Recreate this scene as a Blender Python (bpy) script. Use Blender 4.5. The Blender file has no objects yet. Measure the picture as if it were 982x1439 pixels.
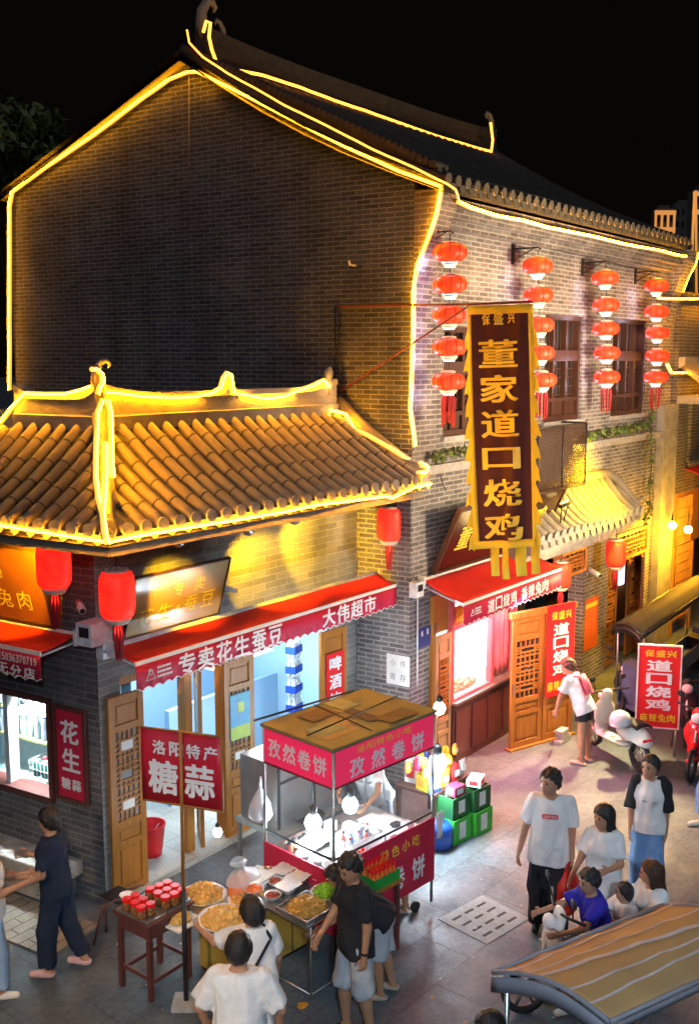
import bpy, bmesh, math, random
import numpy as np
from mathutils import Vector, Matrix
random.seed(7)
rng = np.random.default_rng(7)
SC = bpy.context.scene
COL = SC.collection
R = math.radians

# ------------------------------------------------------------------ camera
CAM_H, F_PX, PITCH, HEAD = 5.9, 1450.0, R(8.4148), R(37.111)
cam = bpy.data.objects.new("camera", bpy.data.cameras.new("camera"))
COL.objects.link(cam)
cam.location = (0, 0, CAM_H)
cam.rotation_euler = (R(90) - PITCH, 0, HEAD - R(90))
cam.data.sensor_width = 36.0
cam.data.lens = 36.0 * F_PX / 1439.0
cam.data.clip_start = 0.1
cam.data.clip_end = 2000
SC.camera = cam

# ------------------------------------------------------------------ night sky
world = bpy.data.worlds.new("World")
SC.world = world
world.use_nodes = True
wn = world.node_tree
bg = wn.nodes["Background"]
bg.inputs[0].default_value = (.0017, .0013, .0011, 1)     # black night with a trace of warm city haze
bg.inputs[1].default_value = 1.0
sun = bpy.data.objects.new("sun", bpy.data.lights.new("sun", 'SUN'))
COL.objects.link(sun)
sun.data.energy = 0.36                       # city glow / moonlight over the street
sun.data.color = (0.80, 0.88, 1.0)
sun.data.angle = R(70)
sun.rotation_euler = (R(38), 0, R(-75))
SC.view_settings.view_transform = 'Standard'
SC.view_settings.look = 'None'
SC.view_settings.exposure = 0.42
SC.view_settings.gamma = 1.0
SC.cycles.use_denoising = True
SC.cycles.max_bounces = 6
SC.cycles.diffuse_bounces = 3
SC.cycles.glossy_bounces = 3
SC.cycles.transmission_bounces = 6
SC.cycles.transparent_max_bounces = 8
SC.cycles.sample_clamp_indirect = 6
SC.cycles.caustics_reflective = False
SC.cycles.caustics_refractive = False

# ------------------------------------------------------------------ survey: photograph ray -> real point on a known plane
_h = np.array([math.cos(HEAD), math.sin(HEAD), 0.0])
_r = np.array([math.sin(HEAD), -math.cos(HEAD), 0.0])
_z = np.array([0, 0, 1.0])
_F = _h * math.cos(PITCH) - _z * math.sin(PITCH)
_U = _z * math.cos(PITCH) + _h * math.sin(PITCH)
_C = np.array([0, 0, CAM_H])
def ray(x, y):
    return _F * F_PX + _r * (x - 491.0) - _U * (y - 719.5)
def on_z(x, y, z=0.0):
    v = ray(x, y); return _C + v * ((z - CAM_H) / v[2])
def on_y(x, y, Y):
    v = ray(x, y); return v * (Y / v[1]) + _C
def on_x(x, y, X):
    v = ray(x, y); return v * (X / v[0]) + _C

class Fr:
    """a flat working frame: u to the viewer's right, v up, n out of the surface"""
    def __init__(s, O, U, V=(0, 0, 1)):
        s.O = np.array(O, float); s.U = np.array(U, float); s.U /= np.linalg.norm(s.U)
        s.V = np.array(V, float); s.V /= np.linalg.norm(s.V); s.N = np.cross(s.U, s.V)
    def p(s, u, v, n=0.0):
        return s.O + s.U * u + s.V * v + s.N * n
    def px(s, x, y, n=0.0):
        v = ray(x, y); o = s.O + s.N * n
        q = _C + v * (np.dot(o - _C, s.N) / np.dot(v, s.N)) - s.O
        return float(q @ s.U), float(q @ s.V)
    def at(s, O, ang=0.0, tilt=0.0):
        """frame moved to O (world), turned by ang about Z, tilted so the top leans out"""
        c, n = math.cos(ang), math.sin(ang)
        U = np.array([c * s.U[0] - n * s.U[1], n * s.U[0] + c * s.U[1], 0])
        N = np.cross(U, (0, 0, 1))
        V = np.array([0, 0, 1.0]) * math.cos(tilt) + N * math.sin(tilt)
        return Fr(O, U, V)
WORLD = Fr((0, 0, 0), (1, 0, 0), (0, 1, 0))

# ------------------------------------------------------------------ mesh builder
class MB:
    def __init__(s, fr=None):
        s.v = []; s.f = []; s.m = []; s.sm = []; s.fr = fr
    def _add(s, vs, fs, mi=0, smooth=False, fr=None):
        fr = fr or s.fr
        b = len(s.v)
        for q in vs:
            s.v.append(fr.p(*q) if fr is not None else np.array(q, float))
        for f in fs:
            s.f.append([b + i for i in f]); s.m.append(mi); s.sm.append(smooth)
        return s
    def quad(s, a, b, c, d, mi=0): return s._add([a, b, c, d], [(0, 1, 2, 3)], mi)
    def poly(s, pts, mi=0): return s._add(pts, [tuple(range(len(pts)))], mi)
    def box(s, u0, u1, v0, v1, n0, n1, mi=0):
        vs = [(u0, v0, n0), (u1, v0, n0), (u1, v1, n0), (u0, v1, n0), (u0, v0, n1), (u1, v0, n1), (u1, v1, n1), (u0, v1, n1)]
        return s._add(vs, [(3, 2, 1, 0), (4, 5, 6, 7), (0, 1, 5, 4), (1, 2, 6, 5), (2, 3, 7, 6), (3, 0, 4, 7)], mi)
    def prism(s, pts, n0, n1, mi=0):
        k = len(pts)
        vs = [(a, b, n0) for a, b in pts] + [(a, b, n1) for a, b in pts]
        fs = [tuple(range(k - 1, -1, -1)), tuple(range(k, 2 * k))] + [(i, (i + 1) % k, k + (i + 1) % k, k + i) for i in range(k)]
        return s._add(vs, fs, mi)
    def tube(s, pts, r, k=6, mi=0, cap=True, smooth=True):
        """tube along points (frame coordinates); r a number or one per point"""
        P = [np.array(s.fr.p(*q) if s.fr is not None else q, float) for q in pts]
        n = len(P); rr = [r] * n if np.isscalar(r) else list(r)
        vs = []; prev = None
        for i in range(n):
            t = P[min(i + 1, n - 1)] - P[max(i - 1, 0)]
            L = np.linalg.norm(t); t = t / L if L > 1e-9 else np.array([0, 0, 1.0])
            if prev is None:
                a = np.cross(t, (0, 0, 1.0))
                if np.linalg.norm(a) < 1e-3: a = np.cross(t, (1.0, 0, 0))
            else:
                a = prev - t * (prev @ t)
            a /= max(np.linalg.norm(a), 1e-9); prev = a
            b = np.cross(t, a)
            for j in range(k):
                w = 2 * math.pi * (j + .5) / k
                vs.append(P[i] + (a * math.cos(w) + b * math.sin(w)) * rr[i])
        fs = []
        for i in range(n - 1):
            for j in range(k):
                j2 = (j + 1) % k
                fs.append((i * k + j, i * k + j2, (i + 1) * k + j2, (i + 1) * k + j))
        b0 = len(s.v); s.v += vs
        for f in fs: s.f.append([b0 + q for q in f]); s.m.append(mi); s.sm.append(smooth)
        if cap:
            s.f.append([b0 + q for q in range(k - 1, -1, -1)]); s.m.append(mi); s.sm.append(False)
            s.f.append([b0 + (n - 1) * k + q for q in range(k)]); s.m.append(mi); s.sm.append(False)
        return s
    def lathe(s, prof, c=(0, 0, 0), k=16, mi=0, smooth=True, sx=1.0, sy=1.0, cap=True):
        """prof: (radius, height) pairs turned about the vertical through c"""
        vs = []; n = len(prof)
        for r_, h in prof:
            for j in range(k):
                w = 2 * math.pi * j / k
                vs.append((c[0] + r_ * sx * math.cos(w), c[1] + r_ * sy * math.sin(w), c[2] + h))
        fs = [(i * k + j, i * k + (j + 1) % k, (i + 1) * k + (j + 1) % k, (i + 1) * k + j) for i in range(n - 1) for j in range(k)]
        s._add(vs, fs, mi, smooth)
        if cap:
            b = len(s.v) - n * k
            if prof[0][0] > 1e-4: s.f.append([b + j for j in range(k - 1, -1, -1)]); s.m.append(mi); s.sm.append(False)
            if prof[-1][0] > 1e-4: s.f.append([b + (n - 1) * k + j for j in range(k)]); s.m.append(mi); s.sm.append(False)
        return s
    def ball(s, c, r, k=10, mi=0, smooth=True):
        rx, ry, rz = (r, r, r) if np.isscalar(r) else r
        h = k // 2 + 1
        return s.lathe([(max(math.sin(math.pi * i / h), 1e-4), -math.cos(math.pi * i / h) * rz) for i in range(h + 1)], c, k, mi, smooth, rx, ry, False)
    def grid(s, pts, mi=0, smooth=True, closed=False):
        """pts[i][j] a sheet of points"""
        n, k = len(pts), len(pts[0])
        vs = [q for row in pts for q in row]
        fs = [(i * k + j, i * k + (j + 1) % k, (i + 1) * k + (j + 1) % k, (i + 1) * k + j) for i in range(n - 1) for j in range(k if closed else k - 1)]
        return s._add(vs, fs, mi, smooth)
    def raw(s, V, Fs, mi=0, smooth=True):
        b = len(s.v); s.v += [np.array(q, float) for q in V]
        for i, f in enumerate(Fs):
            s.f.append([b + int(q) for q in f]); s.m.append(int(mi[i]) if hasattr(mi, '__len__') else mi); s.sm.append(smooth)
        return s
    def leaves(s, n, c, r, size, mi=0, seed=0, mis=1):
        g = np.random.default_rng(seed)
        for i in range(n):
            d = g.normal(size=3); d /= np.linalg.norm(d)
            q = np.array(c) + d * np.array(r) * (g.random() ** .4)
            a = g.normal(size=3); a /= np.linalg.norm(a); b = np.cross(a, d); b /= max(np.linalg.norm(b), 1e-6)
            sz = size * (.6 + .8 * g.random())
            s._add([q - a * sz, q - b * sz * .45, q + a * sz, q + b * sz * .45], [(0, 1, 2, 3)], mi + int(g.integers(mis)), False, None)
        return s
    def obj(s, name, mats, parent=None, bevel=0.0, solid=0.0):
        me = bpy.data.meshes.new(name)
        V = np.array(s.v) if s.v else np.zeros((0, 3))
        if parent is not None and 'org' in parent and not s.local:
            V = V - np.array(parent['org'])
        me.from_pydata([tuple(q) for q in V], [], s.f)
        me.polygons.foreach_set('material_index', s.m)
        me.polygons.foreach_set('use_smooth', s.sm)
        ml = mats if isinstance(mats, (list, tuple)) else [mats]
        need = any(nd.type == 'UVMAP' for q in ml for nd in q.node_tree.nodes)
        W = np.array(s.v)
        co = np.empty((len(me.loops), 2)); k = 0
        for f in (s.f if need else ()):
            q = W[f]; nn = np.zeros(3)
            for i in range(len(f)): nn += np.cross(q[i], q[(i + 1) % len(f)])
            L = np.linalg.norm(nn); nn = nn / L if L > 1e-12 else np.array([0, 0, 1.0])
            if abs(nn[2]) > .8:
                t, b = np.array([1.0, 0, 0]), np.array([0, 1.0, 0])
            else:
                t = np.array([-nn[1], nn[0], 0]); t /= np.linalg.norm(t); b = np.cross(nn, t)
            for c in q:
                co[k] = (c @ t, c @ b); k += 1
        if need: me.uv_layers.new(name='UVMap').data.foreach_set('uv', co.ravel())
        for m in (mats if isinstance(mats, (list, tuple)) else [mats]): me.materials.append(m)
        me.update()
        o = bpy.data.objects.new(name, me); COL.objects.link(o)
        if parent is not None:
            o.parent = parent
            if 'org' in parent: o['org'] = parent['org']
        if bevel:
            b = o.modifiers.new('bevel', 'BEVEL'); b.width = bevel; b.segments = 2; b.limit_method = 'ANGLE'
        if solid:
            b = o.modifiers.new('solid', 'SOLIDIFY'); b.thickness = solid; b.offset = 0
        return o
    local = False

class ML(MB):
    """a builder whose coordinates are local to its thing"""
    local = True

def tag(o, label, cat, group=None, kind=None):
    if label: o['label'] = label
    if cat: o['category'] = cat
    if group: o['group'] = group
    if kind: o['kind'] = kind
    return o
def thing(name, label, cat, loc=(0, 0, 0), rz=0.0, group=None):
    o = bpy.data.objects.new(name, None); COL.objects.link(o)
    o.empty_display_size = .1
    o.location = tuple(float(q) for q in loc); o.rotation_euler = (0, 0, rz)
    o['org'] = [float(q) for q in loc]
    return tag(o, label, cat, group)
def structure(mb, name, mats):
    o = mb.obj(name, mats); o['kind'] = 'structure'; return o
def copy_tree(o, loc=None, rz=None, label=None, parent=None):
    c = o.copy(); COL.objects.link(c)
    if parent is not None: c.parent = parent
    if loc is not None:
        c.location = tuple(float(q) for q in loc)
    if rz is not None: c.rotation_euler = (0, 0, rz)
    if label: c['label'] = label
    for ch in list(o.children): copy_tree(ch, parent=c)
    return c

# ------------------------------------------------------------------ materials
def _new(name):
    m = bpy.data.materials.new(name); m.use_nodes = True
    return m, m.node_tree.nodes, m.node_tree.links, m.node_tree.nodes['Principled BSDF']
def rgb(c): return (c[0], c[1], c[2], 1.0)
def pbr(name, c, rough=.6, metal=0.0, c2=None, scale=8.0, amt=.6, bump=0.0, bscale=60.0, spec=.4, trans=0.0, alpha=1.0, emit=None, es=0.0, detail=6):
    m, N, L, P = _new(name)
    P.inputs['Roughness'].default_value = rough; P.inputs['Metallic'].default_value = metal
    P.inputs['Specular IOR Level'].default_value = spec
    P.inputs['Transmission Weight'].default_value = trans; P.inputs['Alpha'].default_value = alpha
    c2 = c2 if c2 is not None else tuple(q * .72 for q in c)
    t = N.new('ShaderNodeTexCoord')
    n = N.new('ShaderNodeTexNoise'); n.inputs['Scale'].default_value = scale; n.inputs['Detail'].default_value = detail
    L.new(t.outputs['Object'], n.inputs['Vector'])
    r = N.new('ShaderNodeValToRGB')
    r.color_ramp.elements[0].position = .5 - amt * .4; r.color_ramp.elements[1].position = .5 + amt * .4
    r.color_ramp.elements[0].color = rgb(c2); r.color_ramp.elements[1].color = rgb(c)
    L.new(n.outputs['Fac'], r.inputs[0]); L.new(r.outputs[0], P.inputs['Base Color'])
    if bump:
        n2 = N.new('ShaderNodeTexNoise'); n2.inputs['Scale'].default_value = bscale; n2.inputs['Detail'].default_value = 4
        L.new(t.outputs['Object'], n2.inputs['Vector'])
        b = N.new('ShaderNodeBump'); b.inputs['Strength'].default_value = bump; b.inputs['Distance'].default_value = .02
        L.new(n2.outputs['Fac'], b.inputs['Height']); L.new(b.outputs[0], P.inputs['Normal'])
    if emit:
        P.inputs['Emission Color'].default_value = rgb(emit); P.inputs['Emission Strength'].default_value = es
    return m
def glow(name, c, s):
    m, N, L, P = _new(name)
    P.inputs['Base Color'].default_value = rgb((.6, .6, .6))
    P.inputs['Emission Color'].default_value = rgb(c); P.inputs['Emission Strength'].default_value = s
    return m
def brick(name, c1, c2, mortar, w=.26, h=.068, ms=.009, bump=.5, rough=.85, dirt=.45, grain=.6):
    m, N, L, P = _new(name)
    P.inputs['Roughness'].default_value = rough; P.inputs['Specular IOR Level'].default_value = .25
    uv = N.new('ShaderNodeUVMap')
    # hand-laid courses: a slow wobble of the joint lines
    wob = N.new('ShaderNodeTexNoise'); wob.inputs['Scale'].default_value = 1.3; wob.inputs['Detail'].default_value = 2
    L.new(uv.outputs[0], wob.inputs['Vector'])
    ws = N.new('ShaderNodeVectorMath'); ws.operation = 'SCALE'; ws.inputs['Scale'].default_value = .022
    L.new(wob.outputs['Color'], ws.inputs[0])
    wa = N.new('ShaderNodeVectorMath'); wa.operation = 'ADD'
    L.new(uv.outputs[0], wa.inputs[0]); L.new(ws.outputs[0], wa.inputs[1])
    b = N.new('ShaderNodeTexBrick'); b.inputs['Scale'].default_value = 1.0
    b.inputs['Brick Width'].default_value = w; b.inputs['Row Height'].default_value = h
    b.inputs['Mortar Size'].default_value = ms; b.inputs['Mortar Smooth'].default_value = .25; b.inputs['Bias'].default_value = -.1
    b.inputs['Color1'].default_value = rgb(c1); b.inputs['Color2'].default_value = rgb(c2); b.inputs['Mortar'].default_value = rgb(mortar)
    L.new(wa.outputs[0], b.inputs['Vector'])
    n = N.new('ShaderNodeTexNoise'); n.inputs['Scale'].default_value = .9; n.inputs['Detail'].default_value = 8; n.inputs['Roughness'].default_value = .65
    L.new(uv.outputs[0], n.inputs['Vector'])
    r = N.new('ShaderNodeMapRange'); r.inputs['From Min'].default_value = .3; r.inputs['From Max'].default_value = .7
    r.inputs['To Min'].default_value = 1 - dirt; r.inputs['To Max'].default_value = 1.1
    L.new(n.outputs['Fac'], r.inputs['Value'])
    n3 = N.new('ShaderNodeTexNoise'); n3.inputs['Scale'].default_value = 45; n3.inputs['Detail'].default_value = 4
    L.new(uv.outputs[0], n3.inputs['Vector'])
    r3 = N.new('ShaderNodeMapRange'); r3.inputs['From Min'].default_value = .3; r3.inputs['From Max'].default_value = .7
    r3.inputs['To Min'].default_value = 1 - grain * .5; r3.inputs['To Max'].default_value = 1 + grain * .2
    L.new(n3.outputs['Fac'], r3.inputs['Value'])
    mp = N.new('ShaderNodeMapping'); mp.inputs['Scale'].default_value = (2.6, .35, 1); L.new(uv.outputs[0], mp.inputs['Vector'])
    n4 = N.new('ShaderNodeTexNoise'); n4.inputs['Scale'].default_value = 1.0; n4.inputs['Detail'].default_value = 7; L.new(mp.outputs[0], n4.inputs['Vector'])
    r4 = N.new('ShaderNodeMapRange'); r4.inputs['From Min'].default_value = .36; r4.inputs['From Max'].default_value = .62; r4.inputs['To Min'].default_value = 1 - dirt * .45; r4.inputs['To Max'].default_value = 1.08
    L.new(n4.outputs['Fac'], r4.inputs['Value'])
    m0 = N.new('ShaderNodeMath'); m0.operation = 'MULTIPLY'; L.new(r.outputs[0], m0.inputs[0]); L.new(r4.outputs[0], m0.inputs[1])
    mm = N.new('ShaderNodeMath'); mm.operation = 'MULTIPLY'; L.new(m0.outputs[0], mm.inputs[0]); L.new(r3.outputs[0], mm.inputs[1])
    x = N.new('ShaderNodeMix'); x.data_type = 'RGBA'; x.blend_type = 'MULTIPLY'; x.inputs['Factor'].default_value = 1
    L.new(b.outputs['Color'], x.inputs['A']); L.new(mm.outputs[0], x.inputs['B'])
    L.new(x.outputs['Result'], P.inputs['Base Color'])
    bu = N.new('ShaderNodeBump'); bu.inputs['Strength'].default_value = bump; bu.inputs['Distance'].default_value = .012; bu.invert = True
    L.new(b.outputs['Fac'], bu.inputs['Height']); L.new(bu.outputs[0], P.inputs['Normal'])
    return m
def wood(name, c, c2, rough=.45, vertical=True, scale=14):
    m, N, L, P = _new(name)
    P.inputs['Roughness'].default_value = rough
    t = N.new('ShaderNodeTexCoord'); mp = N.new('ShaderNodeMapping')
    mp.inputs['Scale'].default_value = (scale, scale, scale * .07) if vertical else (scale * .12, scale * .12, scale)
    L.new(t.outputs['Object'], mp.inputs['Vector'])
    n = N.new('ShaderNodeTexNoise'); n.inputs['Scale'].default_value = 1.6; n.inputs['Detail'].default_value = 8; n.inputs['Roughness'].default_value = .65
    L.new(mp.outputs[0], n.inputs['Vector'])
    r = N.new('ShaderNodeValToRGB'); r.color_ramp.elements[0].position = .3; r.color_ramp.elements[1].position = .7
    r.color_ramp.elements[0].color = rgb(c2); r.color_ramp.elements[1].color = rgb(c)
    L.new(n.outputs['Fac'], r.inputs[0]); L.new(r.outputs[0], P.inputs['Base Color'])
    b = N.new('ShaderNodeBump'); b.inputs['Strength'].default_value = .25; b.inputs['Distance'].default_value = .006
    L.new(n.outputs['Fac'], b.inputs['Height']); L.new(b.outputs[0], P.inputs['Normal'])
    return m
def glass(name, tint=(.9, .97, 1), alpha=.12, rough=.05):
    m, N, L, P = _new(name)
    P.inputs['Base Color'].default_value = rgb(tint); P.inputs['Roughness'].default_value = rough
    P.inputs['Alpha'].default_value = alpha; P.inputs['Specular IOR Level'].default_value = .8
    return m

# ------------------------------------------------------------------ lettering (Blender's own built-in font)
_gl = {}
def glyph(ch, bold):
    key = (ch, bold)
    if key not in _gl:
        c = bpy.data.curves.new('glyph', 'FONT'); c.body = ch; c.offset = bold; c.resolution_u = 3
        o = bpy.data.objects.new('glyph', c); COL.objects.link(o)
        dg = bpy.context.evaluated_depsgraph_get()
        me = bpy.data.meshes.new_from_object(o.evaluated_get(dg))
        V = np.array([v.co[:2] for v in me.vertices]) if len(me.vertices) else np.zeros((0, 2))
        Fs = [tuple(p.vertices) for p in me.polygons]
        bpy.data.objects.remove(o); bpy.data.curves.remove(c); bpy.data.meshes.remove(me)
        if len(V):
            mn, mx = V.min(0), V.max(0)
            V = (V - (mn + mx) / 2) / np.maximum(mx - mn, .05)
        _gl[key] = (V, Fs)
    return _gl[key]
def letters(mb, fr, items, n=.004, bold=.025, mi=0, slant=0.0, rot=0.0):
    """items: (character, centre u, centre v, width, height) drawn in frame fr at height n; bold strokes are built up from shifted copies a hair apart"""
    sh = [(0, 0)] if bold <= .012 else [(0, 0), (1, 0), (-1, 0), (0, 1), (0, -1), (.7, .7), (-.7, -.7)] if bold < .03 else [(0, 0), (1, .3), (-1, -.3), (.3, 1), (-.3, -1), (.8, .8), (-.8, -.8), (.8, -.8), (-.8, .8)]
    for ch, u, v, w, h in items:
        V, Fs = glyph(ch, 0.0)
        if not len(V): continue
        b_ = bold * .9 if len(sh) > 1 else 0
        for k, (dx, dy) in enumerate(sh):
            vs = []
            for a, b in V:
                a = a * (1 - b_) + dx * b_; b = b * (1 - b_) + dy * b_ * .8
                x, y = a * w + b * h * slant, b * h
                vs.append((u + x * math.cos(rot) - y * math.sin(rot), v + x * math.sin(rot) + y * math.cos(rot), n + .0004 * k))
            mb._add(vs, [f for f in Fs], mi, False, fr)
    return mb
def row(text, u0, u1, v, h, fill=.86, dv=0.0):
    """characters of text spread evenly between u0 and u1; dv tilts the line"""
    k = len(text); w = (u1 - u0) / k
    return [(c, u0 + w * (i + .5), v + dv * ((i + .5) / k - .5), w * fill * (.35 if c in '1·|' else 1), h) for i, c in enumerate(text)]
def column(text, u, v1, v0, w, fill=.86):
    k = len(text); h = (v1 - v0) / k
    return [(c, u, v1 - h * (i + .5), w, h * fill) for i, c in enumerate(text)]

def lamp(name, kind, loc, energy, color, parent=None, size=.1, target=None, spot=60, blend=.6):
    d = bpy.data.lights.new(name, kind); d.energy = energy; d.color = color
    if kind == 'AREA': d.size = size
    elif kind in ('POINT', 'SPOT'): d.shadow_soft_size = size
    if kind == 'AREA' and spot != 60: d.spread = R(spot)
    if kind == 'SPOT': d.spot_size = R(spot); d.spot_blend = blend
    o = bpy.data.objects.new(name, d); COL.objects.link(o)
    L = np.array(loc, float)
    if target is not None:
        o.rotation_euler = Vector(np.array(target, float) - L).to_track_quat('-Z', 'Y').to_euler()
    if parent is not None:
        o.parent = parent; L = L - np.array(parent['org'])
    o.location = tuple(L)
    return o
# ------------------------------------------------------------------ working frames of the place
YF, YA = 7.6, 8.465
D1, D2 = (-.078, .997), (-.116, .993)
FAC = Fr((0, YF, 0), (1, 0, 0))                        # long street front (lantern wall)
ANX = Fr((0, YA, 0), (1, 0, 0))                        # corner shop, right wall
GAB = Fr((11.42, YF, 0), (-D1[0], -D1[1], 0))          # big gable wall
LEF = Fr((6.79, YA, 0), (-D2[0], -D2[1], 0))           # corner shop, left wall

M = {}
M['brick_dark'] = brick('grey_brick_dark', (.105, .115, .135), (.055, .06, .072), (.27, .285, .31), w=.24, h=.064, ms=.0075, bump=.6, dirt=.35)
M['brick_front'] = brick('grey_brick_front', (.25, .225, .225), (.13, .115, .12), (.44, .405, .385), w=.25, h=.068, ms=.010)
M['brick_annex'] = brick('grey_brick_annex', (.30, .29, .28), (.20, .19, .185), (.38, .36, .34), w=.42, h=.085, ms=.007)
M['brick_far'] = brick('grey_brick_far', (.16, .15, .14), (.10, .09, .085), (.30, .27, .24))
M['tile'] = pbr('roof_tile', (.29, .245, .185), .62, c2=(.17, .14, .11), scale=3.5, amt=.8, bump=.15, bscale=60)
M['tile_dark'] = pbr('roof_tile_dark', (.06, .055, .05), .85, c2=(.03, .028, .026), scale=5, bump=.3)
M['tile_end'] = pbr('tile_end', (.36, .34, .33), .75, scale=30, bump=.3)
M['plaster'] = pbr('ridge_plaster', (.36, .34, .33), .85, c2=(.18, .17, .165), scale=5, amt=.9, bump=.5, bscale=25)
M['stone'] = pbr('bench_stone', (.50, .47, .43), .8, c2=(.28, .26, .235), scale=7, bump=.5, bscale=50)
M['stone_trim'] = pbr('stone_trim', (.40, .37, .36), .75, c2=(.24, .22, .22), scale=9, bump=.3)
M['wood'] = wood('honey_wood', (.44, .185, .030), (.27, .095, .014))
M['wood_pale'] = wood('pale_wood', (.50, .31, .15), (.34, .19, .085))
M['wood_dark'] = wood('dark_wood', (.075, .030, .018), (.035, .013, .008), .5)
M['wood_red'] = wood('red_brown_wood', (.15, .045, .035), (.075, .022, .02), .4)
M['glass'] = glass('window_glass')
M['glass_dark'] = pbr('dark_glass', (.035, .045, .05), .12, c2=(.015, .02, .022), scale=2, spec=.8)
M['black'] = pbr('black_metal', (.025, .025, .028), .45, metal=.3)
M['steel'] = pbr('brushed_steel', (.58, .58, .57), .32, metal=.9, c2=(.42, .42, .41), scale=5)
M['white_metal'] = pbr('white_metal', (.75, .76, .78), .4, scale=12, amt=.4)
M['white'] = pbr('white_paint', (.80, .80, .79), .55, c2=(.68, .68, .67), scale=7)
M['gold'] = pbr('gold_letter', (.88, .62, .07), .45, c2=(.82, .54, .04))
M['yellow_cloth'] = pbr('yellow_cloth', (.82, .58, .03), .7, c2=(.72, .47, .02), scale=4)
M['letter_white'] = pbr('white_letter', (.82, .80, .82), .6, c2=(.78, .76, .78))
M['letter_yellow'] = pbr('yellow_letter', (.85, .60, .04), .6, c2=(.8, .5, .03))
M['red_sign'] = pbr('red_sign', (.60, .018, .045), .4, c2=(.50, .014, .036), scale=3, bump=.25, bscale=6)
M['red_bright'] = pbr('bright_red_sign', (.78, .02, .025), .4, c2=(.66, .018, .022), scale=3, bump=.2, bscale=5)
M['crimson'] = pbr('crimson_cloth', (.55, .014, .055), .65, c2=(.46, .012, .05), scale=3)
M['red_cloth'] = pbr('red_awning_cloth', (.62, .022, .014), .6, c2=(.46, .014, .012), scale=2.2, bump=.15, bscale=7)
M['plant'] = pbr('leaf_green', (.10, .16, .035), .6, c2=(.045, .085, .02), scale=10)
M['leaf2'] = pbr('leaf_yellow_green', (.17, .20, .045), .6, c2=(.08, .11, .03), scale=10)
M['bark'] = pbr('bark', (.09, .065, .045), .9, bump=.5)
M['neon'] = glow('neon_amber', (1.0, .36, .0030), 190.0)
M['neon_wall'] = glow('neon_amber_wall', (1.0, .36, .005), 82.0)
M['sleeve'] = glow('neon_halo', (1.0, .31, .010), 1.7)  # dim orange emission imitating the halo around each strip
M['neon_thin'] = glow('neon_amber_dim', (1.0, .28, .02), 5.0)

# ------------------------------------------------------------------ ground
def ground_mat():
    m, N, L, P = _new('street_stone')
    P.inputs['Roughness'].default_value = .62
    t = N.new('ShaderNodeTexCoord'); mp = N.new('ShaderNodeMapping'); mp.inputs['Rotation'].default_value = (0, 0, R(3))
    L.new(t.outputs['Object'], mp.inputs['Vector'])
    b = N.new('ShaderNodeTexBrick'); b.inputs['Scale'].default_value = 1; b.inputs['Brick Width'].default_value = 1.15; b.inputs['Row Height'].default_value = .58
    b.inputs['Mortar Size'].default_value = .008; b.inputs['Mortar Smooth'].default_value = .4
    b.inputs['Color1'].default_value = rgb((.098, .126, .148)); b.inputs['Color2'].default_value = rgb((.072, .094, .112)); b.inputs['Mortar'].default_value = rgb((.055, .06, .062))
    L.new(mp.outputs[0], b.inputs['Vector'])
    def nz(s, d, lo, hi, a=.32, c=.68):
        n = N.new('ShaderNodeTexNoise'); n.inputs['Scale'].default_value = s; n.inputs['Detail'].default_value = d; n.inputs['Roughness'].default_value = .65
        L.new(t.outputs['Object'], n.inputs['Vector'])
        r = N.new('ShaderNodeMapRange'); r.inputs['From Min'].default_value = a; r.inputs['From Max'].default_value = c
        r.inputs['To Min'].default_value = lo; r.inputs['To Max'].default_value = hi
        L.new(n.outputs['Fac'], r.inputs['Value']); return r.outputs[0], n.outputs['Fac']
    a1, _ = nz(1.1, 8, .62, 1.22); a2, _ = nz(16, 5, .72, 1.22); a3, f3 = nz(70, 3, .7, 1.25)
    m1 = N.new('ShaderNodeMath'); m1.operation = 'MULTIPLY'; L.new(a1, m1.inputs[0]); L.new(a2, m1.inputs[1])
    m2 = N.new('ShaderNodeMath'); m2.operation = 'MULTIPLY'; L.new(m1.outputs[0], m2.inputs[0]); L.new(a3, m2.inputs[1])
    x = N.new('ShaderNodeMix'); x.data_type = 'RGBA'; x.blend_type = 'MULTIPLY'; x.inputs['Factor'].default_value = 1
    L.new(b.outputs['Color'], x.inputs['A']); L.new(m2.outputs[0], x.inputs['B']); L.new(x.outputs['Result'], P.inputs['Base Color'])
    rr, _ = nz(2.3, 6, .42, .8); L.new(rr, P.inputs['Roughness'])
    bu = N.new('ShaderNodeBump'); bu.inputs['Strength'].default_value = .35; bu.inputs['Distance'].default_value = .01
    ad = N.new('ShaderNodeMath'); ad.operation = 'SUBTRACT'; L.new(f3, ad.inputs[0]); L.new(b.outputs['Fac'], ad.inputs[1])
    L.new(ad.outputs[0], bu.inputs['Height']); L.new(bu.outputs[0], P.inputs['Normal'])
    return m
g = MB(); g.quad((-60, -60, 0), (400, -60, 0), (400, 300, 0), (-60, 300, 0))
structure(g, 'ground', ground_mat())
M['paver'] = brick('sidewalk_paver', (.36, .32, .26), (.26, .23, .19), (.13, .12, .10), w=.3, h=.15, ms=.008, bump=.4)
g = MB(LEF); g.box(-5, .25, 0.0, .03, .36, 1.05)
structure(g, 'sidewalk', M['paver'])

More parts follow.
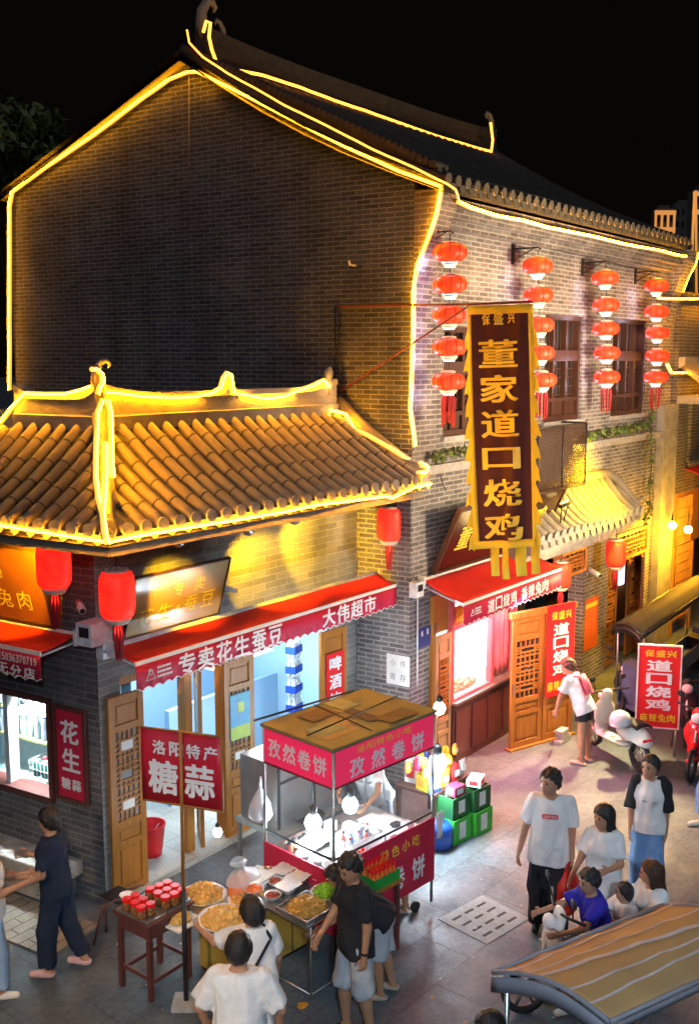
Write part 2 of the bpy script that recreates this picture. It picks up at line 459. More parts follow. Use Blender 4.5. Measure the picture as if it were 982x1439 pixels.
# ------------------------------------------------------------------ wall with openings (cells of a grid)
def wall(mb, u0, u1, v0, v1, n0, n1, holes=(), mi=0):
    us = sorted({u0, u1, *[h[0] for h in holes], *[h[1] for h in holes]}); us = [u for u in us if u0 <= u <= u1]
    vs = sorted({v0, v1, *[h[2] for h in holes], *[h[3] for h in holes]}); vs = [v for v in vs if v0 <= v <= v1]
    solid = lambda i, j: 0 <= i < len(us) - 1 and 0 <= j < len(vs) - 1 and not any(h[0] <= (us[i] + us[i + 1]) / 2 <= h[1] and h[2] <= (vs[j] + vs[j + 1]) / 2 <= h[3] for h in holes)
    for i in range(len(us) - 1):
        for j in range(len(vs) - 1):
            if not solid(i, j): continue
            a, b, c, d = us[i], us[i + 1], vs[j], vs[j + 1]
            mb.quad((a, c, n1), (b, c, n1), (b, d, n1), (a, d, n1), mi)
            mb.quad((b, c, n0), (a, c, n0), (a, d, n0), (b, d, n0), mi)
            if not solid(i - 1, j): mb.quad((a, c, n0), (a, c, n1), (a, d, n1), (a, d, n0), mi)
            if not solid(i + 1, j): mb.quad((b, c, n1), (b, c, n0), (b, d, n0), (b, d, n1), mi)
            if not solid(i, j - 1): mb.quad((a, c, n0), (b, c, n0), (b, c, n1), (a, c, n1), mi)
            if not solid(i, j + 1): mb.quad((a, d, n1), (b, d, n1), (b, d, n0), (a, d, n0), mi)
    return mb

# ------------------------------------------------------------------ main two-storey hall
hall = thing('brick_building', 'tall two-storey grey brick hall with blank gable, dark tiled roof and lantern-hung street front', 'building', (11.42, 7.6, 0))
XE = FAC.px(938, 650)[0]                                # far end of the street front
ZE = 8.12
wins = []
for a, b in [((624, 458), (672, 608)), ((766, 441), (815, 588)), ((862, 447), (904, 580))]:
    u0, v1 = FAC.px(*a); u1, v0 = FAC.px(*b); wins.append((u0, u1, v0, v1))
SHOP = (FAC.px(602, 1000)[0], FAC.px(817, 900)[0], 0.0, 2.62)
DOOR2 = (FAC.px(852, 850)[0], FAC.px(905, 800)[0], 0.0, 2.62)
w = MB(FAC)
wall(w, 11.42, XE, 0, ZE, -.3, 0, [*wins, SHOP, DOOR2])
w.obj('street_front_wall', M['brick_front'], hall)
# end pier at the far corner, stone footing
w = MB(FAC); w.box(XE - .75, XE + .02, 0, 5.0, 0.003, .16); w.obj('corner_pier', pbr('pier_stone', (.33, .32, .29), .85, c2=(.19, .18, .16), scale=5, bump=.5), hall)
# gable wall: polygon in the gable frame (u, v)
gl = GAB.px(12, 275); gp = GAB.px(268, 98); gr = GAB.px(612, 262)
GABLE = [(-8.05, 0), (0, 0), (0, gr[1]), gp, (gl[0] - .03, gl[1]), (gl[0] - .03, 0)]
w = MB(GAB)
vline = lambda u: gp[1] + (gr[1] - .01 - gp[1]) * (u - gp[0]) / (gr[0] + .10 - gp[0])
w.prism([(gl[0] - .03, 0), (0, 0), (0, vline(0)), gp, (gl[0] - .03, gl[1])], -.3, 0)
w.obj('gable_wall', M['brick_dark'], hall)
# corbelled gable shoulder that swings out under the eave (both ends of the street front)
def corbel(fr, u_at, thick, name):
    b = MB(FAC)
    prof = [(0, 6.62), (.03, 6.9), (.09, 7.15), (.19, 7.42), (.30, 7.66), (.38, 7.82), (.40, 8.02), (0, 8.05)]
    vs0 = [(u_at, z, n) for n, z in prof]; vs1 = [(u_at + thick, z, n) for n, z in prof]
    k = len(prof)
    b._add(vs0 + vs1, [tuple(range(k)), tuple(range(2 * k - 1, k - 1, -1))] + [(i, k + i, k + (i + 1) % k, (i + 1) % k) for i in range(k)])
    return b.obj(name, M['brick_front'], hall)
corbel(FAC, 11.42, .42, 'corbel'); corbel(FAC, XE - .40, .42, 'corbel')
# roof: front slope, ridge, verge
YR = float(GAB.p(*gp)[1]); ZR = gp[1] + .22
YE = YF - .55; ZEV = 7.93
XL = 11.20; XRR = on_y(963, 361, YE)[0]
rf = MB()
def slope_pt(t, x):                     # t 0 eave .. 1 ridge, slightly hollow
    y = YE + (YR - YE) * t; z = ZEV + .16 + (ZR - ZEV - .16) * t - .16 * math.sin(math.pi * t)
    xs = x + D1[0] * (y - YF)
    return np.array([xs, y, z])
TS = [0, .17, .34, .5, .67, .84, 1.0]
for i in range(len(TS) - 1):
    a, b = TS[i], TS[i + 1]
    p0, p1, p2, p3 = slope_pt(a, XL), slope_pt(a, XRR), slope_pt(b, XRR), slope_pt(b, XL)
    rf._add([p0, p1, p2, p3], [(0, 1, 2, 3)]); rf._add([q - np.array([0, 0, .14]) for q in (p0, p1, p2, p3)], [(3, 2, 1, 0)])
e = slope_pt(0, XL); e2 = slope_pt(0, XRR)
rf._add([e, e2, e2 - np.array([0, 0, .14]), e - np.array([0, 0, .14])], [(3, 2, 1, 0)])
bk = GAB.p(gl[0] - .1, gl[1] - .02)
r1, r2 = slope_pt(1, XL), slope_pt(1, XRR)
b1 = np.array([bk[0] - .1, bk[1], bk[2] + .07]); b2 = b1 + np.array([XRR - XL, 0, 0])
rf._add([r1, r2, b2, b1], [(0, 1, 2, 3)]); rf._add([q - np.array([0, 0, .14]) for q in (r1, r2, b2, b1)], [(3, 2, 1, 0)])
n_row = int((XRR - XL) / .235)
for i in range(n_row + 1):
    x = XL + .06 + i * .235
    pts = [slope_pt(t, x) + np.array([0, 0, .025]) for t in TS]
    rf.tube(pts, .062, 6)
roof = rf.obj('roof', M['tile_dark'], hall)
ev = MB()
for i in range(n_row + 1):
    p = slope_pt(0, XL + .06 + i * .235)
    ev.tube([p + np.array([0, -.02, .03]), p + np.array([0, -.045, .028])], .068, 10)
    q = slope_pt(0, XL + .06 + (i + .5) * .235)
    ev._add([q + np.array([-.085, -.02, -.01]), q + np.array([.085, -.02, -.01]), q + np.array([.05, -.03, -.09]), q + np.array([0, -.03, -.12]), q + np.array([-.05, -.03, -.09])], [(0, 1, 2, 3, 4)])
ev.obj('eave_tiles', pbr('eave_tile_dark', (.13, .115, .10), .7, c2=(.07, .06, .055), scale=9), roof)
# boards under the eave (soffit) and stepped brick cornice
so = MB()
for a, b, z0, z1 in [(.003, .14, 7.62, 7.74), (.003, .26, 7.742, 7.86), (.003, .40, 7.862, 7.95)]:
    so.fr = FAC; so.box(11.86, XE - .42, z0, z1, a, b)
so.obj('cornice', M['brick_front'], hall)
# verge: raked brick band and tile edge along both gable slopes
vg = MB()
def rake(a, b, up0, up1, n0, n1, mi=0):
    vs = []
    for n in (n0, n1):
        for (u, v), h in ((a, up0), (b, up0), (b, up1), (a, up1)): vs.append(GAB.p(u, v + h, n))
    vg._add(vs, [(3, 2, 1, 0), (4, 5, 6, 7), (0, 1, 5, 4), (1, 2, 6, 5), (2, 3, 7, 6), (3, 0, 4, 7)], mi)
gl2 = (gl[0] - .12, gl[1] - .03); gr2 = (gr[0] + .28, gr[1] - .12)
gr_s = (gr[0] + .10, gr[1] - .04)
rake(gl2, gp, .02, .09, -.1, .05); rake(gp, gr_s, .03, .14, -.1, .06)
rake(gp, gr_s, .142, .235, -.1, .16)
for i in range(46):                     # little verge tiles, end on
    for a, b in ((gp, gr_s),):
        t = (i + .5) / 46
        q = GAB.p(a[0] + (b[0] - a[0]) * t, a[1] + (b[1] - a[1]) * t + .262, 0)
        vg.tube([q - GAB.N * .15, q + GAB.N * (.22 if b is gr_s else .10)], .05 if b is gr_s else .03, 6)
vg.obj('verge', M['tile_dark'], hall)
# ridge with an upturned, slightly sagging crest and end ornaments
rd = MB()
def ridge_body(mb, A, B, y, h, th, sag=.0, k=14, rise=.25, mi=0):
    ring = []
    for i in range(k + 1):
        t = i / k; x = A[0] + (B[0] - A[0]) * t; z = A[1] + (B[1] - A[1]) * t
        up = rise * (abs(2 * t - 1) ** 4) - sag * (1 - (2 * t - 1) ** 2)
        yy = y
        ring.append([(x, yy - th, z), (x, yy - th * .8, z + h * .5 + up), (x, yy - th, z + h * .55 + up), (x, yy - th, z + h + up), (x, yy + th, z + h + up), (x, yy + th, z)])
    mb.grid(ring, mi, False, True)
    for e_, o_ in ((ring[0], 1), (ring[-1], -1)): mb._add(e_, [tuple(range(6))[::o_]], mi)
rx0, rx1 = on_y(290, 90, YR - .1)[0], on_y(690, 212, YR)[0]
ridge_body(rd, (rx0, ZR - .05), (rx1, ZR - .05), YR, .36, .13, .0, 16, .10)
rdo = rd.obj('ridge', M['tile_dark'], roof)
od = MB()
def curl(mb, base, sgn, s=1.0, ax=(1, 0, 0), th=.07):
    """dragon-tail ridge end: a tapering hook"""
    ax = np.array(ax, float)
    pts = [(0, 0), (.10, .22), (.08, .45), (-.04, .62), (-.17, .66), (-.24, .58), (-.20, .50)]
    P = [np.array(base, float) + ax * (sgn * a * s) + np.array([0, 0, b * s]) for a, b in pts]
    mb.tube(P, [th * 1.7 * s, th * 1.6 * s, th * 1.3 * s, th * 1.1 * s, th * .9 * s, th * .7 * s, th * .3 * s], 8)
curl(od, (rx0 + .10, YR, ZR + .26), -1, .85); curl(od, (rx0 + .42, YR, ZR + .26), 1, .5)
curl(od, (rx1 - .08, YR, ZR + .26), 1, .7)
od.obj('ridge_ornament', M['tile'], roof)
# windows of the upper floor
def lattice_window(hole, lit=0):
    u0, u1, v0, v1 = hole
    f = MB(FAC); t = .075
    f.box(u0, u0 + t, v0, v1, -.2, -.04); f.box(u1 - t, u1, v0, v1, -.2, -.04)
    f.box(u0 + t, u1 - t, v1 - t, v1, -.2, -.04); f.box(u0 + t, u1 - t, v0, v0 + t, -.2, -.04)
    vm = v0 + (v1 - v0) * .62; vp = v0 + (v1 - v0) * .2
    f.box(u0 + t, u1 - t, vm - .09, vm + .09, -.2, -.05)
    f.box(u0 + t, u1 - t, vp - .03, vp + .03, -.2, -.06)
    for k in (1, 2, 3) if u1 - u0 > 1.6 else (1, 2):
        uu = u0 + (u1 - u0) * k / (4 if u1 - u0 > 1.6 else 3)
        f.box(uu - .035, uu + .035, v0 + t, vm - .09, -.19, -.065); f.box(uu - .03, uu + .03, vm + .09, v1 - t, -.19, -.07)
    f.box(u0 + t, u1 - t, v0 + t, vp - .03, -.17, -.11)
    fo = f.obj('window', M['wood_dark'], hall)
    l = MB(FAC)
    for k in range(9):
        uu = u0 + t + (u1 - u0 - 2 * t) * (k + .5) / 9
        l.box(uu - .009, uu + .009, vp, vm - .09, -.155, -.135); l.box(uu - .009, uu + .009, vm + .09, v1 - t, -.155, -.135)
    for k in range(5):
        vv = vp + (vm - vp) * (k + .5) / 5; l.box(u0 + t, u1 - t, vv - .009, vv + .009, -.150, -.140)
    l.obj('lattice', M['wood_dark'], fo)
    p = MB(FAC); p.box(u0 + t, u1 - t, vp, v1 - t, -.175, -.165); p.obj('pane', M['glass_dark'], fo)
    s = MB(FAC); s.box(u0 - .06, u1 + .06, v0 - .07, v0 - .002, -.05, .06); s.obj('sill', M['stone_trim'], fo)
for h in wins: lattice_window(h)
# string course ledge between the storeys
lg = MB(FAC); zl = FAC.px(640, 650)[1]
lg.box(11.43, XE - .76, zl - .1, zl - .03, .003, .09); lg.box(11.43, XE - .76, zl - .028, zl + .03, .003, .13)
lg.obj('string_course', M['stone_trim'], hall)
# rooms behind the openings: floor, back wall, ceilings so the openings lead somewhere
M['room_white'] = pbr('room_white', (.72, .72, .73), .7, c2=(.62, .62, .64), scale=3)
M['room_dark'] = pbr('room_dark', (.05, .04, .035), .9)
rm = MB(FAC)
u0, u1 = SHOP[0] - .1, FAC.px(718, 900)[0]
rm.quad((u0, .01, -2.2), (u1, .01, -2.2), (u1, 2.7, -2.2), (u0, 2.7, -2.2))
rm.quad((u0, .01, -.3), (u0, .01, -2.2), (u0, 2.7, -2.2), (u0, 2.7, -.3)); rm.quad((u1, .01, -2.2), (u1, .01, -.3), (u1, 2.7, -.3), (u1, 2.7, -2.2))
rm.quad((u0, 2.7, -2.2), (u1, 2.7, -2.2), (u1, 2.7, -.3), (u0, 2.7, -.3)); rm.quad((u0, .012, -.3), (u1, .012, -.3), (u1, .012, -2.2), (u0, .012, -2.2))
rm.obj('shop_room', M['room_white'], hall)
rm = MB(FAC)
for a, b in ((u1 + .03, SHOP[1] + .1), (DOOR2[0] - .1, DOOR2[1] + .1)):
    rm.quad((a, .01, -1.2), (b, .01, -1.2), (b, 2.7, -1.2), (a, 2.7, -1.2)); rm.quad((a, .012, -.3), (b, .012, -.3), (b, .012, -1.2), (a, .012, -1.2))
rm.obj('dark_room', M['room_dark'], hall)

# ------------------------------------------------------------------ door leaf with lattice
def door_leaf(fr, u0, u1, v0, v1, n, parent, mat, th=.045, name='door', lat='wood', paper=True, lock=False):
    d = MB(fr); W = u1 - u0; s = min(.085, W * .17); a, b = n, n + th
    d.box(u0, u0 + s, v0, v1, a, b); d.box(u1 - s, u1, v0, v1, a, b)
    H = v1 - v0
    z1, z2, z3, z4, z5 = v0 + H * .02, v0 + H * .26, v0 + H * .36, v0 + H * .84, v0 + H * .97
    for p0, p1 in ((v0, v0 + .09), (z2 - .035, z2 + .035), (z3 - .04, z3 + .04), (z4 - .04, z4 + .04), (v1 - .08, v1)): d.box(u0 + s, u1 - s, p0, p1, a + .001, b - .001)
    for p0, p1 in ((v0 + .09, z2 - .035), (z2 + .035, z3 - .04), (z4 + .04, v1 - .08)):
        d.box(u0 + s, u1 - s, p0, p1, a + .012, b - .022)
        if p1 - p0 > .12: d.box(u0 + s + .035, u1 - s - .035, p0 + .035, p1 - .035, b - .0215, b - .010)
    o = d.obj(name, mat, parent, bevel=.003)
    l = MB(fr); la, lb = u0 + s, u1 - s; lw = lb - la; z0, zt = z3 + .04, z4 - .04; t = .011
    hb = lambda x0, x1, z: l.box(x0, x1, z - t, z + t, a + .012, b - .008)
    vb = lambda x, q0, q1: l.box(x - t, x + t, q0, q1, a + .013, b - .009)
    k = 3
    for i in range(k + 1):                                    # lattice of nested rectangles
        zc = z0 + (zt - z0) * i / k
        if 0 < i < k: hb(la, lb, zc - .05); hb(la, lb, zc + .05)
        for x in (.2, .4, .6, .8):
            q0, q1 = max(zc - .11, z0), min(zc + .11, zt)
            vb(la + lw * x, q0, q1)
    for i in range(k):
        c0 = z0 + (zt - z0) * i / k + .11; c1 = z0 + (zt - z0) * (i + 1) / k - .11
        vb(la + lw * .2, c0, c1); vb(la + lw * .8, c0, c1); hb(la, lb, c0); hb(la, lb, c1)
        hb(la, la + lw * .2, (c0 + c1) / 2); hb(la + lw * .8, lb, (c0 + c1) / 2)
    l.obj('lattice', M[lat], o)
    p = MB(fr); p.box(la, lb, z0, zt, a + .004, a + .009); p.obj('pane', M['paper'] if paper else M['glass_dark'], o)
    if paper:
        p = MB(fr)
        for i in range(k):
            c0 = z0 + (zt - z0) * i / k + .12; c1 = z0 + (zt - z0) * (i + 1) / k - .12
            if i != 1: p.box(la + lw * .25, lb - lw * .25, c0, c1, b - .006, b - .003)
        p.obj('notice', M['white'], o)
    if lock:
        q = MB(fr); q.box(u0 + .02, u0 + .05, v0 + H * .42, v0 + H * .5, b + .001, b + .014); q.obj('lock', M['steel'], o)
    return o
M['paper'] = pbr('window_paper', (.36, .40, .42), .5, c2=(.20, .23, .25), scale=5)
# ------------------------------------------------------------------ ground floor of the hall: lit counter, folding doors, porch roof
cu0, cu1 = SHOP[0] + .52, FAC.px(686, 920)[0]
su1 = FAC.px(717, 950)[0]
cz = .96
c = MB(FAC)
c.box(cu0 - .01, su1, 0, cz - .04, -.25, .10)                          # counter carcass
for k in range(4):
    a = cu0 + (su1 - cu0) * k / 4 + .04; c.box(a, a + (su1 - cu0) / 4 - .08, .12, cz - .14, .101, .118)
ct = c.obj('shop_counter', M['wood_red'], hall, bevel=.004)
c = MB(FAC); c.box(cu0 - .03, su1 + .01, cz - .038, cz, -.45, .16); c.obj('counter_top', M['steel'], ct)
f = MB(FAC)
for a, b, z0, z1 in [(cu0 - .03, cu0 + .03, cz, 2.62), (cu1 - .03, cu1 + .03, cz, 2.62), (su1 - .05, su1 + .03, 0, 2.62)]: f.box(a, b, z0, z1, -.02, .08)
f.box(cu0 + .03, cu1 - .03, 2.02, 2.07, -.02, .07); f.box(cu0 + .03, cu1 - .03, cz + .001, cz + .03, .03, .08)
fo = f.obj('shop_window', pbr('red_frame', (.55, .10, .10), .4), hall)
p = MB(FAC); p.box(cu0 + .03, cu1 - .03, cz + .03, 2.02, .045, .05); p.obj('pane', glass('shop_pane', alpha=.06), fo)
p = MB(FAC); p.box(cu0 + .035, cu1 - .035, 2.075, 2.36, .03, .04)
po = p.obj('poster_strip', pbr('orange_poster', (.80, .22, .03), .5, c2=(.75, .08, .02), scale=9, amt=.3), fo)
p = MB(FAC); letters(p, FAC, row('烧鸡', cu0 + .1, cu0 + .62, 2.215, .2), n=.043); p.obj('lettering', M['letter_yellow'], po)
# pink plastic curtain, door post
p = MB()
def curtain_pt(i, j):
    u = cu1 + .035 + (su1 - cu1 - .09) * i / 16
    return FAC.p(u, .97 + 1.6 * j / 8, -.02 + .022 * math.sin(i * 1.9) + .015 * math.sin(i * .8 + j))
p.grid([[curtain_pt(i, j) for j in range(9)] for i in range(17)])
p.obj('curtain', pbr('pink_curtain', (.78, .30, .29), .35, c2=(.66, .20, .20), scale=4), hall, solid=.003)
# left folded leaf of the shop and its posts
door_leaf(FAC, SHOP[0] + .06, SHOP[0] + .49, .06, 2.03, .03, hall, M['wood_pale'], paper=False)
t = MB(FAC); t.box(SHOP[0] + .002, SHOP[0] + .05, 0, 2.62, -.2, .06); t.box(SHOP[0] + .05, SHOP[0] + .50, 2.05, 2.61, -.12, .0); t.obj('door_post', M['wood'], hall)
# folding leaves swung out towards the street
A = on_z(716, 1056); B = on_z(803, 1031)
DR = Fr(A, B - A); dl = float(np.linalg.norm(B - A))
for k in range(2):
    d = door_leaf(DR, dl * k / 2 + .01, dl * (k + 1) / 2 - .01, .03, 2.06, -.045, hall, M['wood'], lat='wood_dark' if False else 'wood', paper=False, lock=(k == 0))
t = MB(DR); t.box(-.03, dl + .02, 2.062, 2.15, -.06, .02); t.box(-.03, dl + .02, 0.0, .028, -.08, .05); t.obj('door_rail', M['wood'], hall)
# transoms with lattice
def transom(u0, u1, v0, v1, name='transom'):
    t = MB(FAC); s = .06
    t.box(u0, u1, v0, v0 + s, -.12, .05); t.box(u0, u1, v1 - s, v1, -.12, .05); t.box(u0, u0 + s, v0 + s, v1 - s, -.12, .05); t.box(u1 - s, u1, v0 + s, v1 - s, -.12, .05)
    o = t.obj(name, pbr('orange_wood', (.50, .20, .05), .5, c2=(.36, .12, .03)) if 'orange_wood' not in bpy.data.materials else bpy.data.materials['orange_wood'], hall)
    l = MB(FAC); k = max(2, int((u1 - u0) / .2)); h = v1 - v0 - 2 * s
    for i in range(k):
        a = u0 + s + (u1 - u0 - 2 * s) * i / k; w_ = (u1 - u0 - 2 * s) / k
        l.box(a + w_ * .45, a + w_ * .55, v0 + s, v0 + s + h * .35, 0, .02); l.box(a + w_ * .2, a + w_ * .3, v0 + s + h * .35, v1 - s - h * .2, 0, .02); l.box(a + w_ * .7, a + w_ * .8, v0 + s + h * .2, v1 - s, 0, .02)
    for q in (.2, .35, .55, .8): l.box(u0 + s, u1 - s, v0 + s + h * q - .011, v0 + s + h * q + .011, .002, .018)
    l.obj('lattice', bpy.data.materials['orange_wood'], o)
    p = MB(FAC); p.box(u0 + s, u1 - s, v0 + s, v1 - s, -.06, -.05); p.obj('pane', M['glass_dark'], o)
transom(FAC.px(786, 780)[0], SHOP[1] - .01, 2.16, 2.62)
transom(DOOR2[0] + .01, DOOR2[1] - .01, 2.08, 2.62)
k = (DOOR2[1] - DOOR2[0]) / 3
door_leaf(FAC, DOOR2[0] + .02, DOOR2[0] + k, .04, 2.07, -.1, hall, wood('aged_door', (.24, .105, .04), (.13, .05, .02)), paper=False)
door_leaf(FAC.at(FAC.p(DOOR2[1] - .02, 0, -.08), R(205)), 0, k, .04, 2.07, -.02, hall, bpy.data.materials['aged_door'], paper=False)
door_leaf(FAC, DOOR2[1] - k - .03, DOOR2[1] - .02, .04, 2.07, -.12, hall, bpy.data.materials['aged_door'], paper=False)
# porch roof over the doors
pu0, pu1 = FAC.px(738, 735, .4)[0], FAC.px(890, 712, .5)[0]
pr_ = MB()
def porch_pt(t, u): return FAC.p(u, 3.80 - .62 * t + .08 * math.sin(math.pi * t) * -1, .02 + .62 * t)
for i in range(4):
    a, b = i / 4, (i + 1) / 4
    q = [porch_pt(b, pu0), porch_pt(b, pu1), porch_pt(a, pu1), porch_pt(a, pu0)]
    pr_._add(q, [(0, 1, 2, 3)]); pr_._add([v - np.array([0, 0, .07]) for v in q], [(3, 2, 1, 0)])
nt = int((pu1 - pu0) / .25)
for i in range(nt + 1):
    u = pu0 + .03 + (pu1 - pu0 - .06) * i / nt
    pr_.tube([porch_pt(t, u) + np.array([0, 0, .03]) for t in (0, .25, .5, .75, 1)], .065, 8)
pro = pr_.obj('porch_roof', M['tile'], hall)
pe = MB()
for i in range(nt + 1):
    u = pu0 + .03 + (pu1 - pu0 - .06) * i / nt
    q = porch_pt(1, u); pe.tube([q + np.array([0, -.01, .03]), q + np.array([0, -.04, .025])], .075, 10)
    if i < nt:
        q = porch_pt(1, u + (pu1 - pu0 - .06) / nt / 2)
        pe._add([q + np.array([-.10, -.015, .0]), q + np.array([.10, -.015, .0]), q + np.array([.07, -.03, -.11]), q + np.array([0, -.035, -.16]), q + np.array([-.07, -.03, -.11])], [(0, 1, 2, 3, 4)])
pe.obj('eave_tiles', M['tile_end'], pro)
pe = MB(); pe.tube([FAC.p(pu0, 3.86, .05), FAC.p(pu1 - .3, 3.86, .05), FAC.p(pu1 - .05, 3.74, .16), FAC.p(pu1 + .02, 3.5, .36), FAC.p(pu1 + .06, 3.3, .52), FAC.p(pu1 + .12, 3.42, .62)], [.09, .09, .09, .08, .07, .03], 8); pe.obj('ridge', M['tile'], pro)
pe = MB(FAC)
for a, z0, z1 in [(.62, 3.03, 3.10), (.54, 2.94, 3.028), (.42, 2.84, 2.938), (.30, 2.72, 2.838)]: pe.box(pu0 + .02, pu1 + .02 - (.62 - a), z0, z1, .003, a)
pe.obj('cornice', M['stone_trim'], pro)

# ------------------------------------------------------------------ corner shop (single storey, skirt roof)
shop = thing('corner_shop', 'single-storey grey brick corner shop with a tiled skirt roof and open lit front', 'building', (6.79, YA, 0))
OPEN = (7.08, 11.0, 0.0, 2.50)
w = MB(ANX); wall(w, 6.79, 11.42, 0, 4.86, -.25, 0, [OPEN]); w.obj('front_wall', M['brick_annex'], shop)
lw = (LEF.px(0, 965)[1], LEF.px(76, 1126)[1]); WIN = (-2.7, LEF.px(76, 1050)[0], lw[1], lw[0])
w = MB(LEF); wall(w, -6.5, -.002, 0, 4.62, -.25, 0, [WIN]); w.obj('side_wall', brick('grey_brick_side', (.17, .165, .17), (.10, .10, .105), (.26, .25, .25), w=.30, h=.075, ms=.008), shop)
q = MB(GAB); q.box(-.855, -.002, 0, 4.2, .003, .02); q.obj('pier_face', M['brick_front'], hall)   # front pier of the hall
w = MB(); w.quad((7.15 + D2[0] * 5, 8.7 + D2[1] * 5, 5.12), (7.15, 8.7, 5.12), (11.3, 8.7, 5.12), (11.3, 14.5, 5.12)); w.obj('flat_roof', M['stone_trim'], shop)
# interior
M['room_blue'] = pbr('room_blue', (.34, .56, .76), .6, c2=(.30, .51, .72), scale=2)
M['floor_tile'] = brick('floor_tile', (.52, .52, .46), (.47, .47, .42), (.28, .28, .25), w=.6, h=.6, ms=.006, bump=.1, rough=.35, dirt=.3)
r_ = MB(ANX)
r_.quad((7.0, 0, -2.4), (11.05, 0, -2.4), (11.05, 2.75, -2.4), (7.0, 2.75, -2.4)); r_.quad((11.05, 0, -2.4), (11.05, 0, -.25), (11.05, 2.75, -.25), (11.05, 2.75, -2.4))
r_.quad((7.0, 2.75, -2.4), (11.05, 2.75, -2.4), (11.05, 2.75, -.25), (7.0, 2.75, -.25)); r_.quad((7.45, 0, -.25), (7.45, 0, -2.4), (7.45, 2.75, -2.4), (7.45, 2.75, -.25))
r_.box(8.9, 11.04, 0, 1.35, -1.3, -1.22)                                # partition behind the counter
r_.obj('shop_room', M['room_blue'], shop)
r_ = MB(ANX); r_.quad((7.0, .035, -.02), (11.05, .035, -.02), (11.05, .035, -2.4), (7.0, .035, -2.4)); r_.box(OPEN[0], OPEN[1], 0.0, .06, -.02, .10); r_.obj('shop_floor', M['floor_tile'], shop)
# door leaves and posts of the open front
du0, du1 = ANX.px(150, 1100)[0], ANX.px(203, 1100)[0]
AL = ANX.at(ANX.p(6.86, 0, .02), R(-3))
door_leaf(AL, 0, .47, .05, 2.33, .0, shop, M['wood'])
AL2 = ANX.at(ANX.p(8.30, 0, -.06), R(52))
door_leaf(AL2, 0, .47, .05, 2.40, .0, shop, M['wood'], lock=True)
AL3 = ANX.at(ANX.p(8.66, 0, -.02), R(-6))
ol = door_leaf(AL3, 0, .48, .05, 2.30, .0, shop, M['wood'])
q = MB(AL3); q.box(.08, .40, 1.28, 1.86, .05, .056); qo = q.obj('poster', pbr('blue_poster', (.02, .22, .55), .4, c2=(.03, .42, .50), scale=6), ol)
q = MB(AL3); q.box(.085, .395, 1.285, 1.45, .0565, .058); q.box(.2, .3, 1.62, 1.75, .0565, .058); q.obj('poster_band', pbr('poster_green', (.45, .62, .05), .4), qo)
q = MB(ANX); q.box(8.10, 8.22, .05, 2.49, -.2, -.08); q.box(8.72, 8.80, .05, 2.49, -.2, -.06); q.box(OPEN[0], OPEN[1], 2.40, 2.499, -.2, -.03); q.obj('door_frame', M['wood'], shop)
q = MB(ANX); q.box(7.80, 8.04, .04, 2.6, -1.2, -.95); q.obj('column', pbr('blue_grey_column', (.30, .36, .42), .5), shop)
AR = ANX.at(ANX.p(10.46, 0, .03), R(-4))
door_leaf(AR, 0, .52, .05, 2.28, .0, shop, M['wood'])
# left-wall window
q = MB(LEF); a, b, z0, z1 = WIN; t = .06
q.box(a, b, z0, z0 + t, -.2, .06); q.box(b - t, b, z0 + t, z1 - t, -.2, .04); q.box(a, b, z1 - t, z1, -.2, .04)
wo = q.obj('window', M['wood_red'], shop)
mu = LEF.px(13, 1040, -.05)[0]; q = MB(LEF); q.box(mu - .035, mu + .035, z0 + t, z1 - t, -.16, -.02); q.obj('mullion', M['white_metal'], wo)
q = MB(LEF); q.box(a, b - t, z0 + t, z1 - t, -.10, -.094); q.obj('pane', glass('left_pane', alpha=.06), wo)
q = MB(LEF); q.quad((-2.7, .6, -.66), (-.3, .6, -.66), (-.3, 2.6, -.66), (-2.7, 2.6, -.66)); q.quad((-.3, .6, -.66), (-.3, .6, -.25), (-.3, 2.6, -.25), (-.3, 2.6, -.66)); q.quad((-2.7, z0 - .01, -.25), (-.3, z0 - .01, -.25), (-.3, z0 - .01, -.66), (-2.7, z0 - .01, -.66)); q.quad((-2.7, 2.6, -.66), (-.3, 2.6, -.66), (-.3, 2.6, -.25), (-2.7, 2.6, -.25))
q.obj('window_room', pbr('pale_teal_room', (.55, .76, .78), .6, c2=(.44, .62, .62)), shop)

# skirt roof: tile rows on both faces, crest ridge, hip
EC = np.array([6.03, 7.30, 4.27]); RC = np.array([7.15, 8.70, 5.20])       # eave corner, ridge corner (tile level)
d2 = np.array([*D2, 0.0]); n2 = np.array([D2[1], -D2[0], 0.0])             # along the left wall, into the building
ra, rb = float((RC - EC) @ d2), float((RC - EC) @ n2)
XG = 11.30
sk = MB()
def sweep_z(t): return EC[2] + .05 + (RC[2] - EC[2] - .05) * t - .05 * math.sin(math.pi * t)
def right_pt(t, x):  # t measured on the full slope
    return np.array([x, EC[1] + (RC[1] - EC[1]) * t, sweep_z(t)])
def left_pt(t, a):
    q = EC + d2 * a + n2 * (rb * t); q[2] = sweep_z(t); return q
def hip_t_right(x): return min(1.0, max(0.0, (x - EC[0]) / (RC[0] - EC[0])))
tv = np.array([0, 0, .055])
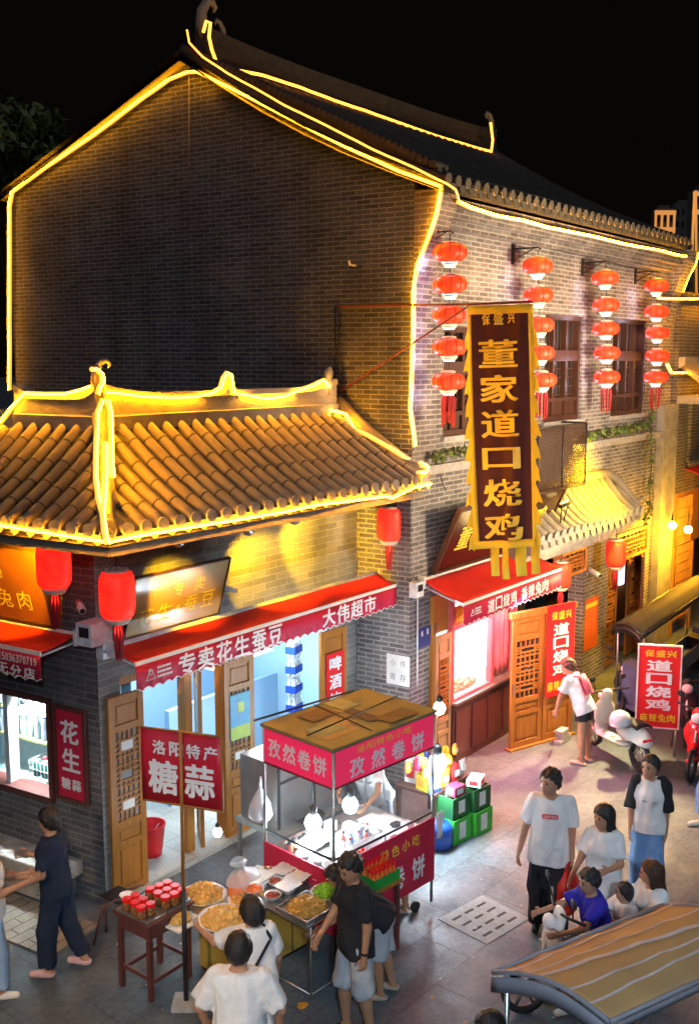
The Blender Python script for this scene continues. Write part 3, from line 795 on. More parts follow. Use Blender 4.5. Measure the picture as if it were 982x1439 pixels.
# underlay sheets
T5 = [0, .2, .4, .6, .8, 1.0]
for i in range(5):
    a, b = T5[i], T5[i + 1]
    xa, xb = EC[0] + (RC[0] - EC[0]) * a, EC[0] + (RC[0] - EC[0]) * b
    q = [right_pt(a, xa), right_pt(a, XG), right_pt(b, XG), right_pt(b, xb)]
    sk._add(q, [(0, 1, 2, 3)], 1); sk._add([v - 2 * tv for v in q], [(3, 2, 1, 0)], 1)
LEND = 3.75; LR = 2.49
def left_far(t): return LEND - (LEND - LR) * t
for i in range(5):
    a, b = T5[i], T5[i + 1]
    q = [left_pt(a, left_far(a)), left_pt(a, ra * a), left_pt(b, ra * b), left_pt(b, left_far(b))]
    sk._add(q, [(0, 1, 2, 3)], 1); sk._add([v - 2 * tv for v in q], [(3, 2, 1, 0)], 1)
def tile_row(f, t1, seg=.30):
    """one run of overlapping half-round cover tiles"""
    n = max(1, int(round(t1 * 1.62 / seg)))
    for i in range(n):
        a, b = t1 * i / n, t1 * (i + 1) / n
        o = tv * .5
        if i: c_ = f(a) + o; d_ = f(a + .012) + o; sk.tube([c_, d_], .0605, 10, 1)
    sk.tube([f(t1 * i / (2 * n)) + tv * .5 for i in range(2 * n + 1)], .0582, 10, 0)
x = EC[0] + .22; k = 0
ends = []
while x < XG - .05:
    t1 = hip_t_right(x); tile_row(lambda t, x=x: right_pt(t, x + .012 * math.sin(x * 7)), t1); ends.append((right_pt(0, x), np.array([0, -1.0, 0]))); x += .2165
a = .22
while a < LEND:
    t1 = 1.0
    if a < ra: t1 = a / ra
    if a > LR: t1 = max(.1, (LEND - a) / (LEND - LR))
    tile_row(lambda t, a=a: left_pt(t, a), min(t1, 1)); ends.append((left_pt(0, a), -n2)); a += .2165
sko = sk.obj('skirt_roof', [M['tile'], pbr('pan_tile', (.115, .10, .085), .8, c2=(.05, .045, .04), scale=7)], shop)
en = MB()
for p, n in ends:
    p = p + tv * .5
    en.tube([p + n * .004, p + n * .03], .068, 12)
    s = np.array([-n[1], n[0], 0])
    m_ = p + s * .108 - np.array([0, 0, .03])
    en._add([m_ - s * .06 + n * .004, m_ + s * .06 + n * .004, m_ + s * .045 + n * .02 - np.array([0, 0, .07]), m_ + n * .025 - np.array([0, 0, .10]), m_ - s * .045 + n * .02 - np.array([0, 0, .07])], [(0, 1, 2, 3, 4)])
en.obj('eave_tiles', M['tile_end'], sko)
# eave board and soffit closing back to the walls
ea = MB()
for pts in ([EC + np.array([.02, .04, -.10]), np.array([XG, EC[1] + .04, EC[2] - .10])], [EC + d2 * .02 + n2 * .04 - np.array([0, 0, .10]), EC + d2 * LEND + n2 * .04 - np.array([0, 0, .10])]):
    a, b = pts; ea._add([a - np.array([0, 0, .06]), b - np.array([0, 0, .06]), b + np.array([0, 0, .09]), a + np.array([0, 0, .09])], [(0, 1, 2, 3)])
zs = EC[2] - .15
c0 = EC + np.array([.03, .05, 0]); 
ea._add([(c0[0], c0[1], zs), (XG, c0[1], zs), (XG, YA, zs + .1), (6.8, YA, zs + .1)], [(3, 2, 1, 0)])
l0 = EC + d2 * LEND + n2 * .05; l1 = LEF.p(-3.4, 0, 0)
ea._add([(c0[0], c0[1], zs), (l0[0], l0[1], zs), (l1[0], l1[1], zs + .1), (6.8, YA, zs + .1)], [(0, 1, 2, 3)])
ea.obj('eave_board', pbr('eave_board', (.34, .29, .24), .8, c2=(.22, .18, .15), scale=8), shop)
# crest ridge on both faces
cr = MB()
def crest(A, B, nrm, h0=.34, th=.07, k=24, lift0=.10, lift1=.10):
    ring = []
    for i in range(k + 1):
        t = i / k; p = A + (B - A) * t
        up = lift0 * max(0, 1 - t / .22) ** 2 + lift1 * max(0, (t - .78) / .22) ** 2
        z = lambda v: np.array([0, 0, v])
        ring.append([p + nrm * th * 1.5 - z(.05), p + nrm * th * 1.5 + z(.10), p + nrm * th + z(.11), p + nrm * th + z(h0 - .07 + up), p + nrm * th * 1.35 + z(h0 - .065 + up), p + nrm * th * 1.1 + z(h0 + up), p - nrm * th * 1.1 + z(h0 + up), p - nrm * th * 1.5 - z(.05)])
    cr.grid(ring, 0, False, True)
    cr._add(ring[0], [tuple(range(8))]); cr._add(ring[-1], [tuple(range(7, -1, -1))])
crest(RC.copy(), np.array([11.12, RC[1], RC[2]]), np.array([0, -1.0, 0]))
crest(RC + d2 * .0, RC + d2 * (LR - ra), -n2)
cro = cr.obj('crest_ridge', M['plaster'], sko)
og = MB()
curl(og, RC + np.array([-.02, -.02, .36]), -1, .50, tuple(-d2 * .4 + np.array([.8, 0, 0])), .06)
q = on_y(322, 553, RC[1] - .03); og.tube([q + np.array([-.10, 0, -.04]), q + np.array([-.03, 0, .08]), q + np.array([0, 0, .21])], [.07, .055, .02], 8); og.tube([q + np.array([.12, 0, -.04]), q + np.array([.04, 0, .08]), q + np.array([0, 0, .20])], [.06, .05, .02], 8)
q = on_y(461, 545, RC[1]); og.tube([q + np.array([-.05, 0, -.1]), q + np.array([-.02, 0, .1]), q + np.array([.01, 0, .22]), q + np.array([.05, 0, .27])], [.09, .07, .06, .02], 8)
og.obj('ridge_ornament', M['plaster'], sko)
hp = MB()
HT = [RC + np.array([0, 0, .10]), RC + (EC - RC) * .35 + np.array([0, 0, .12]), RC + (EC - RC) * .7 + np.array([0, 0, .13]), EC + np.array([-.02, -.02, .14])]
hp.tube(HT, [.10, .10, .095, .085], 8); hp.tube([p + np.array([0, 0, .07]) for p in HT], .06, 8)
hp.tube([EC + np.array([.05, .06, .10]), EC + np.array([-.03, -.03, .04])], [.09, .06], 8)
hp.obj('hip_ridge', M['tile'], sko)
vr = MB(); VR = [np.array([11.24, RC[1], RC[2] + .08]), np.array([11.27, 8.2, 4.88]), np.array([11.30, 7.75, 4.58]), np.array([11.32, 7.32, 4.36])]
vr.tube(VR, .10, 8); vr.tube([p + np.array([.0, 0, .08]) for p in VR], .06, 8); vr.obj('verge_ridge', M['tile'], sko)

# ------------------------------------------------------------------ stone bench along the left wall
be = thing('stone_bench', 'long rough white stone bench against the dark brick left wall', 'bench', LEF.p(-1.5, 0, .2))
b = MB(LEF); b.box(-4.5, -.30, .30, .46, .012, .40); b.obj('slab', M['stone'], be, bevel=.02)
b = MB(LEF); b.box(-4.4, -.42, .03, .298, .014, .34); bo = b.obj('base', M['stone'], be, bevel=.015)
b = MB(LEF); letters(b, LEF, [('正', -.62, .17, .17, .17)], n=.343, bold=.0); b.obj('lettering', pbr('green_paint', (.06, .20, .09), .7), bo)
b = MB(LEF); b.box(-.52, -.32, .462, .466, .1, .36); b.obj('paper_sheet', M['white'], be)

# ------------------------------------------------------------------ neighbouring shop at the far right
NBX = XE + .55
nb = thing('tea_house', 'low dark neighbouring shop at the far right edge with glowing yellow porch and tiled canopy', 'building', (NBX, 7.4, 0))
NB = Fr((0, 7.5, 0), (1, 0, 0))
w = MB(NB); wall(w, XE + .06, 30, 0, 7.1, -.3, 0, [(XE + .12, 27, 0, 3.1), (NBX + .2, 22.0, 3.6, 5.0)]); w.obj('front_wall', M['brick_far'], nb)
w = MB(NB); w.box(NBX + .2, 22.0, 3.6, 5.0, -.25, -.2); w.obj('window', M['glass_dark'], nb)
w = MB(NB); w.box(XE + .06, 30, 7.1, 7.25, -.4, .12); w.obj('parapet', M['tile_dark'], nb)
w = MB()
for i in range(40):
    u = XE + .1 + i * .24; w.tube([NB.p(u, 5.75, .1), NB.p(u, 5.45, .5), NB.p(u, 5.22, .85)], .075, 6)
w._add([NB.p(XE + .06, 5.7, .08), NB.p(30, 5.7, .08), NB.p(30, 5.2, .85), NB.p(XE + .06, 5.2, .85)], [(3, 2, 1, 0), (0, 1, 2, 3)][:1])
w.box
w.obj('canopy_roof', M['tile'], nb)
w = MB(NB); w.box(XE + .06, 30, 5.0, 5.16, .003, .7); w.box(XE + .06, 30, 5.72, 5.95, .003, .14); w.obj('canopy_cornice', M['plaster'], nb)
w = MB(NB); w.box(XE + .12, 27, 1.95, 3.1, -.2, -.02); w.quad((NBX - .2, .01, -1.4), (28, .01, -1.4), (28, 1.95, -1.4), (NBX - .2, 1.95, -1.4)); w.box(XE + .25, XE + .33, 0, 1.95, -.2, .03); w.box(XE + 1.4, XE + 1.48, 0, 1.95, -.2, .03); 
for k in range(9): w.box(XE + .5 + .1 * k, XE + .515 + .1 * k, .3, 3.0, -.019, .012)
for k in range(13): w.box(XE + .45, XE + 1.38, .35 + .2 * k, .365 + .2 * k, -.019, .010)
w.obj('porch_wall', wood('porch_wood', (.42, .22, .06), (.26, .12, .03)), nb)
w = MB(NB); w.box(NBX + .1, NBX + .16, .9, 2.2, -1.2, -1.1); w.box(NBX + .9, NBX + .96, .9, 2.2, -1.2, -1.1)
for k in range(5): w.box(NBX + .16, NBX + .9, 1.0 + k * .28, 1.03 + k * .28, -1.18, -1.12); w.box(NBX + .16 + k * .16, NBX + .19 + k * .16, .9, 2.2, -1.18, -1.12)
w.obj('lattice_screen', M['wood_red'], nb)
w = MB(NB); w.box(NBX + .1, NBX + .96, .9, 2.25, -1.35, -1.3); w.obj('lit_screen', glow('screen_light', (.9, .8, 1.0), 1.4), nb)

# ------------------------------------------------------------------ far tower blocks and the tree beyond the roof
def tower(name, px0, px1, ytop, dist, label, crown, seed, lit=.05):
    a, b = ray(px0, ytop), ray(px1, ytop)
    a = _C + a * dist / np.dot(a, _h) ; b = _C + b * dist / np.dot(b, _h)
    zt = float(a[2]); U = b - a; U[2] = 0; wd = float(np.linalg.norm(U)); fr = Fr((a[0], a[1], 0), U)
    t = thing(name, label, 'tower block', (a[0], a[1], 0))
    m = MB(fr); m.box(0, wd, 0, zt, -wd * .8, 0); m.box(wd * .2, wd * .75, zt, zt + wd * .18, -wd * .6, -.3); m.obj('wall', M['tower'], t)
    g = np.random.default_rng(seed); wi = MB(fr); li = MB(fr)
    nx = max(3, int(wd / 3.2)); nz = int(zt / 3.1)
    for i in range(nx):
        for j in range(nz - 22 if nz > 24 else 1, nz):
            u, v = wd * (i + .2) / nx, zt * j / nz
            (li if g.random() < lit else wi).box(u, u + wd * .5 / nx, v, v + 1.5, .02, .1)
    wi.obj('windows', M['glass_dark'], t)
    if li.v: li.obj('lit_windows', M['lit_win'], t)
    if crown:
        c = MB(fr)
        for v in (zt - 1.5, zt - 5.5): c.box(-.3, wd + .3, v, v + 1.0, .12, .5)
        for i in range(nx + 1): c.box(wd * i / nx - .25, wd * i / nx + .25, zt - 14, zt - 1.5, .12, .45)
        c.obj('crown_lights', M['crown'], t)
    return t
M['tower'] = pbr('tower_wall', (.13, .12, .11), .9); M['lit_win'] = glow('lit_window', (1, .8, .5), 1.3); M['crown'] = glow('crown_light', (1.0, .36, .03), .5)
tower('apartment_tower', 921, 947, 293, 260, 'distant apartment tower crowned with orange lights beyond the roof', True, 1)
tower('apartment_tower', 949, 971, 285, 300, 'distant unlit dark apartment tower behind the eave end', False, 2, .03)
tt = tower('apartment_tower', 975, 1010, 266, 240, 'distant tower at the right edge with one vertical light line', True, 3)
c = MB(); q0 = on_y(977, 266, 0) if False else None
def far_pt(x, y, d): v = ray(x, y); return _C + v * d / np.dot(v, _h)
c.tube([far_pt(977, 268, 239), far_pt(978, 430, 239)], .28, 6); c.obj('light_line', M['crown'], tt)

tr = thing('tree', 'dark leafy tree beyond the roof at the upper left', 'tree', (*far_pt(20, 230, 27)[:2], 0))
o = far_pt(20, 230, 27)
t = MB(); t.tube([(o[0], o[1], 0), (o[0] + .1, o[1], 5), (o[0] - .2, o[1] + .2, o[2] - .5)], [.35, .25, .1], 8)
g = np.random.default_rng(5)
for i in range(9):
    d = g.normal(size=3) * (1.4, 1.4, .7); t.tube([(o[0], o[1], 5.5 + g.random() * 3), np.array([o[0], o[1], o[2]]) + d * .5, np.array([o[0], o[1], o[2] + .3]) + d], [.1, .06, .02], 6)
t.obj('trunk', M['bark'], tr)
t = MB()
for i in range(16):
    d = g.normal(size=3); d /= np.linalg.norm(d); t.leaves(170, np.array([o[0], o[1], o[2]]) + d * (1.5, 1.5, 1.1) * g.random() ** .5 , .62, .15, 0, 100 + i, 2)
t.obj('crown', [M['plant'], M['leaf2']], tr)
# ------------------------------------------------------------------ light strips
def smooth_line(P, step=.12):
    P = [np.array(p, float) for p in P]; out = [P[0]]
    for a, b in zip(P[:-1], P[1:]):
        k = max(1, int(np.linalg.norm(b - a) / step))
        for i in range(1, k + 1): out.append(a + (b - a) * i / k)
    return out
def strip(P, label, r=.022, mat='neon', jit=.0016, name='light_strip', inn=(0, .022, 0)):
    S = smooth_line(P); g = np.random.default_rng(len(S))
    w = g.normal(size=(len(S), 3)) * jit; w = (w + np.roll(w, 1, 0) + np.roll(w, -1, 0)) / 1.7
    w[0] = w[-1] = 0
    th = mat == 'neon_thin'
    m = MB(); m.tube([p + d for p, d in zip(S, w)], r if th else r * .42, 6)
    o = m.obj(name, M[mat])
    if not th:                                          # added glowing tube behind the core, standing in for its halo
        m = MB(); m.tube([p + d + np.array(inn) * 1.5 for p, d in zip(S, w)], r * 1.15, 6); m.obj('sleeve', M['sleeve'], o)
    tag(o, label, 'light strip', 'amber light strips along the roof lines'); return o
def gpx(pts, n=.095): return [GAB.p(*GAB.px(x, y, n), n) for x, y in pts]
strip(gpx([(12, 548), (12, 400), (12, 290), (16, 270), (60, 237), (130, 190), (200, 137), (235, 112), (262, 101), (275, 100)]), 'amber light strip up the left edge and left slope of the big gable', .024, 'neon_wall', inn=(.022, 0, 0))
strip(gpx([(275, 100), (320, 122), (400, 163), (480, 204), (560, 240), (619, 262)]), 'amber light strip down the right slope of the big gable', .024, 'neon_wall', inn=(.022, 0, 0))
strip(gpx([(619, 263), (612, 300), (600, 335), (585, 372), (580, 400), (579, 470), (577, 540), (575, 575), (582, 627)], .05), 'amber light strip down the street-side corner of the gable wall', .024, 'neon_wall', inn=(.022, 0, 0))
def ypx(pts, Y): return [on_y(x, y, Y) for x, y in pts]
ynEave = YE - .03
strip([on_y(645, 283, ynEave + .1)] + ypx([(665, 292), (700, 303), (735, 309), (770, 319), (830, 331), (880, 343), (930, 352), (952, 358), (964, 360)], ynEave), 'long amber light strip along the upper eave above the lanterns', .024)
strip(gpx([(263, 42), (266, 60), (285, 80), (320, 103), (360, 125), (400, 148), (450, 172), (520, 208), (580, 235), (628, 258), (640, 266)], .42) + [on_y(645, 283, ynEave + .1)], 'thin dotted orange light strip on the verge tiles of the gable', .012, 'neon_thin')
YRf = YR - .55
strip(ypx([(286, 45), (290, 30), (296, 32), (294, 52), (298, 70), (304, 86), (330, 98), (370, 106), (420, 122), (470, 141), (520, 158), (570, 176), (620, 193), (660, 205), (690, 213), (692, 196), (689, 172)], YRf), 'orange light strip along the main roof ridge', .022, 'neon_thin')
ye = EC[1] - .03
strip(ypx([(152, 762), (200, 752), (260, 742), (330, 731), (400, 719), (450, 709), (520, 700), (545, 697), (552, 700), (566, 693), (585, 684), (606, 680)], ye), 'amber light strip along the right eave of the skirt roof', .024)
LE = Fr(EC, -d2)
strip([LE.p(*LE.px(x, y, .03), .03) for x, y in [(-60, 728), (0, 738), (60, 748), (120, 758), (152, 762)]], 'amber light strip along the left eave of the skirt roof', .024, inn=n2 * .022)
def hippx(pts):      # hip line lies in the vertical plane across the two faces
    U = np.array([RC[1] - EC[1], -(RC[0] - EC[0]), 0]); f = Fr(EC, U)
    out = []
    for x, y, t in pts:
        p = EC + (RC - EC) * t + np.array([-.19, -.19, .24]); f = Fr(p, U / np.linalg.norm(U)); u, v = f.px(x, y, .0); out.append(f.p(u, v, 0))
    return out
strip(hippx([(148, 724, 0.06), (141, 700, 0.19), (137, 670, 0.35), (138, 620, 0.61), (139, 580, 0.83), (146, 562, 0.93), (154, 562, 0.93), (158, 580, 0.83), (159, 620, 0.61), (161, 670, 0.35)]), 'looped amber light strip around the hip ridge of the skirt roof', .018)
strip(hippx([(151, 623, 0.60), (152, 660, 0.40), (150, 690, 0.24), (148, 722, 0.07), (150, 745, -0.05), (153, 762, -0.14)]), 'short bright amber light strip down the middle of the hip ridge', .022)
yc = RC[1] - .10
strip(ypx([(150, 551), (170, 553), (200, 557), (240, 559), (270, 558), (300, 552), (312, 545), (316, 531), (321, 524), (326, 526), (330, 552), (350, 556), (375, 561), (400, 557), (420, 549), (440, 542), (456, 534), (464, 544)], yc), 'amber light strip along the crest of the skirt roof, dipping round its centre finial', .022)
LC = Fr(RC - n2 * .11, -d2)
strip([LC.p(*LC.px(x, y), 0) for x, y in [(127, 543), (110, 549), (90, 554), (60, 554), (34, 553), (15, 573), (0, 592), (-25, 615)]], 'amber light strip along the left crest of the skirt roof', .022, inn=n2 * .022)
strip([on_y(x, y, RC[1] - .12) for x, y in [(131, 519), (139, 519), (146, 526), (147, 537), (142, 546), (140, 554)]], 'hook-shaped amber light strip on the corner finial of the skirt roof', .022)
strip([np.array(p) for p in [on_y(463, 576, RC[1] - .1), on_y(487, 582, 8.45), on_y(498, 602, 8.3), on_y(520, 612, 8.1), on_y(548, 628, 7.8), on_y(575, 645, 7.55), on_y(600, 658, 7.34)]], 'bright tangled amber light strip down the skirt roof verge beside the gable', .026)
strip([on_y(592, 650, 7.35), on_y(602, 655, 7.3), on_y(600, 664, 7.27), on_y(590, 664, 7.27)], 'short amber light loop at the outer corner of the skirt roof', .022)
strip([NB.p(*NB.px(x, y, .2), .2) for x, y in [(926, 419), (950, 420), (982, 420), (1040, 421)]], 'amber light strip along the parapet of the neighbouring shop', .022)
strip([NB.p(*NB.px(x, y, .2), .2) for x, y in [(938, 512), (944, 524), (960, 524), (1030, 524)]], 'amber light strip above the tiled canopy of the neighbouring shop', .022)
cg = FAC.px(958, 375)
strip([FAC.p(XE + .04, 8.0, .42), FAC.p(XE + .04, 7.75, .36), FAC.p(XE + .04, 7.5, .22), FAC.p(XE + .04, 7.25, .14)], 'short amber light strip on the far corbel under the eave', .012)

# ------------------------------------------------------------------ round lanterns in hanging strings
def lantern_mat(name, c, s, c2):
    m, N, L, P = _new(name)
    P.inputs['Base Color'].default_value = rgb((.70, .05, .018)); P.inputs['Roughness'].default_value = .5
    t = N.new('ShaderNodeTexCoord'); n = N.new('ShaderNodeTexNoise'); n.inputs['Scale'].default_value = 7
    L.new(t.outputs['Object'], n.inputs['Vector'])
    r = N.new('ShaderNodeValToRGB'); r.color_ramp.elements[0].color = rgb(c); r.color_ramp.elements[1].color = rgb(c2)
    r.color_ramp.elements[0].position = .35; r.color_ramp.elements[1].position = .65
    L.new(n.outputs['Fac'], r.inputs[0]); L.new(r.outputs[0], P.inputs['Emission Color'])
    P.inputs['Emission Strength'].default_value = s
    return m
M['lan_round'] = lantern_mat('lit_red_silk', (1, .022, .005), .62, (1, .055, .010))
M['lan_barrel'] = lantern_mat('lit_red_paper', (1, .008, .006), .95, (1, .022, .010))
M['lan_rib'] = pbr('lantern_rib', (.35, .02, .01), .5)
M['lan_base'] = pbr('lantern_cream', (.78, .70, .60), .5, c2=(.6, .5, .42))
M['lan_glow'] = glow('lantern_ring_light', (1.0, .80, .70), 2.4)
M['tassel'] = pbr('tassel_red', (.42, .02, .03), .7)
def lantern_proto(tassel):
    t = thing('round_lantern', None, 'lantern')
    m = ML(); k = 20; prof = [(.085, .108), (.14, .104), (.195, .078), (.222, .028), (.226, -.01), (.212, -.055), (.17, -.09), (.105, -.104)]
    vs = []
    for r_, h in prof:
        for j in range(k * 2):
            w_ = math.pi * j / k; q = r_ * (1.0 if j % 4 else .962); vs.append((q * math.cos(w_), q * math.sin(w_), h))
    K = 2 * k
    m._add(vs, [(i * K + (j + 1) % K, i * K + j, (i + 1) * K + j, (i + 1) * K + (j + 1) % K) for i in range(len(prof) - 1) for j in range(K)], 0, True)
    m.obj('shade', M['lan_round'], t)
    m = ML()
    for j in range(10):
        w_ = 2 * math.pi * j / 10; m.tube([(r_ * .975 * math.cos(w_), r_ * .975 * math.sin(w_), h) for r_, h in prof], .0065, 5)
    m.obj('ribs', M['lan_rib'], t)
    m = ML(); m.lathe([(.05, .145), (.09, .135), (.09, .106)], k=16); m.obj('top_cap', M['lan_base'], t)
    m = ML(); m.lathe([(.108, -.103), (.115, -.121), (.112, -.128)], k=18); m.lathe([(.098, -.134), (.10, -.153), (.085, -.158)], k=18); o = m.obj('base_ring', M['lan_base'], t)
    m = ML(); m.lathe([(.094, -.1265), (.096, -.1355)], k=18); m.lathe([(.076, -.157), (.07, -.182)], k=14); m.obj('ring_light', M['lan_glow'], o)
    m = ML(); m.tube([(0, 0, .13), (0, 0, .24)], .006, 5); m.obj('cord', M['black'], t)
    if tassel:
        m = ML()
        for j in range(9):
            w_ = 2 * math.pi * j / 9; c_, s_ = math.cos(w_), math.sin(w_); L_ = .36 + .1 * ((j * 7) % 4) / 4
            m.tube([(.06 * c_, .06 * s_, -.15), (.085 * c_, .085 * s_, -.24), (.075 * c_, .075 * s_, -.17 - L_)], [.007, .016, .011], 5)
        m.obj('tassel', M['tassel'], t)
    return t
cols = [([(632, 355), (632, 400), (631, 443), (631, 488), (630, 536)], 'gable corner'),
        ([(755, 374), (756, 415), (757, 457), (758, 496), (761, 534)], 'wall middle behind the banner'),
        ([(850, 391), (851, 429), (851, 462), (852, 496), (852, 530)], 'gap between the windows'),
        ([(922, 402), (922, 438), (923, 468), (923, 500), (921, 530)], 'far wall end')]
nth = ['topmost', 'second', 'middle', 'fourth', 'lowest, tasselled']
pa, pb = lantern_proto(False), lantern_proto(True); used = {}
lan_pos = []
for pts, where in cols:
    top = None
    for i, (x, y) in enumerate(pts):
        src = pb if i == 4 else pa
        q = FAC.px(x, y, .42); p = FAC.p(*q, .42)
        o = src if src.name not in used else copy_tree(src, p)
        used[src.name] = 1
        o.location = tuple(p); o['label'] = f'{nth[i]} red round lantern of the string by the {where}'
        o['group'] = 'round red lanterns on the street front'; lan_pos.append((p, i)); o.rotation_euler[2] = i * .7 + x
    p = FAC.p(*FAC.px(*pts[0], .42), .42)
    h = thing('lantern_bracket', f'dark iron wall bracket holding the lantern string at the {where}', 'bracket', p + np.array([0, .42, .26]), 0, 'iron brackets above the lantern strings')
    m = MB(); m.tube([p + np.array([0, .42, .27]), p + np.array([0, 0, .27]), p + np.array([0, -.05, .24])], .012, 6); m.tube([p + np.array([0, .40, .10]), p + np.array([0, .05, .27])], .009, 6); m.obj('arm', M['black'], h)
    m = MB(); m.box(p[0] - .04, p[0] + .04, p[1] + .40, p[1] + .42, p[2] + .05, p[2] + .34); m.obj('plate', M['black'], h)
for p, i in lan_pos:                                  # cool little LED under every lantern, washing the wall behind it
    lamp('lantern_led', 'POINT', p + np.array([-.12, .24, -.17]), 2.6, (.78, .76, 1.0), size=.03)

# ------------------------------------------------------------------ barrel lanterns under the eaves
def barrel(px, py, fr, n, label, s=1.0):
    p = fr.p(*fr.px(px, py, n), n)
    t = thing('barrel_lantern', label, 'lantern', p, 0, 'barrel-shaped red lanterns under the eaves')
    m = ML(); k = 32
    prof = [(.11, .235), (.15, .225), (.172, .18), (.178, .1), (.178, -.1), (.172, -.17), (.15, -.215), (.115, -.23)]
    vs = []
    for r_, h in prof:
        for j in range(k): q = r_ * s * (1.0 if j % 4 else .975); vs.append((q * math.cos(2 * math.pi * j / k), q * math.sin(2 * math.pi * j / k), h * s))
    m._add(vs, [(i * k + (j + 1) % k, i * k + j, (i + 1) * k + j, (i + 1) * k + (j + 1) % k) for i in range(len(prof) - 1) for j in range(k)], 0, True); m.obj('shade', M['lan_barrel'], t)
    m = ML(); m.lathe([(.115 * s, .25 * s), (.12 * s, .262 * s), (.12 * s, .234 * s)], k=20); m.obj('top_ring', M['lan_base'], t)
    m = ML(); m.lathe([(.13 * s, -.228 * s), (.135 * s, -.25 * s), (.10 * s, -.29 * s), (.06 * s, -.30 * s)], k=20); m.obj('bottom_cup', M['lan_base'], t)
    m = ML()
    for j in range(7):
        a = 2 * math.pi * j / 7; m.tube([(.03 * s * math.cos(a), .03 * s * math.sin(a), -.30 * s), (.045 * s * math.cos(a), .045 * s * math.sin(a), -.40 * s), (.03 * s * math.cos(a), .03 * s * math.sin(a), -.66 * s)], [.006, .014, .008], 5)
    m.obj('tassel', M['tassel'], t)
    m = ML(); m.tube([(0, 0, .25 * s), (0, 0, .42 * s)], .005, 5); m.tube([(-.1 * s, 0, .25 * s), (0, 0, .33 * s), (.1 * s, 0, .25 * s)], .004, 5); m.obj('cord', M['black'], t)
    lamp('lantern_bulb', 'POINT', p + np.array([0, 0, -.36 * s]), 2.2, (1, .12, .05), t, .05)
    return t
barrel(76, 795, LEF, .42, 'red barrel lantern under the left eave beside the orange signboard', .98)
barrel(165, 836, ANX, .62, 'red barrel lantern at the shop corner in front of the tilted signboard', 1.0)
barrel(547, 737, ANX, .55, 'red barrel lantern hanging at the brick pier between the two shop fronts', .95)
barrel(865, 778, FAC, .5, 'red barrel lantern before the dark doors at the far end of the street front', 1.0)
barrel(788, 808, FAC, .35, 'red barrel lantern half hidden behind the red chicken shop awning', .9)

# ------------------------------------------------------------------ tall banner on its bracket
XB = 11.30
bn = thing('banner', 'tall maroon banner with yellow flame edging and gold characters hanging over the street', 'banner', on_x(655, 428, XB))
BF = Fr((XB, 0, 0), (0, -1, 0))
def bpx(x, y, n=0): return BF.px(x, y, n)
(tlu, tlv), (tru, trv), (blu, blv), (bru, brv) = bpx(657, 430), bpx(747, 427), bpx(668, 772), bpx(752, 768)
def cloth(a, b, n=0):      # a across 0..1, b down 0..1 ; gently waving sheet
    u = (tlu + (blu - tlu) * b) * (1 - a) + (tru + (bru - tru) * b) * a
    v = (tlv * (1 - b) + blv * b) * (1 - a) + (trv * (1 - b) + brv * b) * a
    w_ = .035 * math.sin(a * 9 + b * 2.5) * (.25 + b) + .02 * math.sin(a * 17 + 4 * b)
    return BF.p(u, v, w_ + n)
m = MB(); m.grid([[cloth(.05 + .90 * i / 24, .012 + .985 * j / 60) for j in range(61)] for i in range(25)])
cl = m.obj('cloth', pbr('maroon_velvet', (.062, .005, .009), .75, c2=(.045, .003, .007), scale=5), bn, solid=.006)
m = MB()
m.grid([[cloth(a, j / 60, .002) for j in range(61)] for a in (-.01, .03, .06)]); m.grid([[cloth(a, j / 60, .002) for j in range(61)] for a in (.94, .97, 1.01)])
m.grid([[cloth(i / 24, b, .004) for b in (0, .02, .035)] for i in range(25)]); m.grid([[cloth(i / 24, b, .004) for b in (.968, .985, 1.0)] for i in range(25)])
for s_ in (0, 1):                                       # flame-shaped fringe
    for j in range(10):
        b0 = .09 + j * .092; L_ = .07 + .03 * ((j * 5 + s_ * 3) % 3)
        o_ = -.005 if s_ == 0 else 1.005; sg = -1 if s_ == 0 else 1
        q = [cloth(o_, b0, .001), cloth(o_ + sg * .055, b0 + .035, .004), cloth(o_ + sg * (.035 + L_ * .6), b0 + .085, .008), cloth(o_ + sg * .04, b0 + .078, .006), cloth(o_, b0 + .088, .001)]
        m.poly(q)
m.obj('flame_border', M['yellow_cloth'], bn, solid=.004)
m = MB()
for j in range(4):
    a = .24 + j * .225
    m.grid([[cloth(a + da, 1.0, .002), cloth(a + da, 1.06, .006 + .01 * math.sin(j)), cloth(a + da * 1.05, 1.118 + .012 * ((j * 2) % 3) / 2, .0)] for da in (0, .07, .14)])
m.obj('tail_strip', M['yellow_cloth'], bn, solid=.004)
BA = Fr(BF.p(tlu, blv, 0), BF.U)
wB = tru - tlu; hB = tlv - blv
m = MB()
def on_cloth(items, bold):
    for ch, a, b, w_, h_ in items:
        V, Fs = glyph(ch, 0.0)
        for k, (dx, dy) in enumerate([(0, 0), (1, .3), (-1, -.3), (.3, 1), (-.3, -1), (.8, .8), (-.8, -.8), (.8, -.8), (-.8, .8)]):
            m._add([cloth(a + (x * (1 - bold) + dx * bold) * w_, b - (y * (1 - bold) + dy * bold * .7) * h_, .030 + .0005 * k) for x, y in V], [f for f in Fs])
on_cloth([('保', .30, .055, .13, .048), ('盛', .50, .055, .13, .048), ('兴', .70, .052, .13, .046)], .02)
m.fr = None
on_cloth([(c, .49, .195 + i * .143, .62, .112 if c != '口' else .088) for i, c in enumerate('董家道口烧鸡')], .027)
m.obj('lettering', M['gold'], cl)
po = thing('banner_pole', 'thin red-brown pole and brace carrying the tall banner from the gable wall', 'pole', GAB.p(-1.1, 6.6, 0))
pA, pT, pB_ = GAB.p(*GAB.px(475, 430, .06), .06), BF.p(*bpx(748, 424), 0), GAB.p(*GAB.px(478, 550, .06), .06)
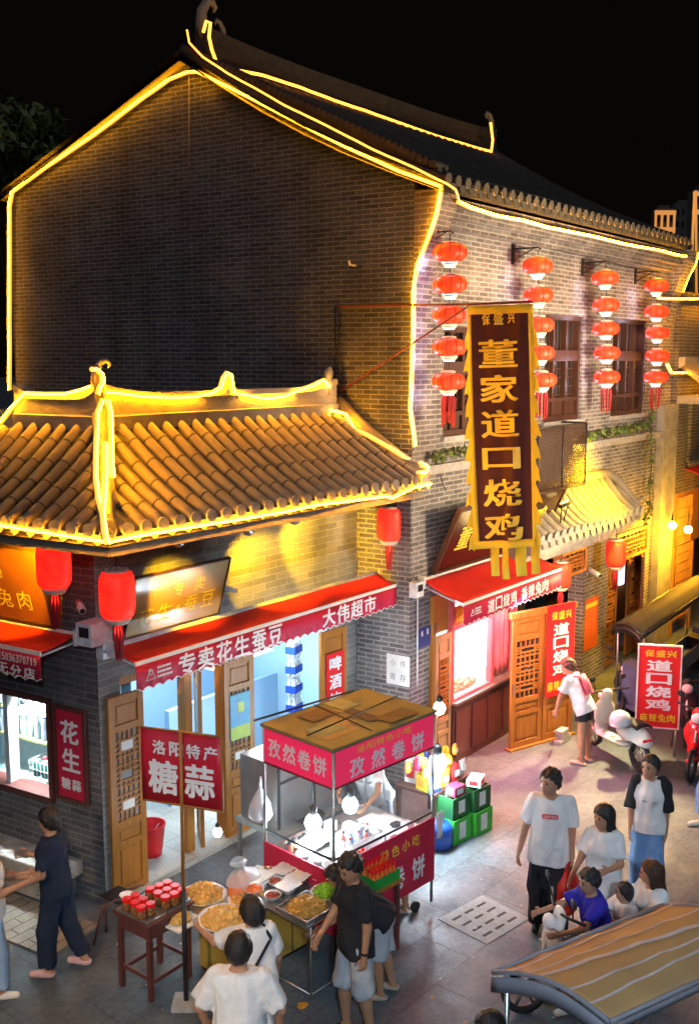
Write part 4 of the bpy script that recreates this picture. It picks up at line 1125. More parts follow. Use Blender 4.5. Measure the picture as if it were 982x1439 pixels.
m = MB(); m.tube([pA, BF.p(tlu - .02, tlv + .02, 0), pT], .016, 6); m.tube([pB_, BF.p(tlu + .02, tlv + .0, .0)], .013, 6); m.obj('arm', pbr('pole_red', (.20, .035, .02), .5), po)
m = MB(); m.tube([pA, pB_], .012, 6); m.tube([GAB.p(*GAB.px(470, 432, .05), .05), GAB.p(*GAB.px(470, 560, .05), .05)], .01, 6); m.obj('wall_rail', M['black'], po)

# ------------------------------------------------------------------ awnings
def awning(name, label, fr, u0, u1, zt, zf, zb, n0, n1, text, left_logo=None, du=0.0, scall=.14, hang=True):
    """sloping cloth from (n0, zt) to (n1, zf) with a scalloped valance down to zb"""
    t = thing(name, label, 'awning', fr.p((u0 + u1) / 2, zt, n0))
    m = MB(fr); K = 40
    def pt(i, j): 
        a, b = i / K, j / 6
        return (u0 + (u1 - u0) * a + du * b, zt + (zf - zt) * b - .03 * math.sin(math.pi * b) - .012 * math.sin(a * 23) * math.sin(math.pi * b), n0 + (n1 - n0) * b)
    m.grid([[pt(i, j) for j in range(7)] for i in range(K + 1)])
    m.obj('canopy_cloth', M['red_cloth'], t, solid=.006)
    v = MB(fr); ns = max(4, int((u1 - u0) / scall)); pts = []
    row_ = []
    nn = ns * 8
    for i in range(nn + 1):
        a = i / nn; u = u0 + du + (u1 - u0) * a
        zz = zb + .035 * abs(math.cos(a * ns * math.pi)) - .018
        wv = .012 * math.sin(a * 31)
        row_.append([(u, zf - .035, n1 + .012), (u, (zf + zb) / 2, n1 + .014 + wv * .5), (u, zz, n1 + .014 + wv)])
    v.grid(row_); vo = v.obj('valance', M['crimson'], t, solid=.004)
    e = MB(fr); e.tube([(p[2][0], p[2][1] - .004, p[2][2]) for p in row_], .006, 4); e.obj('trim', M['letter_white'], vo)
    b = MB(fr); b.box(u0 + du, u1 + du, zf - .035, zf + .005, n1 - .01, n1 + .012); b.obj('front_bar', M['white'], t)
    b = MB(fr); b.tube([(u0, zt - .02, n0), (u1, zt - .02, n0)], .035, 8); b.box(u0 - .03, u0, zt - .12, zt + .05, n0 - .06, n0 + .06); b.box(u1, u1 + .03, zt - .12, zt + .05, n0 - .06, n0 + .06); b.obj('roller', M['white_metal'], t)
    b = MB(fr)
    for u in (u0 + .06, u1 - .06): b.tube([(u, zt - .1, .01), (u + du, zf - .06, n1)], .014, 6)
    b.obj('arm', M['white_metal'], t)
    l = MB(fr)
    for items, sl in text: letters(l, fr, items, n1 + .024, .03, slant=sl)
    if left_logo:                                       # maker's emblem: triangle with a ring, and unreadable small print
        a, zc_, sc_ = left_logo
        l.tube([(a, zc_ - .05 * sc_, n1 + .026), (a + .14 * sc_, zc_ - .05 * sc_, n1 + .026), (a + .07 * sc_, zc_ + .06 * sc_, n1 + .026), (a, zc_ - .05 * sc_, n1 + .026)], .006 * sc_, 4)
        l.tube([(a + .07 * sc_ + .03 * sc_ * math.cos(q), zc_ + .035 * sc_ + .03 * sc_ * math.sin(q), n1 + .027) for q in [.63 * i for i in range(11)]], .005 * sc_, 4)
        g = np.random.default_rng(4)
        for r_ in range(3):
            x = a + .17 * sc_
            while x < a + .36 * sc_: w_ = .012 + .02 * g.random(); l.box(x, x + w_, zc_ + (.045 - .05 * r_) * sc_, zc_ + (.07 - .05 * r_) * sc_, n1 + .022, n1 + .025); x += w_ + .008
    l.obj('lettering', M['letter_white'], vo)
    return t
n1 = .66
a0 = ANX.px(190, 936, n1); a1 = ANX.px(556, 818, n1); a2 = ANX.px(200, 968, n1); a3 = ANX.px(556, 850, n1)
au0, au1, azf, azb = a0[0], a1[0], (a0[1] + a1[1]) / 2, (a2[1] + a3[1]) / 2
bk0 = ANX.px(163, 906, .33)
zc = (azf + azb) / 2 - .02
def uu(px_, py): return ANX.px(px_, py, n1)[0]
tx = [(row('专卖花生蚕豆', uu(247, 935), uu(396, 890), zc, .235, .84), .0), (row('大伟超市', uu(450, 865), uu(527, 845), zc + .01, .215, .88), .0)]
logo = []
awning('shop_awning', 'long red awning with white characters over the corner shop front', ANX, au0, au1, bk0[1], azf, azb, .33, n1, tx + logo, (uu(203, 952), zc, .95))
n1 = .70
b0 = FAC.px(650, 853, n1); b1 = FAC.px(788, 794, n1); b2 = FAC.px(650, 878, n1); b3 = FAC.px(788, 826, n1)
bk = FAC.px(607, 815, .03); zf2, zb2 = (b0[1] + b1[1]) / 2, (b2[1] + b3[1]) / 2; zc2 = (zf2 + zb2) / 2 - .015
def u2(px_, py): return FAC.px(px_, py, n1)[0]
tx = [(row('道口烧鸡', u2(682, 862), u2(724, 845), zc2, .19, .85), 0), (row('香辣兔肉', u2(729, 842), u2(768, 826), zc2, .19, .85), 0)]
awning('shop_awning', 'shorter red awning above the brightly lit roast chicken counter', FAC, b0[0], b1[0], FAC.px(607, 815, .03)[1] + .06, zf2, zb2, .05, n1, tx, (u2(659, 871), zc2, .72))
n1 = .62
c0 = LEF.px(0, 908, n1); c1 = LEF.px(58, 917, n1); c2_ = LEF.px(58, 960, n1)
awning('shop_awning', 'red awning with a phone number on the left wall of the corner shop', LEF, c0[0] - 1.6, c1[0], 3.06, c1[1], c2_[1] + .03, .12, n1,
       [(row('15036370719', LEF.px(1, 930, n1)[0], LEF.px(55, 936, n1)[0], c1[1] - .105, .085, .78), 0), (row('无分店', LEF.px(0, 945, n1)[0] - .02, LEF.px(54, 950, n1)[0], c1[1] - .235, .12, .8), 0)])
m = MB(NB); m.quad((NBX + .0, 3.62, .05), (28, 3.62, .05), (28, 3.25, 1.3), (NBX + .1, 3.25, 1.3)); m.box(NBX + .1, 28, 3.12, 3.245, 1.28, 1.30)
tag(m.obj('shop_awning', M['red_cloth'], solid=.01), 'plain red awning of the neighbouring shop at the right edge', 'awning')

# ------------------------------------------------------------------ signs
def board(name, label, fr, u0, u1, v0, v1, n, th, mat, frame=None, cat='sign', ft=.04, fmat=None):
    t = thing(name, label, cat, fr.p((u0 + u1) / 2, v0, n))
    b = MB(fr); b.box(u0, u1, v0, v1, n, n + th); bo = b.obj('panel', mat, t)
    if frame:
        f = MB(fr); k = ft
        f.box(u0 - k, u1 + k, v1, v1 + k, n - .005, n + th + .015); f.box(u0 - k, u1 + k, v0 - k, v0, n - .005, n + th + .015)
        f.box(u0 - k, u0, v0, v1, n - .005, n + th + .015); f.box(u1, u1 + k, v0, v1, n - .005, n + th + .015)
        f.obj('frame', frame, t)
    return t, bo
# framed sign on the left wall
s0, s1 = LEF.px(79, 1050, .08), LEF.px(116, 1060, .08); v1 = LEF.px(95, 1000, .08)[1]; v0 = LEF.px(98, 1122, .08)[1]
t, bo = board('wall_sign', 'red sign in a brown wooden frame beside the left shop window', LEF, s0[0], s1[0], v0, v1, .03, .03, M['crimson'], M['wood_red'])
W_ = s1[0] - s0[0]; uc = (s0[0] + s1[0]) / 2; H_ = v1 - v0
l = MB(LEF); letters(l, LEF, [('花', uc, v1 - H_ * .24, W_ * .66, H_ * .26), ('生', uc + .01, v1 - H_ * .56, W_ * .66, H_ * .26), ('糖', uc - W_ * .2, v1 - H_ * .84, W_ * .34, H_ * .13), ('蒜', uc + W_ * .2, v1 - H_ * .84, W_ * .34, H_ * .13)], .064, .035); l.obj('lettering', M['letter_white'], bo)
# orange lit signboard above the left awning (leaning forward)
q0 = LEF.px(76, 870, .12); LB = LEF.at(LEF.p(q0[0] + .02, 3.12, .10), 0, R(14))
t, bo = board('signboard', 'brown signboard under a warm spotlight above the left awning', LB, -1.9, -.02, 0, .86, 0, .04, pbr('brown_board', (.30, .085, .025), .35, c2=(.22, .06, .02), scale=3), M['wood_dark'])
l = MB(LB); letters(l, LB, [('鸡', -.72, .60, .22, .24), ('兔', -.66, .25, .22, .22), ('肉', -.36, .25, .20, .22)], .044, .01); l.obj('lettering', M['gold'], bo)
# tilted signboard above the right awning
q0, q1, q2, q3 = ANX.px(175, 893, .06), ANX.px(303, 862, .06), ANX.px(178, 812, .3), ANX.px(325, 785, .3)
RB = ANX.at(ANX.p(q0[0], (q0[1] + q1[1]) / 2, .05), 0, R(17))
wR = (q1[0] + q3[0]) / 2 - q0[0]; hR = .70
t, bo = board('signboard', 'tilted glossy brown signboard with gold characters above the long red awning', RB, -.02, wR, 0, hR, 0, .035, pbr('bronze_board', (.42, .27, .09), .2, c2=(.34, .21, .065), scale=2, spec=.7), M['wood_dark'], ft=.015)
l = MB(RB); letters(l, RB, [('专', wR * .47, hR * .66, .16, .17), ('卖', wR * .70, hR * .68, .16, .17), ('花', wR * .16, hR * .30, .20, .20), ('生', wR * .36, hR * .31, .20, .20), ('·', wR * .50, hR * .33, .05, .05), ('蚕', wR * .64, hR * .34, .20, .20), ('豆', wR * .83, hR * .35, .20, .20)], .04, .012); l.obj('lettering', M['gold'], bo)
# dark main signboard over the chicken shop
q0, q1 = FAC.px(612, 808, .1), FAC.px(760, 765, .1)
MBd = FAC.at(FAC.p(q0[0], q0[1] + .07, .06), 0, R(24))
wM = q1[0] - q0[0]
t, bo = board('signboard', 'dark lacquered signboard with gold characters tilted above the chicken shop, partly behind the banner', MBd, 0, wM, 0, .95, 0, .05, pbr('dark_lacquer', (.035, .008, .006), .25, c2=(.022, .006, .005), scale=2, spec=.6), M['wood_dark'])
l = MB(MBd); letters(l, MBd, [(c, .42 + i * (wM - .5) / 6, .50, .34, .40) for i, c in enumerate('董家道口烧鸡')], .056, .02); l.obj('lettering', M['gold'], bo)
# beer poster on the right shop leaf
u0, u1 = .09, .45
t, bo = board('poster', 'red beer poster on the pale wooden door leaf beside the pier', AR, u0, u1, 1.0, 1.96, .055, .006, M['red_bright'], cat='poster')
l = MB(AR); letters(l, AR, column('啤酒饮料', (u0 + u1) / 2, 1.93, .93, .24, .80), .064, .035); l.obj('lettering', M['letter_white'], bo)
b = MB(AR); b.prism([(u0, 1.0), (u1, 1.0), (u1, 1.22), (u1 - .12, 1.30), (u1 - .2, 1.16), (u0, 1.08)], .0625, .0632); b.obj('print', pbr('cyan_print', (.03, .42, .62), .5), bo)
# left-luggage notice on the pier
PG = GAB; q0, q1 = PG.px(543, 918, .03), PG.px(575, 966, .03)
t, bo = board('notice', 'white left-luggage notice on the grey brick pier', PG, q0[0], q1[0], q1[1], q0[1], .024, .006, M['white'], cat='notice')
wn_, hn = q1[0] - q0[0], q0[1] - q1[1]
l = MB(PG); letters(l, PG, [('小', q0[0] + wn_ * .28, q0[1] - hn * .27, .09, .10), ('件', q0[0] + wn_ * .72, q0[1] - hn * .27, .09, .10), ('寄', q0[0] + wn_ * .28, q0[1] - hn * .73, .09, .10), ('存', q0[0] + wn_ * .72, q0[1] - hn * .73, .09, .10)], .033, .0); l.obj('lettering', pbr('grey_ink', (.20, .24, .28), .6), bo)
# blue house number plate
q0, q1 = FAC.px(589, 886, .02), FAC.px(612, 897, .02)
t, bo = board('number_plate', 'small blue house number plate on the brick pier beside the chicken shop', FAC, q0[0], q1[0] + .02, q1[1] - .06, q0[1] + .02, .004, .01, pbr('blue_plate', (.03, .06, .25), .35), cat='plate')
b = MB(FAC); u = q0[0]; b.box(u + .06, u + .10, q0[1] - .10, q0[1] - .03, .0145, .016); b.box(u + .20, u + .24, q0[1] - .10, q0[1] - .02, .0145, .016); b.obj('lettering', M['white'], bo)
# door banner
v1_ = DR.px(785, 849, .03)[1]; bo_h = DR.px(785, 976, .03)[1]; u0, u1 = DR.px(768, 900, .03)[0], DR.px(806, 900, .03)[0]
W_ = u1 - u0; H_ = v1_ - bo_h
t, bo = board('door_banner', 'bright red vertical banner hanging on the wooden chicken shop doors', DR, u0, u1, bo_h, v1_, .03, .006, M['red_bright'], cat='banner')
l = MB(DR); letters(l, DR, column('道口烧鸡', (u0 + u1) / 2, v1_ - H_ * .20, v1_ - H_ * .79, W_ * .55, .86), .039, .035); l.obj('lettering', M['letter_white'], bo)
l = MB(DR); letters(l, DR, row('保盛兴', u0 + W_ * .12, u1 - W_ * .12, v1_ - H_ * .12, H_ * .09) + row('麻辣兔肉', u0 + W_ * .03, u1 - W_ * .03, v1_ - H_ * .89, H_ * .11), .039, .025); l.obj('lettering', M['letter_yellow'], bo)
# orange notice on brick
q0, q1 = FAC.px(823, 842, .02), FAC.px(839, 908, .02)
t, bo = board('notice', 'faded orange-red paper notice on the narrow brick wall between the doors', FAC, q0[0], q1[0], q1[1] + .02, q0[1] - .02, .004, .004, pbr('orange_paper', (.62, .12, .03), .6, c2=(.55, .09, .03)), cat='notice')
b = MB(FAC); b.box(q0[0] + .04, q1[0] - .04, q0[1] - .2, q0[1] - .12, .0085, .0095); b.obj('print', M['gold'], bo)
# standing red sign by the scooters
P0, P1 = on_z(899, 1112), on_z(949, 1062)
SG = Fr(on_z(897, 1060), on_z(950, 1064) - on_z(897, 1060))
q0, q1 = SG.px(898, 906), SG.px(951, 1023)
t = thing('standing_sign', 'red free-standing sign with white and yellow characters beside the white scooter', 'sign', SG.O)
W_, H_ = q1[0] - q0[0], q0[1] - q1[1]; uc = (q0[0] + q1[0]) / 2
b = MB(SG); b.box(q0[0], q1[0], q1[1], q0[1], 0, .02); bo = b.obj('panel', M['red_bright'], t)
b = MB(SG); k = .022
b.box(q0[0] - k, q1[0] + k, q0[1], q0[1] + k, -.01, .03); b.box(q0[0] - k, q1[0] + k, q1[1] - k, q1[1], -.01, .03); b.box(q0[0] - k, q0[0], q1[1], q0[1], -.01, .03); b.box(q1[0], q1[0] + k, q1[1], q0[1], -.01, .03)
b.obj('frame', M['white_metal'], t)
for u in (q0[0] + .02, q1[0] - .02):
    b = MB(SG); b.tube([(u, q1[1], .0), (u, 0.0, -.02)], .014, 6); b.tube([(u, q0[1] - .1, -.012), (u, 0.0, -.45)], .012, 6); b.obj('leg', M['steel'], t)
l = MB(SG); letters(l, SG, column('道口烧鸡', uc, q0[1] - H_ * .16, q0[1] - H_ * .80, W_ * .60, .84), .024, .04); l.obj('lettering', M['letter_white'], bo)
l = MB(SG); letters(l, SG, row('保盛兴', q0[0] + W_ * .12, q1[0] - W_ * .08, q0[1] - H_ * .09, H_ * .085) + row('麻辣兔肉', q0[0] + W_ * .06, q1[0] - W_ * .06, q0[1] - H_ * .885, H_ * .10), .024, .03); l.obj('lettering', M['letter_yellow'], bo)

# ------------------------------------------------------------------ small fittings: spotlights, cameras, boxes, cage, plants, cables
M['warm_lens'] = glow('warm_lens', (1, .66, .18), 3.5)
def spotlight(p, target, label, energy=90, ang=62, col=(1, .55, .002)):
    p = np.array(p, float); d = np.array(target, float) - p; d /= np.linalg.norm(d)
    t = thing('spotlight', label, 'spotlight', p, 0, 'small round spotlights under the skirt roof eave')
    m = MB(); m.tube([p - d * .10, p - d * .07, p + d * .04, p + d * .06], [.03, .06, .065, .07], 12, smooth=True); m.obj('housing', M['steel'], t)
    m = MB(); m.tube([p + d * .0605, p + d * .063], .055, 12); m.obj('lens', M['warm_lens'], t)
    m = MB(); m.tube([p - d * .05, p + np.array([0, 0, .16])], .012, 5); m.obj('bracket', M['black'], t)
    lamp('spot_beam', 'SPOT', p + d * .08, energy, col, t, .04, np.array(target, float), ang, .55)
for i, (x, y, tx_, ty, e, lb) in enumerate([(251, 757, 245, 850, 48, 'spotlight under the right eave above the tilted signboard'), (349, 742, 372, 815, 75, 'left of the two middle spotlights aimed at the bare annex wall'), (413, 728, 455, 770, 85, 'right of the two middle spotlights aimed at the bare annex wall')]):
    p = ANX.p(*ANX.px(x, y, .85), .85); spotlight(p, ANX.p(*ANX.px(tx_, ty, 0.0), 0), lb, e * 7, 48)
spotlight(LEF.p(*LEF.px(40, 757, .7), .7), LEF.p(*LEF.px(28, 830, .1), .1), 'spotlight under the left eave over the brown signboard', 300)
def cctv(p, dr, label, s=1.0):
    p = np.array(p, float); d = np.array(dr, float); d /= np.linalg.norm(d)
    t = thing('security_camera', label, 'camera', p)
    f = Fr(p, np.cross((0, 0, 1), d) * -1, np.cross(np.cross((0, 0, 1), d) * -1, d) * -1 if False else (0, 0, 1))
    m = MB(); m.tube([p - d * .13 * s, p + d * .10 * s], .038 * s, 10); m.obj('body', M['white_metal'], t)
    m = MB(); m.tube([p + d * .10 * s, p + d * .105 * s], .030 * s, 10); m.obj('lens', M['black'], t)
    m = MB(); m.tube([p - d * .08 * s, p - d * .1 * s + np.array([0, .06, -.1]) * s], .014 * s, 6); m.obj('bracket', M['white_metal'], t)
cctv(LEF.p(*LEF.px(114, 853, .15), .15), (-.5, -.9, -.25), 'white bullet security camera on the corner shop left wall')
cctv(ANX.p(*ANX.px(323, 828, .15), .15), (.5, -.8, -.2), 'white security camera beside the tilted signboard', .9)
cctv(FAC.p(*FAC.px(835, 805, .15), .15), (-.2, -.9, -.3), 'white security camera on the brick between the two doorways', 1.2)
def wallbox(fr, px_, py, w_, h_, n, label, dark=True):
    u, v = fr.px(px_, py, n); t = thing('utility_box', label, 'utility box', fr.p(u, v, n))
    b = MB(fr); b.box(u - w_ / 2, u + w_ / 2, v - h_ / 2, v + h_ / 2, .005, n); b.obj('case', M['white_metal'], t, bevel=.006)
    b = MB(fr); b.box(u - w_ * .28, u + w_ * .32, v - h_ * .1, v + h_ * .34, n + .0005, n + .006); b.obj('face_plate', M['black'] if dark else M['steel'], t)
wallbox(LEF, 118, 893, .22, .24, .30, 'boxy white floodlight on the corner shop left wall')
wallbox(ANX, 152, 913, .13, .20, .12, 'small white meter box at the corner next to the awning', False)
wallbox(FAC, 590, 829, .19, .21, .12, 'white junction box on the brick pier left of the chicken shop')
t = MB(FAC); u, v = FAC.px(590, 842, .1); t.tube([(u, v, .06), (u + .01, FAC.px(588, 965, .1)[1], .06)], .012, 6); tag(t.obj('conduit_pipe', M['white_metal']), 'thin white vertical pipe running down the brick pier', 'pipe')
# floodlight over the porch and its yellow beam
p = FAC.p(*FAC.px(793, 712, .55), .55)
t = thing('floodlight', 'slim bracket floodlight standing on the porch roof eave', 'floodlight', p)
b = MB(); b.tube([p + np.array([-.16, 0, .02]), p + np.array([.16, 0, .05])], .035, 8); b.obj('housing', M['black'], t)
b = MB(); b.tube([p + np.array([-.12, .01, .055]), p + np.array([.12, .01, .085])], .02, 6); b.obj('lens', M['warm_lens'], t)
b = MB(); b.tube([p + np.array([-.12, 0, 0]), p + np.array([-.03, .05, -.32])], .012, 5); b.tube([p + np.array([.12, 0, 0]), p + np.array([.03, .05, -.32])], .012, 5); b.obj('bracket', M['black'], t)
lamp('flood_beam', 'SPOT', FAC.p((pu0 + pu1) / 2 + .2, 4.25, 1.15), 1150, (1, .58, .002), t, .08, FAC.p((pu0 + pu1) / 2 + .2, 3.6, .25), 120, .6)
# air-conditioner cage
q0, q1 = FAC.px(756, 602, .5), FAC.px(821, 680, .5)
ac = thing('air_conditioner_cage', 'dark lattice cage round an air conditioner above the yellow porch roof', 'cage', FAC.p(q0[0], q1[1], .25))
b = MB(FAC); b.box(q0[0] + .15, q1[0] - .15, q1[1] + .1, q0[1] - .1, .05, .35); b.obj('cooling_unit', pbr('dusty_unit', (.32, .31, .30), .6), ac, bevel=.01)
b = MB(FAC); k = .016
for u in (q0[0], (q0[0] + q1[0]) / 2, q1[0]): b.tube([(u, q1[1], .5), (u, q0[1], .5)], k, 6)
for v in (q1[1], q0[1]): b.tube([(q0[0], v, .0), (q0[0], v, .5), (q1[0], v, .5), (q1[0], v, .0)], k, 6)
b.obj('frame', M['black'], ac)
b = MB(FAC); s_ = .062; W_, H_ = q1[0] - q0[0], q0[1] - q1[1]
def diag(fr_u, n_, W_, H_, flip, o, ax):
    k = int((W_ + H_) / s_)
    for i in range(1, k):
        c_ = i * s_; a0, b0 = (min(c_, W_), max(0, c_ - W_)); a1, b1 = (max(0, c_ - H_), min(c_, H_))
        f_ = (lambda a, bb: (o[0] + (W_ - a if flip else a), o[1] + bb, n_)) if ax == 0 else (lambda a, bb: (fr_u, o[1] + bb, (W_ - a if flip else a)))
        b.tube([f_(a0, b0), f_(a1, b1)], .0078, 4, cap=False)
for fl in (0, 1): diag(0, .49, W_, H_, fl, (q0[0], q1[1]), 0); diag(q0[0], 0, .5, H_, fl, (0, q1[1]), 1)
b.obj('mesh', M['wood_dark'], ac)
# plants on the string course and the creeper by the pier
def plant(name, label, pts, r, n, size, seed):
    t = thing(name, label, 'plant', pts[0])
    m = MB(); m.tube([np.array(p, float) for p in pts], .01, 5); m.obj('stem', M['bark'], t)
    m = MB()
    for i, p in enumerate(pts):
        m.leaves(n, p, r, size, 0, seed + i, 2)
    m.obj('leaves', [M['plant'], M['leaf2']], t)
plant('creeper', 'small green creeper on the ledge beside the banner', [FAC.p(*FAC.px(x, y, .12), .12) for x, y in [(612, 642), (622, 640), (634, 637), (645, 636), (655, 634)]], (.10, .06, .08), 34, .045, 10)
plant('creeper', 'leafy creeper spreading along the ledge under the far windows', [FAC.p(*FAC.px(x, y, .14), .14) for x, y in [(826, 616), (836, 611), (848, 609), (860, 607), (872, 605), (884, 603), (895, 600), (906, 598)]], (.16, .07, .09), 45, .05, 30)
plant('creeper', 'thin green creeper climbing the brick beside the far pier', [FAC.p(*FAC.px(x, y, .22), .22) for x, y in [(916, 560), (914, 590), (914, 620), (915, 650), (913, 680), (912, 715), (905, 730)]], (.10, .06, .22), 30, .05, 60)
def cable(P, label, r=.007, sag=0.0, mat='black'):
    Q = []
    for a, b in zip(P[:-1], P[1:]):
        for i in range(8):
            t = i / 8; Q.append(np.array(a) * (1 - t) + np.array(b) * t - np.array([0, 0, sag * 4 * t * (1 - t)]))
    Q.append(np.array(P[-1])); m = MB(); m.tube(Q, r, 5); tag(m.obj('cable', M[mat]), label, 'cable', 'thin dark cables')
cable([ANX.p(*ANX.px(505, 690, .03), .03), ANX.p(*ANX.px(503, 770, .03), .03), ANX.p(*ANX.px(502, 800, .03), .03)], 'thin dark cable running down the seam between annex wall and pier')
cable([ANX.p(*ANX.px(556, 838, .6), .6), FAC.p(*FAC.px(580, 810, .05), .05), FAC.p(*FAC.px(612, 820, .1), .1)], 'dark cable looping over the pier between the two awnings', .006, .05)
cable([GAB.p(*GAB.px(612, 200, .25), .25)] and [FAC.p(*FAC.px(612, 645, .05), .05), FAC.p(*FAC.px(618, 668, .05), .05), FAC.p(*FAC.px(626, 690, .05), .05)], 'short dark cable hanging under the ledge creeper left of the banner')
m = MB(); hk = GAB.p(*GAB.px(498, 373, .04), .04); m.tube([hk - GAB.N * .04, hk + GAB.N * .12, hk + GAB.N * .14 + np.array([0, 0, .05])], .016, 6); tag(m.obj('wall_hook', M['white_metal']), 'small pale hook on the upper right of the blank gable', 'hook')

# ------------------------------------------------------------------ lamps that light the place
lamp('shop_ceiling_lamp', 'AREA', ANX.p(9.2, 2.70, -1.0), 100, (.86, .95, 1.0), size=1.6, target=ANX.p(9.2, 0, -1.2))
lamp('shop_front_lamp', 'AREA', ANX.p(9.9, 2.34, -.5), 40, (.80, .92, 1.0), size=.8, target=ANX.p(9.9, 0, .6))
lamp('window_lamp', 'AREA', LEF.p(-1.2, 2.5, -.42), 200, (.80, .97, 1.0), size=.35, target=LEF.p(-1.2, 0, -.46))
lamp('counter_lamp', 'AREA', FAC.p(cu0 + .7, 2.6, -1.2), 190, (1.0, .93, .95), size=1.0, target=FAC.p(cu0 + .7, 0, -1.0))
lamp('counter_front_lamp', 'AREA', FAC.p(cu0 + .75, 2.40, .50), 170, (1.0, .20, .28), size=.7, target=FAC.p(cu0 + 1.2, 0, 1.0))
lamp('assumed_porch_lamp', 'SPOT', FAC.p(15.4, 2.95, 1.7), 1500, (1.0, .72, .34), size=.12, target=on_z(800, 1092), spot=70, blend=.8)  # assumed source of the warm pool on the paving, without a fixture
lamp('door_lamp', 'POINT', FAC.p(14.6, 2.55, .9), 26, (1.0, .66, .25), size=.15)
for x, y in [(944, 738), (966, 744)]:
    p = NB.p(*NB.px(x, y, .5), .5); t = thing('bulb', 'bare yellow bulb under the neighbouring shop porch, ' + ('left one' if x == 944 else 'right one'), 'bulb', p, 0, 'yellow bulbs of the neighbouring shop')
    m = MB(); m.ball(p, .085, 12); m.obj('glass_globe', glow('yellow_bulb_%d' % x, (1, .55, .06), 14), t)
    m = MB(); m.tube([p + np.array([0, 0, .07]), p + np.array([0, 0, .13]), (p[0], p[1], 2.975)], [.025, .02, .005], 6); m.obj('socket', M['black'], t)
    lamp('bulb_light', 'POINT', p + np.array([0, -.1, -.1]), 260, (1, .46, .02), t, .08)
lamp('added_wall_wash', 'AREA', FAC.p(13.2, 4.7, 6.0), 400, (1.0, .76, .46), size=2.0, target=FAC.p(15.0, 5.8, 0), spot=100)  # unseen area light added for the wash on the street front
# lamps added out of view for fill; the left lane one is assumed
def added_lamp(p, energy, col, label, tgt, spot=80):
    p = np.array(p, float); t = thing('added_lamp', label, 'street lamp', (p[0], p[1], 0))
    m = MB(); m.tube([(p[0], p[1], 0), (p[0], p[1], p[2])], [.09, .06], 10); m.obj('pole', M['black'], t)
    m = MB(); m.tube([p + np.array([0, 0, .0]), p + np.array([0, 0, .12])], [.22, .1], 12); m.obj('lamp_head', M['black'], t)
    lamp('lamp_light', 'SPOT', p + np.array([0, 0, -.10]), energy, col, t, .22, np.array(tgt, float), spot, .9)
added_lamp((13.0, -5.5, 8.0), 1000, (.72, .87, 1.0), 'street lamp on the far side of the street', (9.8, 4.0, 0), 58)  # unseen spot added to put cool light on the paving
added_lamp((-3.0, 3.4, 7.0), 2600, (1.0, .64, .34), 'street lamp on the left side lane', (4.4, 6.3, 0), 42)  # assumed source of the warm light on the ground at the lower left
added_lamp((-2.2, -2.6, 8.0), 3900, (.66, .85, 1.0), 'tall street lamp beside the viewer', (7.9, 5.2, .6), 44)  # cool fill added to brighten the stall and the walkers
added_lamp((-3.2, 0.2, 4.2), 4200, (1.0, .86, .66), 'street lamp with a narrow beam towards the tall banner', (11.3, 6.15, 5.1), 14)  # spot added only to brighten the banner
m = MB(); m.tube([GAB.p(*GAB.px(x, y, .02), .02) for x, y in [(266, 106), (266, 180), (265, 262)]], .008, 5); tag(m.obj('conduit_pipe', M['stone_trim']), 'thin pale vertical conduit below the peak of the blank gable', 'pipe')
cable([GAB.p(*GAB.px(x, y, .03), .03) for x, y in [(470, 432), (540, 428), (578, 426)]], 'dark cable running along the right side of the blank gable', .008)
cable([FAC.p(*FAC.px(x, y, .05), .05) for x, y in [(640, 310), (740, 338), (838, 362), (918, 380)]], 'long dark cable strung under the upper eave between the lantern brackets', .007, .04)
cable([FAC.p(*FAC.px(x, y, .04), .04) for x, y in [(816, 700), (818, 760), (824, 800)]], 'dark cable dropping down the brick beside the porch cornice', .007)
# ------------------------------------------------------------------ snack cart
an = R(-6.5)
CO = np.array([7.36, 5.76, 0.0])
CF = Fr(CO, (math.cos(an), math.sin(an), 0))                       # right (street) side of the cart
CL = Fr(CO, (math.sin(an), -math.cos(an), 0))                      # front end of the cart, facing left
CW, CD = 1.50, .98
M['cart_red'] = pbr('cart_red_board', (.74, .03, .11), .4, c2=(.66, .022, .09), scale=3, emit=(1.0, .03, .12), es=.30)  # weak emission put into the red so the boards look brighter
M['bulb'] = glow('cool_bulb', (.70, .90, 1.0), 13.0)
ct = thing('snack_cart', 'steel snack cart with pink-red signboards, flat cluttered roof and glass sides', 'cart', CO)
def cbox(mb, x0, x1, y0, y1, z0, z1): mb.box(x0, x1, z0, z1, -y1, -y0)     # cart coordinates: x along, y into the cart
m = MB(CF); cbox(m, -.03, CW + .03, -.03, CD + .03, 2.225, 2.255); m.obj('roof_board', pbr('roof_plywood', (.27, .25, .10), .7, c2=(.15, .125, .05), scale=2.5, amt=.9), ct)
m = MB(CF); g = np.random.default_rng(3)
for i in range(7):
    x, y, w_, d_ = g.random() * (CW - .4), g.random() * (CD - .3), .15 + .4 * g.random(), .12 + .3 * g.random(); z = 2.256 + .003 * i
    cbox(m, x, min(x + w_, CW), y, min(y + d_, CD), z, z + .0025)
    m.m[-6:] = [int(g.integers(4))] * 6
m.obj('roof_litter', [pbr('litter_tan', (.40, .29, .12), .8, scale=9), pbr('litter_brown', (.17, .12, .055), .8, scale=9), pbr('litter_green', (.34, .36, .17), .8, c2=(.26, .26, .12)), pbr('litter_dark', (.13, .09, .06), .8, scale=9)], ct)
